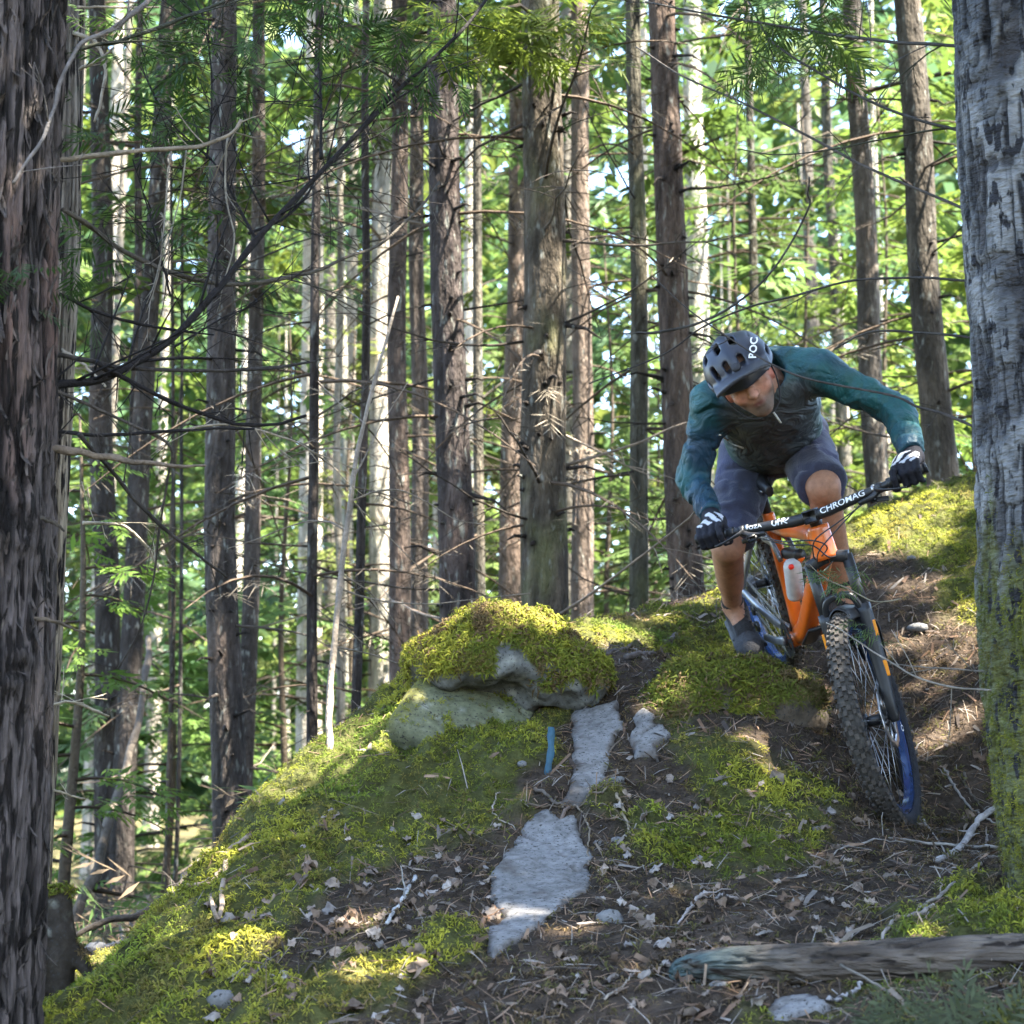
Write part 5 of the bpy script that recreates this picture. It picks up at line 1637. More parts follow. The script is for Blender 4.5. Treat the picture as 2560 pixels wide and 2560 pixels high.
# ---- wheels
def wheel(center, tf, seed, lettering):
    wr = bp('wheel', [cyl(center - LAT * .05, center + LAT * .05, .012, 14), cyl(center - LAT * .034, center - LAT * .026, .029, 20), cyl(center + LAT * .026, center + LAT * .034, .029, 20), cyl(center - LAT * .03, center + LAT * .03, .017, 14)], 'black', tf,
            label='front wheel turned to one side' if lettering else None)
    n, m = 132, 18
    a = np.linspace(0, 2 * np.pi, n, endpoint=False)
    er = np.stack([np.cos(a), np.zeros(n), np.sin(a)], -1)
    et = np.stack([-np.sin(a), np.zeros(n), np.cos(a)], -1)
    b = np.linspace(-2.55, 2.55, m)
    Rc, rr = .335, .0305
    prof = np.stack([np.sin(b) * rr, Rc + np.cos(b) * rr], -1)
    V = (center + er[:, None] * prof[None, :, 1:2] + LAT * prof[None, :, 0:1]).reshape(-1, 3)
    i, j = np.meshgrid(np.arange(n), np.arange(m - 1), indexing='ij')
    i2 = (i + 1) % n
    F = np.stack([i * m + j, i * m + j + 1, i2 * m + j + 1, i2 * m + j], -1).reshape(-1, 4)
    r = np.random.default_rng(seed)
    mb = MB()
    bb = np.tile(np.abs(b), n)
    cc = lerp(np.array([.052, .047, .042]), np.array([.020, .022, .028]), sstep(1.0, 1.6, bb)[:, None])
    mb.add(tf(V), F, cc)
    nk = 76
    for k in range(nk):
        q = 2 * np.pi * k / nk
        for (bb_, hw, hl, hh, off) in ((-.20, .0062, .0078, .0045, 0), (.20, .0062, .0078, .0045, .5), (-.62, .0052, .0060, .0045, .5), (.62, .0052, .0060, .0045, 0), (-1.02, .0062, .0068, .0055, .0), (1.02, .0062, .0068, .0055, .5)):
            if abs(bb_) == .62 and k % 2: continue
            qq = q + off * 2 * np.pi / nk
            e1 = np.array([math.cos(qq), 0, math.sin(qq)]); e2 = np.array([-math.sin(qq), 0, math.cos(qq)])
            nr = e1 * math.cos(bb_) + LAT * math.sin(bb_)
            tg = -e1 * math.sin(bb_) + LAT * math.cos(bb_)
            c0 = center + e1 * (Rc + math.cos(bb_) * (rr + .002)) + LAT * math.sin(bb_) * (rr + .002)
            Vb, Fb = box(c0, np.array([tg, e2, nr]), (hw, hl, hh))
            mb.add(tf(Vb), Fb, np.array([.075, .064, .055]) * r.uniform(.7, 1.35))
    ty = part(wr, 'tyre', mb, M['rubber'], smooth=False)
    # rim
    pr = np.array([[-.0155, .311], [.0155, .311], [.0155, .303], [.010, .285], [-.010, .285], [-.0155, .303]])
    V = (center + er[:, None] * pr[None, :, 1:2] + LAT * pr[None, :, 0:1]).reshape(-1, 3)
    i, j = np.meshgrid(np.arange(n), np.arange(6), indexing='ij'); i2 = (i + 1) % n; j2 = (j + 1) % 6
    bp('rim', [(V, np.stack([i * 6 + j, i2 * 6 + j, i2 * 6 + j2, i * 6 + j2], -1).reshape(-1, 4))], 'rim', tf, wr, smooth=False)
    for k in range(32):
        q = 2 * np.pi * k / 32
        s = 1 if k % 2 else -1
        q0 = q + (.38 if k % 4 < 2 else -.38)
        p0 = center + np.array([math.cos(q0) * .028, s * .030, math.sin(q0) * .028])
        p1 = center + np.array([math.cos(q) * .287, 0, math.sin(q) * .287])
        bp('spoke', [tube(np.array([p0, lerp(p0, p1, .5), p1]), .0011, 4)], 'steel', tf, wr)
    # brake disc on the left side
    a = np.linspace(0, 2 * np.pi, 60, endpoint=False)
    q = []
    for rad_, dy in ((.072, .0385), (.1015, .0385), (.1015, .0405), (.072, .0405)):
        rw = rad_ + .003 * np.sin(a * 10)
        q.append(center + np.stack([np.cos(a) * rw, np.full(60, dy), np.sin(a) * rw], -1))
    j = np.arange(60); j2 = (j + 1) % 60
    its = [(np.vstack(q), np.vstack([np.stack([k * 60 + j, k * 60 + j2, ((k + 1) % 4) * 60 + j2, ((k + 1) % 4) * 60 + j], -1) for k in range(4)]))]
    for k in range(6):
        qq = k * np.pi / 3
        its.append(tube(np.array([center + [math.cos(qq) * .02, .039, math.sin(qq) * .02], center + [math.cos(qq + .2) * .05, .0395, math.sin(qq + .2) * .05], center + [math.cos(qq + .35) * .075, .0395, math.sin(qq + .35) * .075]]), .003, 5))
    bp('brake_disc', its, 'steel', tf, wr)
    return wr, ty


def text_geo(s, size=1.0, fat=.0):
    cu = bpy.data.curves.new('lettering', 'FONT')
    cu.body = s
    cu.size = 1.0
    cu.offset = fat
    cu.resolution_u = 3
    ob = bpy.data.objects.new('lettering', cu)
    scene.collection.objects.link(ob)
    dg = bpy.context.evaluated_depsgraph_get()
    me = bpy.data.meshes.new_from_object(ob.evaluated_get(dg))
    V = np.array([v.co[:2] for v in me.vertices])
    F = []
    me.calc_loop_triangles()
    for t_ in me.loop_triangles:
        F.append(list(t_.vertices))
    bpy.data.objects.remove(ob)
    bpy.data.curves.remove(cu)
    bpy.data.meshes.remove(me)
    V = V * size
    V[:, 0] -= (V[:, 0].min() + V[:, 0].max()) / 2
    V[:, 1] -= (V[:, 1].min() + V[:, 1].max()) / 2
    return V, np.array(F)


def text_split(V, F, maxlen):
    """subdivide long triangles so lettering can bend"""
    for _ in range(3):
        e = np.linalg.norm(V[F[:, [0, 1, 2]]] - V[F[:, [1, 2, 0]]], axis=-1).max(1)
        big = e > maxlen
        if not big.any(): break
        f = F[big]
        n0 = len(V)
        m = np.stack([(V[f[:, 0]] + V[f[:, 1]]) / 2, (V[f[:, 1]] + V[f[:, 2]]) / 2, (V[f[:, 2]] + V[f[:, 0]]) / 2], 1)
        V = np.vstack([V, m.reshape(-1, 2)])
        i = n0 + np.arange(len(f)) * 3
        F = np.vstack([F[~big], np.stack([f[:, 0], i, i + 2], -1), np.stack([i, f[:, 1], i + 1], -1), np.stack([i + 2, i + 1, f[:, 2]], -1), np.stack([i, i + 1, i + 2], -1)])
    return V, F


fw_, ftyre = wheel(AX, S, 5, True)
rw_, rtyre = wheel(v3(-.434, .028), W, 6, False)
# tyre lettering on the left sidewall near the bottom front
for (txt, q0, mat_, rad_, sz, par) in (('MAXXIS', -2.35, 'yellow', .3495, .021, ftyre), ('MAXXIS', 2.1, 'yellow', .3495, .021, ftyre), ('O-', -2.45, 'white', .298, .022, fw_)):
    V, F = text_split(*text_geo(txt, sz, .02), .006)
    V[:, 0] *= 1.35
    ang = q0 - V[:, 0] / rad_
    rr = rad_ + V[:, 1]
    yy = (.0305 * np.sqrt(np.clip(1 - ((rr - .335) / .0305) ** 2, .05, 1)) + .0012) if par is ftyre else np.interp(rr, [.285, .303, .311], [.0112, .0167, .0167])
    V3_ = AX + np.stack([np.cos(ang) * rr, yy, np.sin(ang) * rr], -1)
    if par is ftyre:
        bp('tyre_lettering', [(V3_, F)], mat_, S, fw_, smooth=False)
    else:
        bp('rim_lettering', [(V3_, F)], mat_, S, fw_, smooth=False)

# ---- fork
lo_ = AX
CR = HB - .022 * UPA
fk = bp('fork', [rtube([CR + LAT * -.068, CR + UPA * .016, CR + LAT * .068], [.020], [.021])] +
        [tube(np.array([CR + LAT * s * .063 + UPA * .008, CR + LAT * s * .063 - UPA * .20]), [.0185, .0185], 18) for s in (-1, 1)], 'black', S)
for s in (-1, 1):
    top_ = CR + LAT * s * .063 - UPA * .16
    bot_ = AX + LAT * s * .060 + UPA * .0
    lg = bp('fork_leg', [rtube([top_, lerp(top_, bot_, .5) - FWA * .004, bot_ + UPA * .05, bot_ - UPA * .02], [.0245, .0235, .018, .014], [.025, .024, .022, .016]),
                         cyl(bot_ - LAT * .014, bot_ + LAT * .014, .016, 14)], 'black', S)
    for tt in (.16, .52):
        m_ = lerp(top_, bot_, tt)
        e1 = FWA * .55 + LAT * s * .84
        bp('decal', [rtube([m_ + e1 * .0242, lerp(top_, bot_, tt + .14) + e1 * .0236], [.008], [.003])], 'decal', S, lg)
bp('fork_arch', [rtube([CR - UPA * .175 + LAT * -.06 + FWA * .012, CR - UPA * .125 + LAT * -.042 + FWA * .028, CR - UPA * .112 + FWA * .032, CR - UPA * .125 + LAT * .042 + FWA * .028, CR - UPA * .175 + LAT * .06 + FWA * .012], [.011], [.011])], 'black', S)
# mudguard: a curved sheet over the front of the tyre
nu, nv = 22, 11
uu, vv = np.meshgrid(np.linspace(0, 1, nu), np.linspace(-1, 1, nv), indexing='ij')
qq = math.radians(64.5) + np.radians(lerp(58, -46, uu))         # angle round the axle, from behind the crown to in front
qq = np.radians(lerp(176, 104, uu))
hw = lerp(.052, .036, np.abs(uu - .45) * 2) + .016 * np.sin(uu * np.pi)
rg = .386 + .004 * np.sin(uu * 6) - .030 * vv ** 2 - .02 * (np.abs(vv) > .9)
Vt = AX + np.stack([np.cos(qq) * rg, vv * hw, np.sin(qq) * rg], -1).reshape(-1, 3)
Vb = AX + np.stack([np.cos(qq) * (rg - .003), vv * (hw - .002), np.sin(qq) * (rg - .003)], -1).reshape(-1, 3)
i, j = np.meshgrid(np.arange(nu - 1), np.arange(nv - 1), indexing='ij')
Ft = np.stack([i * nv + j, (i + 1) * nv + j, (i + 1) * nv + j + 1, i * nv + j + 1], -1).reshape(-1, 4)
edge = np.concatenate([np.arange(nv), np.arange(1, nu) * nv + nv - 1, (nu - 1) * nv + np.arange(nv - 2, -1, -1), np.arange(nu - 2, 0, -1) * nv])
e2 = np.roll(edge, -1)
Fe = np.stack([edge, e2, e2 + nu * nv, edge + nu * nv], -1)
mg = bp('mudguard', [(np.vstack([Vt, Vb]), np.vstack([Ft, Ft[:, ::-1] + nu * nv, Fe]))], 'black', S)
V, F = text_geo('TRAIL', .010, 0) if False else (None, None)
bp('mudguard_strip', [rtube([AX + np.array([math.cos(math.radians(t_)) * .393, y_, math.sin(math.radians(t_)) * .393]) for t_, y_ in ((118, -.030), (118, 0), (118, .030))], [.006], [.0018])], 'white', S, mg)
# hose and caliper on the left leg
bp('brake_caliper', [box(AX + LAT * .055 + UPA * .085 - FWA * .035, np.array([FWA, LAT, UPA]), (.020, .018, .034), .006)], 'black', S)

# ---- cockpit
bp('stem', [rtube([HT + .012 * UPA, HT + .035 * UPA + .02 * FWA, STEM], [.021, .019, .021], [.022, .019, .021]), cyl(HT, HT + .058 * UPA, .0195, 18), cyl(STEM - LAT * .024, STEM + LAT * .024, .0225, 18),
            box(STEM + FWA * .020, np.array([FWA, LAT, UPA]), (.008, .024, .021), .004)], 'black', S)
bar_pts = [STEM + np.array(q) for q in [(-.050, -.395, .020), (-.040, -.33, .017), (-.024, -.22, .011), (-.013, -.15, .007), (-.005, -.09, .003), (0, -.05, 0), (0, 0, 0), (0, .05, 0), (-.005, .09, .003), (-.013, .15, .007), (-.024, .22, .011), (-.040, .33, .017), (-.050, .395, .020)]]
bar_path = catmull(bar_pts, 61)
by = np.abs(bar_path[:, 1])
bar_r = np.interp(by, [0, .06, .16, .25, .4], [.0185, .0185, .0165, .0125, .0112])
hb = bp('handlebar', [tube(bar_path, bar_r, 16)], 'black', S)
def bar_at(y):
    return np.array([np.interp(y, bar_path[:, 1], bar_path[:, k]) for k in range(3)])
for s in (-1, 1):
    ys = np.linspace(.262, .398, 40) * s
    pp = np.array([bar_at(y) for y in ys])
    rr = .0165 + .0011 * np.sign(np.sin(np.arange(40) * 1.6)); rr[:4] = .0185; rr[-4:] = .0185
    bp('grip', [tube(pp, rr, 16)], 'black', S)
    pv = bar_at(s * .235)
    dn = -UPA * .4 + FWA * .9
    its = [cyl(pv - LAT * .009, pv + LAT * .009, .0175, 14), rtube([pv + FWA * .014 - UPA * .006, pv + FWA * .022 - UPA * .022 - LAT * s * .03, pv + FWA * .018 - UPA * .030 - LAT * s * .075], [.009], [.009, .007])]
    bp('brake_lever', its + [rtube([pv + FWA * .030 - LAT * s * .012, pv + FWA * .050 + LAT * s * .02 - UPA * .012, pv + FWA * .052 + LAT * s * .09 - UPA * .024], [.0035], [.0065])], 'black', S)
    bp('lever_clamp', [cyl(pv - LAT * s * .020 - LAT * .004, pv - LAT * s * .020 + LAT * .004, .0165, 14)], 'steel', S)
    if s < 0:
        bp('shifter', [box(bar_at(-.205) - UPA * .030 + FWA * .012, np.array([FWA, LAT, UPA]), (.020, .020, .013), .006), rtube([bar_at(-.21) - UPA * .03, bar_at(-.25) - UPA * .036 - FWA * .02], [.004], [.008])], 'black', S)
    else:
        bp('dropper_lever', [box(bar_at(.205) - UPA * .026 + FWA * .006, np.array([FWA, LAT, UPA]), (.014, .012, .012), .005), rtube([bar_at(.21) - UPA * .03, bar_at(.25) - UPA * .042 - FWA * .012], [.004], [.009])], 'black', S)
# cables sweep from the levers down to the head tube
for i, (y0, pts) in enumerate([(-.17, [v3(.06, -.05, -.10), v3(.09, -.075, .0), v3(.05, -.11, .03)]), (-.19, [v3(.05, -.065, -.09), v3(.07, -.09, -.01), v3(.03, -.14, .02)]), (.17, [v3(.07, -.045, .09), v3(.09, -.075, .01), v3(.05, -.12, -.02)]), (.16, [v3(.06, -.065, .08), v3(.07, -.12, .0), v3(.01, -.18, -.02)])]):
    p0 = bar_at(y0) + FWA * .020 - UPA * .028
    q = [p0] + [STEM + a_[0] * FWA + a_[2] * UPA + a_[1] * LAT for a_ in pts] + [HB - FWA * .0 + LAT * (.036 if i % 2 else -.036) + UPA * -.01]
    bp('cable', [tube(catmull(q, 40), .0024, 6)], 'black', S)
# bar lettering on the side facing forward
def bar_text(s, yc, size, stretch=1.0, roll=.45, fat=.0):
    V, F = text_split(*text_geo(s, size, fat), .008)
    V[:, 0] *= stretch
    out = []
    for x, yv in V:
        y = yc + x
        c0 = bar_at(y); rr = np.interp(abs(y), [0, .06, .16, .25, .4], [.0185, .0185, .0165, .0125, .0112]) + .0008
        a = roll + yv / rr
        out.append(c0 + rr * (FWA * math.cos(a) + UPA * math.sin(a)))
    return np.array(out), F
bp('bar_lettering', [bar_text('CHROMAG', .112, .031, .98, fat=.01)], 'white', S, hb, smooth=False)
bp('bar_lettering', [bar_text('OZA', -.185, .019, 1.1, fat=.01)], 'white', S, hb, smooth=False)
logo = []
for st in ([(-.026, .009), (-.029, -.004), (-.022, -.010), (-.016, -.006), (-.014, .006)], [(-.010, -.011), (-.007, .002), (-.006, .011), (-.001, .012)], [(-.013, .001), (-.004, .003), (.004, .003)],
           [(.002, -.010), (.006, .004), (.008, .012), (.016, .011), (.015, .004), (.008, .001), (.014, -.005), (.021, -.010)], [(.016, -.001), (.024, .003), (.029, .010)]):
    c_ = catmull(np.array([[a_, b_, 0] for a_, b_ in st]), 14)
    T_ = nrm(np.gradient(c_, axis=0)); n_ = np.stack([-T_[:, 1], T_[:, 0], 0 * T_[:, 0]], -1) * .0019
    q2 = np.stack([c_ - n_, c_ + n_], 1).reshape(-1, 3)
    out_ = []
    for x, yv, _ in q2:
        y = -.098 + x
        rr = np.interp(abs(y), [0, .06, .16, .25, .4], [.0185, .0185, .0165, .0125, .0112]) + .0008
        a_ = .45 + yv / rr
        out_.append(bar_at(y) + rr * (FWA * math.cos(a_) + UPA * math.sin(a_)))
    logo.append((np.array(out_), np.array([[2 * k, 2 * k + 1, 2 * k + 3, 2 * k + 2] for k in range(13)])))
bp('bar_logo', logo, 'white', S, hb, smooth=False)
# ================================================================== RIDER
M['skin'] = material('skin', None, rough=.55, var=.22, vscale=45, spec=.35, bump=.15, bscale=220, second=(.20, .12, .085), sec_scale=22, sec_edge=(.58, .78))
M['jacket'] = material('jacket_cloth', None, rough=.55, var=.18, vscale=20, spec=.4, bump=1.6, bscale=9, bdist=1.8)
M['shorts'] = material('shorts_cloth', None, rough=.85, var=.15, vscale=25, bump=.3, bscale=160, spec=.2, sheen=.2)
M['helmet'] = material('helmet_shell', None, rough=.42, var=.12, vscale=18, spec=.5)
M['glove'] = material('glove_cloth', None, rough=.8, var=.15, vscale=60, bump=.3, bscale=200, spec=.2)
M['shoe'] = material('shoe', None, rough=.85, var=.2, vscale=50, bump=.4, bscale=160, spec=.2)
M['strap'] = material('strap', (.45, .44, .42), rough=.7, var=.1)
M['strap_dark'] = material('strap_dark', (.03, .03, .035), rough=.7, var=.1)


def ik(a, b, l1, l2, hint):
    a, b, hint = map(np.asarray, (a, b, hint))
    d = b - a
    L = min(np.linalg.norm(d), (l1 + l2) * .999)
    u = nrm(d)
    x = (l1 * l1 - l2 * l2 + L * L) / (2 * L)
    h = math.sqrt(max(0, l1 * l1 - x * x))
    w = hint - a - u * np.dot(hint - a, u)
    return a + u * x + nrm(w) * h


BFW, BLT, BUP = BR3[:, 0], BR3[:, 1], BR3[:, 2]
SFW = BR3 @ (ST3 @ FWA); SUP = BR3 @ (ST3 @ UPA); SLT = BR3 @ (ST3 @ LAT)
GR, GL = S(bar_at(-.335)), S(bar_at(.335))
rs, ls = P(1782, 1002, 6.72), P(2042, 926, 6.62)
rw = GR - SFW * .045 + np.array([-.012, .015, .055])
lw = GL - SFW * .040 + np.array([.015, .015, .055])
re = ik(rs, rw, .285, .255, P(1690, 1200, 7.0))
le = ik(ls, lw, .30, .265, P(2260, 960, 6.75))
PC = np.array([.940, 7.18, 1.262])
latp = nrm(np.array([.95, -.05, .30]))
rh, lh = PC - latp * .088, PC + latp * .088
FR = W(PED_R + np.array([.01, -.012, .022])); FL = W(PED_L + np.array([.01, .012, .022]))
ra = FR - BFW * .105 + BUP * .095
la = FL - BFW * .105 + BUP * .095
rk = ik(rh, ra, .43, .44, P(1740, 1330, 6.2))
lk = ik(lh, la, .43, .43, P(2110, 1190, 6.2))
for nme, q in dict(rs=rs, re=re, rw=rw, ls=ls, le=le, lw=lw, rh=rh, rk=rk, ra=ra, lh=lh, lk=lk, la=la).items():
    print('joint', nme, [round(float(v_)) for v_ in project(q)], q.round(2))
# head frame
RH = rot_axis([0, -1, 0], math.radians(30)) @ rot_axis([0, 0, 1], math.radians(-15)) @ rot_axis([1, 0, 0], math.radians(19))
HL, HF, HU = RH @ np.array([1., 0, 0]), RH @ np.array([0, -1., 0]), RH @ np.array([0, 0, 1.])
HAX = np.array([HL, HF, HU])
HC = P(1866, 948, 6.44)


def hp(l, f, u):
    return HC + HL * l + HF * f + HU * u


lat = nrm(ls - rs)
SC = (rs + ls) / 2 + np.array([.01, .03, -.02])
spine = nrm(PC - SC)
dors = nrm(np.cross(lat, spine))
if dors[2] < 0: dors = -dors
lat2 = nrm(np.cross(spine, dors))
TAX = np.array([lat2, spine, dors])
NB = SC + dors * .03 - spine * .05
rider = thing('person', 'mountain biker in teal jacket and dark helmet crouched over the handlebar', 'person', tuple(W(v3(0, 0))))


def f_body(p):
    d = sd_ell(p, lerp(SC, PC, .35), TAX, [.155, .24, .095])
    d = smin(d, sd_ell(p, PC, TAX, [.145, .13, .105]), .08)
    for a, b, c, r1, r2, r3 in ((rs, re, rw, .05, .042, .028), (ls, le, lw, .05, .042, .028)):
        d = smin(d, sd_cone(p, a, b, r1, r2), .03)
        d = smin(d, sd_cone(p, b, c, r2, r3), .02)
    for h, k, a, f in ((rh, rk, ra, FR), (lh, lk, la, FL)):
        d = smin(d, sd_cone(p, h, k, .080, .056), .04)
        cf = nrm(np.cross(k - a, BLT))
        if np.dot(cf, BFW) > 0: cf = -cf
        d = smin(d, sd_cone(p, k, a, .050, .034), .03)
        d = smin(d, sd_cone(p, lerp(k, a, .18) + cf * .018, lerp(k, a, .62) + cf * .006, .046, .036), .04)
        d = smin(d, sd_ell(p, k + BFW * .018, I3, [.040, .040, .045]), .02)
        d = smin(d, sd_cone(p, a, f + BUP * .02, .034, .028), .03)
    d = smin(d, sd_cone(p, NB, HC - HU * .05 - HF * .02, .062, .056), .04)
    # head
    hd = sd_ell(p, hp(0, -.008, .025), HAX, [.076, .096, .100])
    hd = smin(hd, sd_ell(p, hp(0, .022, -.045), HAX, [.060, .070, .072]), .04)
    hd = smin(hd, sd_ell(p, hp(0, .062, -.100), HAX, [.030, .026, .022]), .03)
    hd = smin(hd, sd_cone(p, hp(.034, .074, .022), hp(-.034, .074, .022), .017, .017), .02)
    for s in (-1, 1):
        hd = smin(hd, sd_ell(p, hp(s * .042, .062, -.030), HAX, [.025, .024, .022]), .02)
        hd = smax(hd, -sd_ell(p, hp(s * .031, .100, .001), HAX, [.017, .015, .011]), .012)
        hd = smin(hd, sd_ell(p, hp(s * .031, .077, .001), HAX, [.015, .013, .012]), .004)
        hd = smin(hd, sd_ell(p, hp(s * .079, -.008, -.015), HAX, [.009, .022, .032]), .008)
    hd = smin(hd, sd_cone(p, hp(0, .088, .010), hp(0, .118, -.032), .010, .0145), .010)
    for s in (-1, 1):
        hd = smin(hd, sd_ell(p, hp(s * .012, .100, -.034), HAX, [.009, .011, .008]), .008)
    hd = smin(hd, sd_ell(p, hp(0, .088, -.062), HAX, [.023, .011, .0065]), .008)
    hd = smin(hd, sd_ell(p, hp(0, .085, -.075), HAX, [.020, .012, .007]), .006)
    hd = smax(hd, -sd_ell(p, hp(0, .102, -.0685), HAX, [.024, .010, .0028]), .004)
    return smin(d, hd, .03)


allj = np.array([rs, re, rw, ls, le, lw, PC, rk, ra, lk, la, FR, FL, HC + HU * .13, HC + HF * .14, HC - HL * .1])
bv, bf = surface_nets(f_body, allj.min(0) - .14, allj.max(0) + .12, .0064)
q = (bv - HC) @ HAX.T
col = np.repeat(np.array([[.40, .205, .140]]), len(bv), 0)
dh = np.linalg.norm(bv - HC, axis=1)
ishead = dh < .19
legs = ~ishead & (bv[:, 2] < 1.2)
col[legs] = np.array([.33, .165, .100])
def blot(c, rad, colr, amt):
    w = np.exp(-(((q - np.array(c)) / np.array(rad)) ** 2).sum(1)) * ishead
    col[:] = lerp(col, np.array(colr), (np.clip(w * 1.4, 0, 1) * amt)[:, None])
blot((0, .07, -.09), (.05, .05, .035), (.085, .058, .042), .92)       # stubble
for s in (-1, 1):
    blot((s * .055, .04, -.07), (.025, .05, .04), (.095, .065, .048), .88)
    blot((s * .045, .08, -.03), (.02, .03, .018), (.58, .24, .17), .6)
    blot((s * .079, -.008, -.015), (.02, .03, .04), (.55, .16, .13), .7)
    blot((s * .031, .092, .020), (.020, .02, .005), (.08, .05, .035), .9)
    blot((s * .031, .088, -.001), (.013, .012, .0045), (.06, .04, .035), .85)
blot((0, .112, -.03), (.014, .02, .014), (.60, .25, .18), .6)
blot((0, .092, -.068), (.024, .02, .006), (.14, .045, .04), .9)
blot((0, -.02, .08), (.10, .10, .07), (.07, .05, .035), .95)
part(rider, 'body', (bv, bf), M['skin'], col)


# ---- jacket
def folds(p, amp=.006, seed=0, f1=10, f2=26):
    w = 2.6 * fbm(p[..., 0] * 4.5, p[..., 1] * 4.5, p[..., 2] * 4.5, 2, seed) + 1.0 * fbm(p[..., 0] * 11, p[..., 1] * 11, p[..., 2] * 11, 1, seed + 1)
    e = np.abs(np.sin((p[..., 0] * .55 - p[..., 1] * .35 + p[..., 2] * .75) * f1 * 2.2 + w * 1.6))
    m = .35 + .65 * sstep(-.3, .4, fbm(p[..., 0] * 5 + 3, p[..., 1] * 5, p[..., 2] * 5, 1, seed + 2))
    return amp * m * (np.sqrt(e) - .55)


def sleeve_folds(p, a, b, amp, seed, n=9):
    ba = (b - a).astype(np.float32)
    t = ((p - a.astype(np.float32)) @ ba) / float(ba @ ba)
    u = ba / np.linalg.norm(ba)
    al = (p - a.astype(np.float32)) @ u
    # irregular creases: crossings of a noise stretched round the limb
    q = p + u * (al * (n / 4.5 - 1))[..., None]
    k = np.abs(fbm(q[..., 0] * 7, q[..., 1] * 7, q[..., 2] * 7, 2, seed)) + .5 * np.abs(fbm(q[..., 0] * 15 + 4, q[..., 1] * 15, q[..., 2] * 15, 1, seed + 7))
    return amp * 1.5 * (sstep(.42, .0, k)) 


def f_jacket(p):
    d = sd_ell(p, lerp(SC, PC, .28) - dors * .01, TAX, [.178, .27, .130])
    d = smin(d, sd_ell(p, lerp(SC, PC, .66) - dors * .03, TAX, [.172, .20, .135]), .06)
    d = smin(d, sd_cone(p, rs, ls, .066, .066), .06)
    d = smin(d, sd_cone(p, NB + spine * .03, NB - spine * .035, .100, .086), .05)
    d = smin(d, sd_ell(p, NB + dors * .045 + spine * .01 + lat * .03, TAX, [.125, .09, .055]), .04)     # hood lying behind the neck
    for k, (a, b, c) in enumerate(((rs, re, rw), (ls, le, lw))):
        d = smin(d, sd_cone(p, a, b, .068, .056) + sleeve_folds(p, a, b, .008, 20 + k, 11), .05)
        e = lerp(b, c, .93)
        d = smin(d, sd_cone(p, b, e, .058, .045) + sleeve_folds(p, b, c, .009, 24 + k, 13), .035)
        ax = nrm(c - b).astype(np.float32)
        cut = (p - lerp(b, c, .90).astype(np.float32)) @ ax
        near = np.linalg.norm(p - c.astype(np.float32), axis=-1) < .11
        d = np.where(near, smax(d, cut, .006), d)
    hem = (p - lerp(SC, PC, .86).astype(np.float32)) @ spine.astype(np.float32)
    mid = np.abs((p - lerp(SC, PC, .86).astype(np.float32)) @ lat2.astype(np.float32)) < .26
    d = np.where(mid, smax(d, hem, .012), d)
    # neck opening
    d = smax(d, -sd_cone(p, NB - spine * .02, NB - spine * .20 + HF * .02, .068, .080), .012)
    return d + folds(p, .009, 30)


jj_ = np.array([rs, re, rw, ls, le, lw, SC, PC, NB])
jv, jf = surface_nets(f_jacket, jj_.min(0) - .16, jj_.max(0) + .17, .0072)
mxa = sstep(-.35, .45, fbm(jv[:, 0] * 6, jv[:, 1] * 6, jv[:, 2] * 6, 3, 33))[:, None]
jc = lerp(np.array([.008, .034, .066]), np.array([.011, .084, .086]), mxa)
tq = (jv - SC) @ TAX.T
chest = (sstep(.02, -.05, tq[:, 2]) * sstep(.19, .12, np.abs(tq[:, 0])))[:, None]
jc = lerp(jc, np.array([.050, .050, .055]), chest * .85)  # grey chest tone with the torso's shade painted in
part(rider, 'jacket', (jv, jf), M['jacket'], jc)
# pale zip edge across the chest
def on_jacket(px, py):
    d_ = ray(px, py)
    Y_ = np.linspace(6.2, 7.0, 400)
    k_ = int(np.argmax(f_jacket((d_ * Y_[:, None]).astype(np.float32)[None])[0] < 0))
    return d_ * (Y_[k_] - .003)
zp = catmull([on_jacket(a_, b_) for a_, b_ in ((1799, 1087), (1820, 1101), (1842, 1113), (1860, 1121))], 12)
part(rider, 'zip_flap', tube(zp, np.linspace(.0055, .0035, 12), 6, squash=.5), M['strap'])


# ---- shorts
def f_shorts(p):
    d = sd_ell(p, PC - spine * .02, TAX, [.178, .15, .140])
    wt = (p - (PC - spine * .12).astype(np.float32)) @ (-spine).astype(np.float32)
    d = smax(d, wt, .01)
    for k, (h, kn, out) in enumerate(((rh, rk, .96), (lh, lk, .99))):
        e = lerp(h, kn, out)
        leg = sd_cone(p, h, lerp(h, kn, 1.12), .108, .088) + sleeve_folds(p, h, kn, .011, 40 + k, 8)
        cut = (p - e.astype(np.float32)) @ nrm(kn - h).astype(np.float32)
        d = smin(d, smax(leg, cut, .008), .05)
    return d + folds(p, .009, 44)


jj_ = np.array([rh, lh, rk, lk, PC])
sv, sf = surface_nets(f_shorts, jj_.min(0) - .16, jj_.max(0) + .17, .009)
part(rider, 'shorts', (sv, sf), M['shorts'], lerp(np.array([.036, .040, .066]), np.array([.058, .064, .125]), sstep(-.4, .5, fbm(sv[:, 0] * 8, sv[:, 1] * 8, sv[:, 2] * 8, 3, 45))[:, None]))


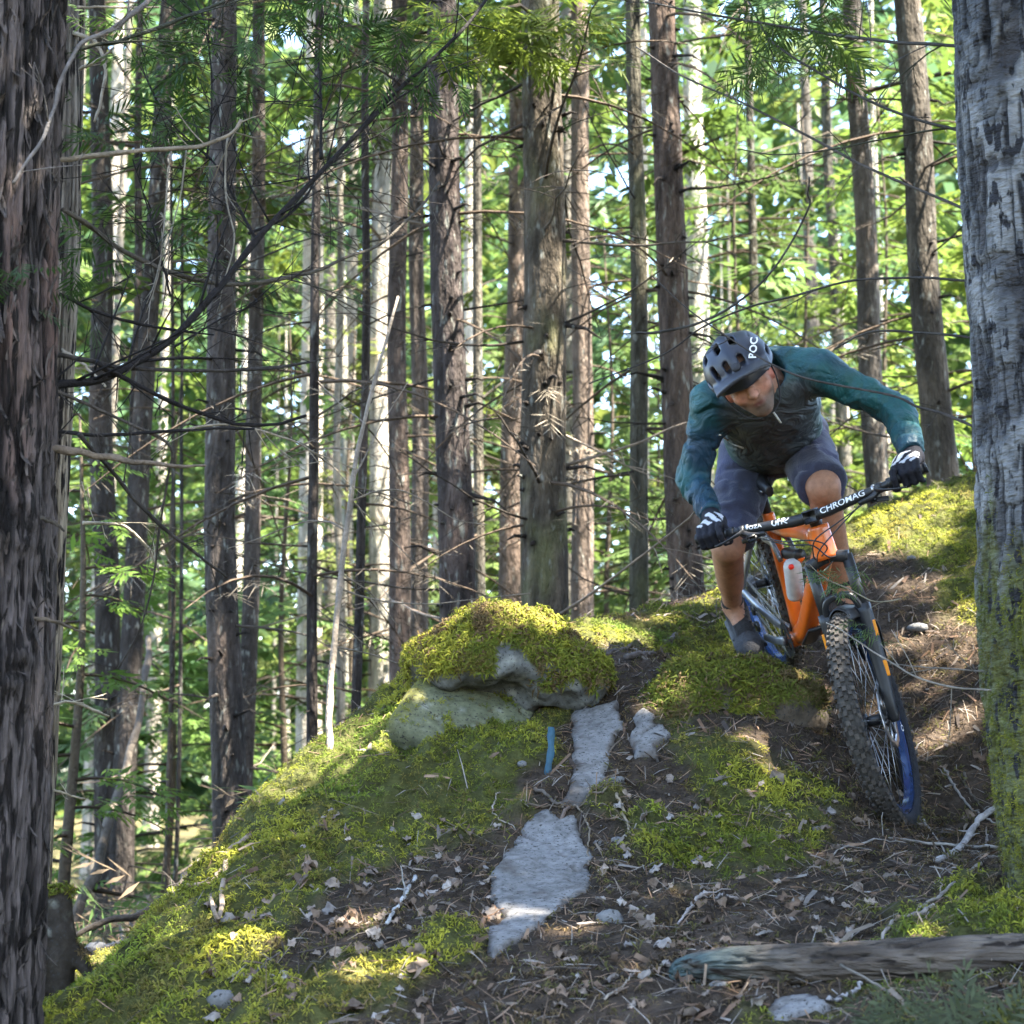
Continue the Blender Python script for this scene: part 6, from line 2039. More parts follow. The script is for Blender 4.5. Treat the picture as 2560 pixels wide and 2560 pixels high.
# ---- gloves: five fingers closed round each grip
def glove(s, Gc, wrist, elbow):
    a = SLT * s                      # outwards along the bar
    fw = nrm(SFW * .96 - np.array([0, 0, 1]) * .10)
    fw = nrm(fw - a * np.dot(fw, a))
    up = np.cross(fw, a) * (1 if np.dot(np.cross(fw, a), SUP) > 0 else -1)
    def g(x, f, u):
        return Gc + a * x + fw * f + up * u
    knuck = [(-.036, .92), (-.012, 1.0), (.012, .96), (.035, .84)]      # index .. little: offset along the bar, length
    prim = []
    for i, (x, L) in enumerate(knuck):
        mcp = g(x, .016, .034)
        if i == 0:    # index finger reaches out along the brake lever
            pip, dip, tip = g(x - .002, .052, .026), g(x - .004, .066, .006), g(x - .004, .060, -.014)
        else:
            pip, dip, tip = g(x, .016 + .032 * L, .012), g(x, .012 + .024 * L, -.024 * L), g(x, -.010, -.031)
        prim.append((mcp, pip, .0125 * (.9 + .1 * L), .0115)); prim.append((pip, dip, .0115, .0105)); prim.append((dip, tip, .0105, .0095))
    thumb = [g(-.036, -.020, .020), g(-.048, -.006, -.008), g(-.050, .018, -.028), g(-.040, .034, -.030)]
    wr = wrist
    def f(p):
        d = sd_box(p, g(0, -.014, .034), np.array([a, fw, up]), [.046, .036, .016], .013)
        d = smin(d, sd_cone(p, g(-.008, -.042, .036), wr, .036, .030), .02)
        d = smin(d, sd_cone(p, wr, lerp(wr, elbow, .10), .031, .032), .01)
        for (p0, p1, r0, r1) in prim:
            d = smin(d, sd_cone(p, p0, p1, r0, r1), .005)
        for k in range(3):
            d = smin(d, sd_cone(p, thumb[k], thumb[k + 1], .0145 - .0015 * k, .0130 - .0015 * k), .008)
        return d + .0012 * fbm(p[..., 0] * 60, p[..., 1] * 60, p[..., 2] * 60, 2, 50)
    V, F = surface_nets(f, Gc - .13, Gc + .13, .0042)
    q = np.stack([(V - Gc) @ a, (V - Gc) @ fw, (V - Gc) @ up], -1)
    col = np.repeat(np.array([[.016, .016, .022]]), len(V), 0)
    back = (q[:, 2] > .030 - .2 * np.minimum(q[:, 1], 0) * 0) & (q[:, 1] < .022) & (q[:, 1] > -.052)
    st = np.sin((q[:, 0] * 1.0 + q[:, 1] * .7) * 190) > -.25
    tri = np.abs(q[:, 0]) < .045
    wmask = back & st & tri & (vnormals(V, F) @ up > .25)
    col[wmask] = [.50, .50, .53]
    return part(rider, 'glove', (V, F), M['glove'], col)


glove(-1, GR, rw, re)
glove(1, GL, lw, le)


# ---- shoes and socks
def shoe(ball, ankle, s):
    f = nrm(BFW + BLT * s * .12 + BUP * -.10)
    l = nrm(BLT - f * np.dot(BLT, f))
    u = np.cross(f, l)
    if np.dot(u, BUP) < 0: u = -u
    c = ball - u * .012
    def g(x, y, z): return c + (f * x + l * y + u * z) * 1.1
    ax = np.array([f, l, u])
    def fn(p):
        d = sd_cone(p, g(-.15, 0, .020), g(.055, 0, .016), .036, .040)
        d = smin(d, sd_ell(p, g(.045, 0, .012), ax, [.062, .052, .034]), .02)
        d = smin(d, sd_cone(p, g(.0, 0, .038), g(-.11, 0, .065), .030, .036), .03)
        d = smin(d, sd_cone(p, g(-.115, 0, .04), ankle + u * .005, .042, .043), .02)
        bot = -((p - (c - u * .016).astype(np.float32)) @ u.astype(np.float32))
        top = (p - (ankle + u * .012).astype(np.float32)) @ u.astype(np.float32)
        d = smax(smax(d, bot, .008), top, .006)
        sole = sd_box(p, g(-.045, 0, -.018), ax, [.150, .047, .010], .010)
        return smin(d, sole, .004) + .0015 * fbm(p[..., 0] * 40, p[..., 1] * 40, p[..., 2] * 40, 2, 55)
    V, F = surface_nets(fn, np.minimum(c, ankle) - .19, np.maximum(c, ankle) + .14, .0055)
    q = (V - c) @ ax.T
    col = np.repeat(np.array([[.055, .055, .060]]), len(V), 0)
    tongue = (np.abs(q[:, 1]) < .034) & (q[:, 2] > .030) & (q[:, 0] < .030)
    col[tongue] = [.022, .02, .02]
    col[(q[:, 2] > .065)] = [.026, .024, .024]
    col[q[:, 2] < -.006] = [.11, .11, .11]
    sh = part(rider, 'shoe', (V, F), M['shoe'], col)
    lac = MB()
    for k in range(5):
        x = .018 - .022 * k
        pts = [g(x + .004, yy, .0) for yy in np.linspace(-.03, .03, 7)]
        pts = [pp + u * (.040 + .011 * k + .014 * math.cos(yy / .030 * 1.35)) for pp, yy in zip(pts, np.linspace(-.03, .03, 7))]
        Vl, Fl = tube(np.array(pts), .0022, 5)
        lac.add(Vl, Fl)
    part(sh, 'laces', lac, M['strap_dark'])
    sk = MB()
    Vk, Fk = tube(np.array([ankle - u * .01, lerp(ankle, ankle + nrm((rk if s < 0 else lk) - ankle) * .05, .5), ankle + nrm((rk if s < 0 else lk) - ankle) * .045]), [.041, .0395, .039], 18)
    sk.add(Vk, Fk, (.03, .028, .028))
    part(rider, 'sock', sk, M['glove'])


shoe(FR, ra, -1)
shoe(FL, la, 1)

# ---- helmet
HEL = hp(0, -.012, .040)
HR = np.array([.117, .144, .121])
VENTS = []
for s in (-1, 1):
    VENTS += [((s * .024, .118, .062), (s * .024, .095, .092), .0105), ((s * .022, .055, .118), (s * .022, .015, .128), .0115), ((s * .062, .098, .058), (s * .060, .066, .088), .0095 if s < 0 else .0001),
              ((s * .060, .030, .102), (s * .060, -.012, .108), .0105 if s < 0 else .0001), ((s * .096, .045, .050), (s * .095, .004, .058), .009), ((s * .024, -.035, .125), (s * .024, -.080, .105), .011), ((s * .096, -.03, .06), (s * .09, -.065, .055), .010)]


def f_helmet(p):
    o = sd_ell(p, HEL, HAX, HR)
    rib = ((p - HEL.astype(np.float32)) @ HL.astype(np.float32))
    o = o - .003 * np.cos(rib * 75)
    inn = sd_ell(p, HEL, HAX, HR - .020)
    loc = (p - HC.astype(np.float32)) @ HAX.astype(np.float32).T
    rim = np.where(loc[..., 1] > 0, .030 - .25 * loc[..., 1] + 0, .030 + .62 * loc[..., 1])
    rim = np.minimum(rim, .045) + np.where(np.abs(loc[..., 0]) > .08, -.004, 0)
    d = smax(smax(o, -inn, .004), rim - loc[..., 2], .006)
    for a, b, r_ in VENTS:
        # slots run through the shell, along the surface normal
        pa, pb = hp(*a), hp(*b)
        nr_ = nrm((pa + pb) / 2 - HEL)
        t = p - ((pa + pb) / 2).astype(np.float32)
        ld = nrm(pb - pa).astype(np.float32)
        w = np.cross(nr_, ld).astype(np.float32)
        xl = np.maximum(np.abs(t @ ld) - np.linalg.norm(pb - pa) / 2, 0)
        dd = np.sqrt(xl ** 2 + (t @ w) ** 2) - r_ * .9
        dd = np.where(t @ nr_.astype(np.float32) > -.06, dd, 1)
        d = smax(d, -dd, .004)
    # visor: curved plate
    vf = loc[..., 1]; vl = loc[..., 0]; vu = loc[..., 2]
    surf = .066 - .16 * (vf - .10) - 2.6 * vl ** 2
    vis = np.maximum(np.abs(vu - surf) - .0065, np.maximum(.075 - vf, vf - (.186 - 3.4 * vl ** 2)))
    vis = np.maximum(vis, np.abs(vl) - .100)
    return smin(d, vis, .010)


hv, hf = surface_nets(f_helmet, HC - .23, HC + .24, .0042)
q = (hv - HC) @ HAX.T
hc_ = np.repeat(np.array([[.017, .020, .034]]), len(hv), 0)
hc_ = lerp(hc_, np.array([.036, .035, .038]), sstep(.10, .15, q[:, 1])[:, None] * .6)
inside = np.linalg.norm(((hv - HEL) @ HAX.T) / (HR - .008), axis=1) < 1.0
hc_[inside & (q[:, 1] < .11)] = [.012, .012, .013]
helm = part(rider, 'helmet', (hv, hf), M['helmet'], hc_)


def on_helmet(px, py, off=.0015):
    """ray through a photo pixel to the helmet shell"""
    dr = ray(px, py)
    A = (dr @ HAX.T) / (HR + off + .002); B_ = (-HEL @ HAX.T) / (HR + off + .002)
    a, b, c = A @ A, 2 * A @ B_, B_ @ B_ - 1
    t = (-b - math.sqrt(max(b * b - 4 * a * c, 0))) / (2 * a)
    return dr * t


V, F = text_split(*text_geo('POC', 1.0, .03), .2)
w_, h_ = V[:, 0].max() - V[:, 0].min(), V[:, 1].max() - V[:, 1].min()
e_up = np.array([.10, -1.0]); e_lf = np.array([-1.0, .02])     # reading upwards
L3 = []
for x, y in V:
    pxy = np.array([1883, 869]) + e_up * x / w_ * 52 + e_lf * y / h_ * 20
    L3.append(on_helmet(*pxy))
part(helm, 'lettering', (np.array(L3), np.hstack([F, F[:, 2:]])), M['white'], smooth=False)
# strap, side buckle and the dangling strap end
for s in (-1, 1):
    part(helm, 'strap', tube(catmull([hp(s * .092, -.01, .035), hp(s * .087, .006, -.04), hp(s * .06, .03, -.105), hp(s * .02, .05, -.130)], 16), .0045, 6, squash=.5), M['strap_dark'])
part(helm, 'strap_end', tube(np.array([hp(.02, .055, -.128), hp(.022, .062, -.148), hp(.022, .060, -.168)]), .0085, 8, squash=.4), M['strap'])
part(helm, 'visor_knob', tube(np.array([hp(0, .118, .070), hp(0, .128, .080), hp(0, .132, .084)]), [.016, .016, .012], 14), M['strap_dark'])
# ================================================================== LITTER, STICKS AND SMALL THINGS
M['log'] = material('old_log', None, rough=.85, var=.4, vscale=14, stretch=(.35, 3, 3), bump=1.2, bscale=30, spec=.2, second=(.016, .012, .010), sec_scale=12, sec_stretch=(.35, 3.5, 3.5), sec_edge=(.60, .68))
M['blue'] = material('blue_paint', (.028, .085, .13), rough=.6, var=.25, vscale=30)


def ground_n(x, y, e=.04):
    return nrm(np.stack([-(H0(x + e, y) - H0(x - e, y)) / (2 * e), -(H0(x, y + e) - H0(x, y - e)) / (2 * e), np.ones(np.shape(x))], -1))


def on_ground(qx, qy, lift=0.0):
    p = G(qx * K, qy * K)
    p = p.copy()
    p[2] = float(H(p[0], p[1])) + lift
    return p


# ---- fallen log in the foreground: one tapered stem with a weathered blue-grey tip
lp = np.array([[*Q(1268, 1862, 4.50), .012], [*Q(1300, 1848, 4.48), .030], [*Q(1380, 1838, 4.46), .036], [*Q(1500, 1838, 4.44), .041], [*Q(1620, 1836, 4.42), .044], [*Q(1760, 1828, 4.40), .046], [*Q(1900, 1825, 4.38), .047], [*Q(2060, 1822, 4.36), .048], [*Q(2250, 1815, 4.34), .050]])
lp[:, 2] += .022
lp = catmull(lp, 160)
V, F = tube(lp[:, :3], lp[:, 3], 64, rough=.0)
ctr = np.repeat(lp[:, :3], 64, 0)
nn = len(ctr)
o_ = nrm(V[:nn] - ctr)
dsp = -.008 * sstep(.14, .0, np.abs(fbm(V[:nn, 0] * 5, V[:nn, 1] * 38, V[:nn, 2] * 38, 2, 124))) + .0055 * fbm(V[:nn, 0] * 9, V[:nn, 1] * 40, V[:nn, 2] * 40, 3, 120) + .002 * fbm(V[:nn, 0] * 40, V[:nn, 1] * 90, V[:nn, 2] * 90, 2, 121)
V[:nn] += o_ * dsp[:, None]
cl = lerp(np.array([.060, .047, .038]), np.array([.15, .122, .10]), sstep(-.4, .5, fbm(V[:, 0] * 7, V[:, 1] * 30, V[:, 2] * 30, 3, 122))[:, None])
tip = sstep(.62, .30, V[:, 0]) * sstep(-.25, .3, fbm(V[:, 0] * 9, V[:, 1] * 30, V[:, 2] * 30, 2, 123) + .15)
cl = lerp(cl, np.array([.060, .115, .125]), (tip * .8)[:, None])
cl = cl * (1 - .75 * sstep(.12, .0, np.abs(fbm(V[:, 0] * 5, V[:, 1] * 38, V[:, 2] * 38, 2, 124))))[:, None]
cl[V[:, 0] < .02] = [.06, .045, .035]
log = thing('fallen_log', 'long fallen log with blue-grey broken tip lying across the foot of the slope', 'log', lp[0, :3])
part(log, 'stem', (V, F), M['log'], cl)
px_branch(log, [(1585, 1822), (1640, 1850), (1700, 1890), (1740, 1950)], 4.36, 4.2, 5, 4, (.16, .14, .12), 300, 'twig', 0)
# ---- second mossy trunk foot at bottom right corner and dark blur of foliage under the log
r = np.random.default_rng(130)
mb = MB()
O = np.array([Q(r.uniform(1640, 1960), r.uniform(1895, 1990), r.uniform(3.75, 4.05)) for _ in range(60)])
sprays(mb, O, np.stack([r.normal(-.2, .8, 60), r.normal(0, .4, 60), r.normal(.3, .5, 60)], -1), nrm(np.array([0, -.5, 1.]) + r.normal(0, .3, O.shape)), r.uniform(.05, .10, 60), 11, .05, np.array([.085, .10, .05]) * r.uniform(.7, 1.4, (60, 1)), r)
ft = thing('low_fern', 'dusty green fern under the right end of the fallen log', 'fern', (O[:, 0].mean(), O[:, 1].mean(), float(H0(O[:, 0].mean(), O[:, 1].mean()))))
part(ft, 'fronds', mb, M['foliage'], kind='stuff', smooth=False)
c0 = BASE[ft.name]
part(ft, 'stem', tube(np.array([c0 - [0, 0, .03], c0 + [.0, .0, .08], O.mean(0)]), [.006, .005, .003], 6), M['twig'], (.08, .07, .04))

# ---- sticks lying about: overview pixels, widths, colour, label
ST = [
    ([(1900, 1520), (1870, 1545), (1840, 1575), (1805, 1612), (1765, 1640)], 14, 11, (.34, .32, .31), 'thick bare grey stick propped beside the mossy birch foot'),
    ([(1890, 1625), (1840, 1645), (1790, 1690), (1740, 1715), (1690, 1730)], 9, 6, (.22, .19, .16), 'long grey branch lying below the thick bare stick'),
    ([(1765, 1720), (1730, 1745), (1690, 1760), (1668, 1785), (1660, 1805)], 10, 6, (.26, .22, .19), 'crooked pale stick above the fallen log'),
    ([(1610, 1757), (1590, 1775), (1575, 1772), (1600, 1800), (1625, 1812)], 9, 7, (.30, .24, .20), 'short forked pale stick just above the log'),
    ([(783, 1662), (770, 1690), (750, 1720), (735, 1755), (728, 1765)], 9, 6, (.36, .36, .36), 'straight bleached stick on the moss left of the slab'),
    ([(1335, 1690), (1310, 1715), (1280, 1740)], 8, 5, (.30, .26, .24), 'short pale stick right of the big slab'),
    ([(1880, 1615), (1800, 1605), (1720, 1588), (1650, 1590), (1590, 1605), (1550, 1640)], 6, 3, (.28, .25, .22), 'thin arched stick between wheel and thick bare stick'),
    ([(1690, 1555), (1720, 1545), (1745, 1560), (1775, 1600), (1800, 1640)], 4, 3, (.30, .27, .24), 'thin bent twig under the front tyre'),
    ([(1030, 1640), (1060, 1600), (1090, 1570), (1115, 1545)], 4, 3, (.10, .08, .06), 'thin root crossing the lower slab'),
    ([(1140, 1440), (1120, 1480), (1085, 1520), (1060, 1545), (1040, 1560)], 9, 5, (.16, .12, .10), 'thick root curving round the neck between two slabs'),
    ([(1010, 1500), (1040, 1520), (1062, 1530), (1100, 1505), (1130, 1500)], 7, 5, (.11, .09, .075), 'knotted root lying across the neck of the slab'),
    ([(1085, 1520), (1100, 1550), (1112, 1580), (1110, 1620), (1120, 1650)], 4, 3, (.20, .16, .12), 'thin root along the right edge of the lower slab'),
    ([(1165, 1525), (1185, 1555), (1190, 1590)], 6, 5, (.26, .21, .15), 'short tan stick right of the slab neck'),
    ([(1060, 1535), (1090, 1515), (1130, 1530), (1150, 1520)], 5, 3, (.15, .12, .10), 'short dark root on the bare soil by the slab neck'),
    ([(1100, 1545), (1085, 1590), (1070, 1640), (1050, 1700), (1020, 1750)], 3, 2, (.09, .07, .06), 'hair-thin dark root down the lower slab'),
    ([(330, 1700), (360, 1680), (392, 1660), (420, 1640)], 10, 7, (.30, .23, .17), 'tan rotten stick at the mossy flank edge'),
    ([(470, 1595), (430, 1625), (395, 1650), (350, 1668)], 12, 6, (.28, .21, .15), 'split tan branch half sunk in the moss flank'),
    ([(1180, 1262), (1215, 1245), (1250, 1230), (1275, 1215)], 12, 8, (.12, .10, .09), 'dark rotten root on the mound right of the boulder'),
    ([(1130, 1250), (1170, 1235), (1220, 1210)], 9, 5, (.10, .085, .08), 'dark broken stick beside the boulder'),
    ([(1240, 1185), (1290, 1180), (1330, 1185), (1360, 1190)], 4, 3, (.24, .20, .16), 'thin twig on top of the mound behind the boulder'),
    ([(905, 1770), (915, 1740), (935, 1712)], 9, 7, (.30, .17, .10), 'rusty strip of bark at the edge of the lower slab'),
    ([(885, 1690), (930, 1730), (950, 1790), (1000, 1830), (1060, 1840)], 3, 2, (.20, .16, .13), 'thin looping root below the rusty bark strip'),
    ([(940, 1500), (930, 1540), (960, 1560), (1000, 1580)], 3, 2, (.28, .24, .20), 'pale looping rootlet on moss left of the slab'),
    ([(1560, 1890), (1600, 1875), (1625, 1862)], 8, 6, (.33, .31, .31), 'short grey stick beside the low granite patch'),
    ([(430, 1880), (470, 1850), (500, 1830)], 6, 4, (.16, .14, .13), 'dark stick low on the left flank'),
    ([(1780, 1470), (1800, 1500), (1830, 1530), (1880, 1560)], 5, 4, (.22, .20, .18), 'grey twig right of the front wheel'),
    ([(1820, 1465), (1825, 1500), (1855, 1535)], 5, 3, (.10, .085, .07), 'dark upright twig right of the front wheel'),
    ([(1520, 1905), (1450, 1880), (1380, 1890)], 4, 3, (.24, .20, .17), 'thin brown twig in front of the log tip'),
    ([(1140, 1900), (1180, 1870), (1200, 1830)], 4, 3, (.26, .22, .18), 'thin tan twig low on the bare soil'),
]
_r = np.random.default_rng(77)
for _k, (x0_, y0_, x1_, y1_, lb_) in enumerate([
        (1130, 1335, 1085, 1525, 'thin dark root running down the upper slab'), (1165, 1400, 1075, 1540, 'thin root along the right side of the upper slab'), (1090, 1345, 1130, 1500, 'hair root crossing the upper slab'),
        (1010, 1525, 1140, 1540, 'dark root below the slab neck'), (1150, 1500, 1230, 1560, 'brown root in the soil right of the slab neck'), (1060, 1550, 990, 1640, 'fine root creeping over the lower slab'),
        (1540, 1320, 1530, 1400, 'dry root hanging under the moss hummock'), (1525, 1300, 1555, 1385, 'pale dry root dangling from the hummock edge'), (1200, 1600, 1330, 1640, 'thin brown root in litter right of the lower slab'),
        (700, 1800, 860, 1850, 'thin brown root in litter low on the slope'), (1250, 1780, 1400, 1760, 'thin brown root above the log tip'), (1680, 1330, 1800, 1360, 'thin root on the dark bank right of the wheel')]):
    _t = np.linspace(0, 1, 6)
    _pts = [(x0_ + (x1_ - x0_) * t_ + _r.normal(0, 9), y0_ + (y1_ - y0_) * t_ + _r.normal(0, 5)) for t_ in _t]
    ST.append((_pts, 4, 2, tuple(np.array([.10, .078, .06]) * _r.uniform(.6, 1.6)), lb_))
for i, (pts, w0, w1, c, lab) in enumerate(ST):
    rr = np.random.default_rng(400 + i)
    p = np.array([on_ground(a, b) for a, b in pts])
    p = catmull(p, 26)
    rad = np.linspace(w0, w1, 26) * K / 2 / F_PX * p[:, 1]
    p[:, 2] = np.convolve(np.pad(H(p[:, 0], p[:, 1]), 2, mode='edge'), np.ones(5) / 5, 'valid') + rad * .9 + .004
    p += rr.normal(0, .0025, p.shape)
    mbs = MB()
    V, F = tube(p, rad * (1 + .18 * noise(np.arange(26) * .7, i, 0, 9)), 8, rough=.15, seed=i)
    mbs.add(V, F, np.array(c) * (1 + .3 * noise(V[:, 0] * 50, V[:, 1] * 50, V[:, 2] * 50, 8))[:, None])
    t = thing('dead_stick' if 'root' not in lab else 'root', lab, 'root' if 'root' in lab else 'stick', p[13] - [0, 0, rad[13]], 'sticks and roots on the slope')
    part(t, 'stem', mbs, M['twig'])
    if w0 > 4:
        for _ in range(2):
            m2 = MB()
            k = rr.integers(5, 22)
            d = nrm(rr.normal(0, 1, 3) * [1, .6, .5] + [0, 0, .35])
            L = rr.uniform(.03, .10)
            q = p[k] + d * L * np.linspace(0, 1, 5)[:, None] + rr.normal(0, .003, (5, 3))
            V, F = tube(q, np.linspace(rad[k] * .5, .0012, 5), 5)
            m2.add(V, F, c)
            part(t, 'side_twig', m2, M['twig'])

# ---- blue painted batten standing in the soil by the slab
b0, b1 = on_ground(1034, 1458), Q(1042, 1372, float(on_ground(1034, 1450)[1]) - .01)
ax_b = nrm(b1 - b0)
sd_b = nrm(np.cross(ax_b, [0, 1, 0]))
mbb = MB()
n = 14
for k in range(n):
    pass
ss = np.linspace(-.06, 1, n)
tb = np.cross(sd_b, ax_b)
wv = .0105 + .0015 * np.sin(ss * 17)
ctb = b0 + (b1 - b0) * ss[:, None] + sd_b * (.002 * np.sin(ss * 9))[:, None]
ctb[-1] += sd_b * .003
V = np.stack([ctb - sd_b * wv[:, None] - tb * .004, ctb + sd_b * wv[:, None] - tb * .004, ctb + sd_b * wv[:, None] + tb * .004, ctb - sd_b * wv[:, None] + tb * .004], 1).reshape(-1, 3)
F = [[4 * k + j, 4 * k + (j + 1) % 4, 4 * k + 4 + (j + 1) % 4, 4 * k + 4 + j] for k in range(n - 1) for j in range(4)] + [[0, 3, 2, 1], [4 * n - 4, 4 * n - 3, 4 * n - 2, 4 * n - 1]]
F = np.array(F)
solo('blue_stake', 'weathered blue painted stake upright in dark soil beside the upper slab', 'stake', (V, F), M['blue'])

# ---- dead leaves: six curled shapes, copied
def leaf_mesh(seed):
    r = np.random.default_rng(seed)
    n, m = 6, 5
    u, v = np.meshgrid(np.linspace(0, 1, n), np.linspace(-1, 1, m), indexing='ij')
    w = .5 * np.sin(np.pi * (.06 + .90 * u)) ** .8 * (1 + .18 * np.sin(u * 19 + seed) * np.abs(v))
    x = u - .5
    y = v * w * r.uniform(.6, .9)
    zz = r.uniform(.25, .7) * y ** 2 * 1.6 * r.choice([-1, 1]) + r.uniform(-.5, .5) * (x ** 2) + .12 * r.normal(size=u.shape)
    V = np.stack([x, y, zz], -1).reshape(-1, 3)
    i, j = np.meshgrid(np.arange(n - 1), np.arange(m - 1), indexing='ij')
    F = np.stack([i * m + j, (i + 1) * m + j, (i + 1) * m + j + 1, i * m + j + 1], -1).reshape(-1, 4)
    base = np.array([[.30, .235, .185], [.22, .155, .110], [.28, .245, .22], [.15, .10, .070], [.23, .165, .12], [.25, .20, .165]][seed % 6])
    return new_mesh('dead_leaf', V, F, base * (1 + .2 * r.normal(size=(len(V), 1))))


LM = [leaf_mesh(k) for k in range(6)]
for m in LM: m.materials.append(M['deadleaf'])
r = np.random.default_rng(140)
cand = []
for (x0, y0, x1, y1, k) in [(560, 1560, 940, 1760, 70), (380, 1700, 900, 1930, 60), (1150, 1480, 1640, 1640, 50), (1120, 1640, 1700, 1800, 66), (1000, 1800, 1500, 1925, 40), (1640, 1420, 1860, 1700, 26), (1620, 930, 1840, 1080, 22), (1060, 1350, 1300, 1500, 14), (1180, 1190, 1320, 1280, 12), (1640, 1180, 1850, 1330, 12)]:
    for _ in range(k):
        cand.append((r.uniform(x0, x1), r.uniform(y0, y1)))
CEN = [r.uniform(0, 1, 2) for _ in range(3)]
cnt = 0
for (a, b) in cand:
    if cnt >= 290: break
    g = G(a * K, b * K)
    if slab_d(np.array([g[0]]), np.array([g[1]]))[0] < .0 and r.uniform() < .8: continue
    s = r.uniform(.018, .040) if r.uniform() < .75 else r.uniform(.038, .058)
    z0 = float(H(g[0], g[1]))
    nrmv = nrm(ground_n(g[0], g[1]) + r.normal(0, .38, 3))
    o = bpy.data.objects.new('dead_leaf', LM[r.integers(6)])
    scene.collection.objects.link(o)
    o.location = (g[0], g[1], z0 + .014)
    o.rotation_euler = (Vector(nrmv).to_track_quat('Z', 'Y') @ Matrix.Rotation(r.uniform(0, 6.28), 3, 'Z').to_quaternion()).to_euler()
    o.scale = (s, s, s)
    tag(o, 'dry curled brown leaf lying on the mossy slope', 'leaf', 'dead leaves on the slope')
    cnt += 1

# ---- needles, bark crumbs and twiglets that cover the soil
n = 34000
xs, ys = r.uniform(-2.0, 2.5, n), r.uniform(3.8, 9.2, n)
sdl = slab_d(xs, ys)
kp = (r.uniform(0, 1, n) < 1.05 - .85 * sstep(.0, 1.1, moss_at(xs, ys))) & ((sdl > 0) | (r.uniform(0, 1, n) < .22))
px_, py_ = project(np.stack([xs, ys, H0(xs, ys)], -1))
kp &= (px_ > -200) & (px_ < 2760) & (py_ < 2760)
xs, ys = xs[kp], ys[kp]
zs = H(xs, ys)
n = len(xs)
up = nrm(ground_n(xs, ys) + r.normal(0, .35, (n, 3)))
t1 = nrm(np.cross(up, nrm(r.normal(0, 1, (n, 3)))))
L = (r.uniform(.010, .045, n) * np.where(r.uniform(0, 1, n) < .06, 2.2, 1))[:, None]
Wd = np.where(r.uniform(0, 1, n) < .09, r.uniform(.003, .007, n), r.uniform(.0008, .0018, n))[:, None]
t2 = np.cross(up, t1)
c0 = np.stack([xs, ys, zs + .006], -1)
bend = up * L * r.uniform(-.1, .25, (n, 1))
V = np.stack([c0 - t1 * L - t2 * Wd, c0 - t1 * L + t2 * Wd, c0 + bend + t2 * Wd, c0 + bend - t2 * Wd, c0 + t1 * L + t2 * Wd * .5, c0 + t1 * L - t2 * Wd * .5], 1).reshape(-1, 3)
i = np.arange(n)[:, None] * 6
F = np.vstack([np.hstack([i, i + 1, i + 2, i + 3]), np.hstack([i + 3, i + 2, i + 4, i + 5])])
pal = np.array([[.20, .13, .085], [.12, .08, .055], [.17, .135, .105], [.055, .042, .035], [.14, .085, .055], [.20, .175, .155]])
cl = np.repeat(pal[r.integers(0, 6, n)] * r.uniform(.6, 1.2, (n, 1)), 6, 0)
mb = MB(); mb.add(V, F, cl)
solo('forest_litter', 'needles, bark crumbs and twiglets strewn over the bare soil', None, mb, M['deadleaf'], kind='stuff', origin=np.zeros(3), smooth=False)

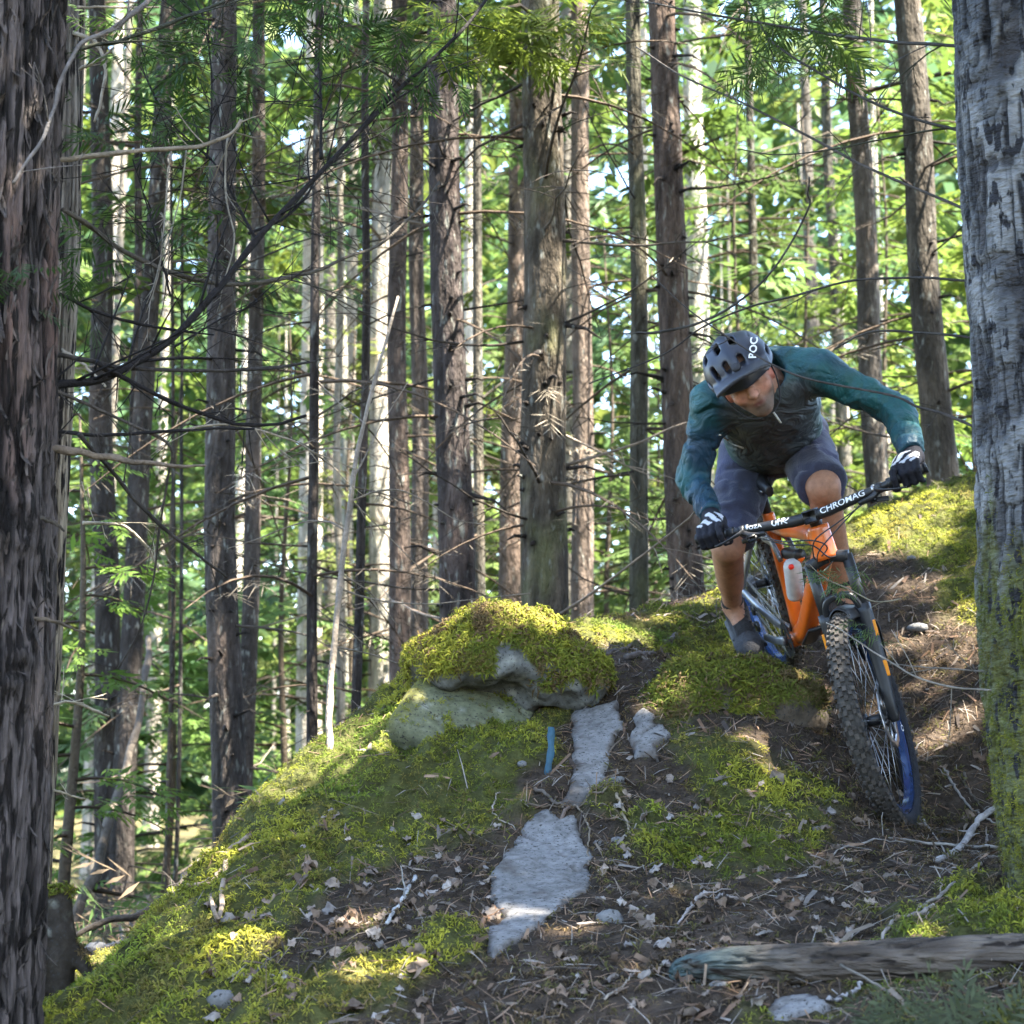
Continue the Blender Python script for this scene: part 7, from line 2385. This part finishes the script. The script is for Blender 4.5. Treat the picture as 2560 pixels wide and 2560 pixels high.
# ---- pebbles and chips of rock
def pebble(seed, sub=2):
    r = np.random.default_rng(seed)
    nu_, nv_ = 8, 6
    V, F = [], []
    a = np.linspace(0, 2 * np.pi, nu_, endpoint=False)
    V.append([[0, 0, 1]])
    for k in range(1, nv_):
        ph = np.pi * k / nv_
        V.append(np.stack([np.cos(a) * math.sin(ph), np.sin(a) * math.sin(ph), np.full(nu_, math.cos(ph))], -1))
    V.append([[0, 0, -1]])
    V = np.vstack(V)
    for j in range(nu_): F.append([0, 1 + j, 1 + (j + 1) % nu_, 1 + (j + 1) % nu_])
    for k in range(nv_ - 2):
        for j in range(nu_):
            p_ = 1 + k * nu_
            F.append([p_ + j, p_ + nu_ + j, p_ + nu_ + (j + 1) % nu_, p_ + (j + 1) % nu_])
    l = len(V) - 1; p_ = 1 + (nv_ - 2) * nu_
    for j in range(nu_): F.append([l, p_ + (j + 1) % nu_, p_ + j, p_ + j])
    V = V * np.array([1, r.uniform(.6, .95), r.uniform(.4, .7)]) * (1 + .22 * noise(V[:, 0] * 1.7 + seed, V[:, 1] * 1.7, V[:, 2] * 1.7, seed))[:, None]
    return V, np.array(F)


for i, (a, b, s, lab) in enumerate([(1733, 1195, .040, 'pale angular stone on the dark soil right of the bicycle'), (1150, 1735, .040, 'pale lichen stained stone in litter right of the big slab'), (1165, 1470, .022, 'small grey stone below the notched granite patch'), (1612, 1425, .020, 'small pale stone beside the front tyre'),
                                    (1165, 1600, .020, 'pebble right of the lower slab'), (985, 1455, .016, 'pebble left of the blue stake'), (1720, 1060, .020, 'grey stone on the mossy bank'), (1650, 985, .018, 'small stone high on the mossy bank'), (420, 1895, .035, 'flat grey stone low on the left flank'), (1355, 1872, .022, 'white stone in front of the log tip')]):
    V, F = pebble(i)
    g = on_ground(a, b)
    solo('stone', lab, 'stone', (V * s + g + [0, 0, s * .3], F), M['granite'], np.array([.16, .157, .155]), smooth=True, group='stones on the slope')

# ---- green cedar sprig hanging in front of the fork
mb = MB()
r = np.random.default_rng(150)
sp = np.array([P(2090, 1455, 5.9), P(2150, 1410, 5.9), P(2105, 1440, 5.88), P(2130, 1560, 5.95), P(2185, 1580, 5.92), P(2240, 1600, 5.92), P(2060, 1440, 5.9), P(2040, 1435, 5.9)])
stm = px_branch(birch, [(1700, 1130), (1650, 1135), (1600, 1110), (1560, 1095), (1540, 1085)], 5.75, 5.92, 2.5, 1.5, (.20, .17, .12), 310, 'twig', 2, .08, knots=False)
O = np.repeat(sp, 3, 0) + r.normal(0, .012, (24, 3))
sprays(mb, O, np.stack([r.normal(-.5, .6, 24), r.normal(0, .4, 24), r.normal(-.1, .3, 24)], -1), nrm(np.array([0, -.6, .8]) + r.normal(0, .25, (24, 3))), r.uniform(.04, .075, 24), 13, .03, np.array([.075, .115, .03]) * r.uniform(.8, 1.4, (24, 1)), r, tip=.4)
part(birch, 'green_sprig', mb, M['foliage'], kind='stuff', smooth=False)
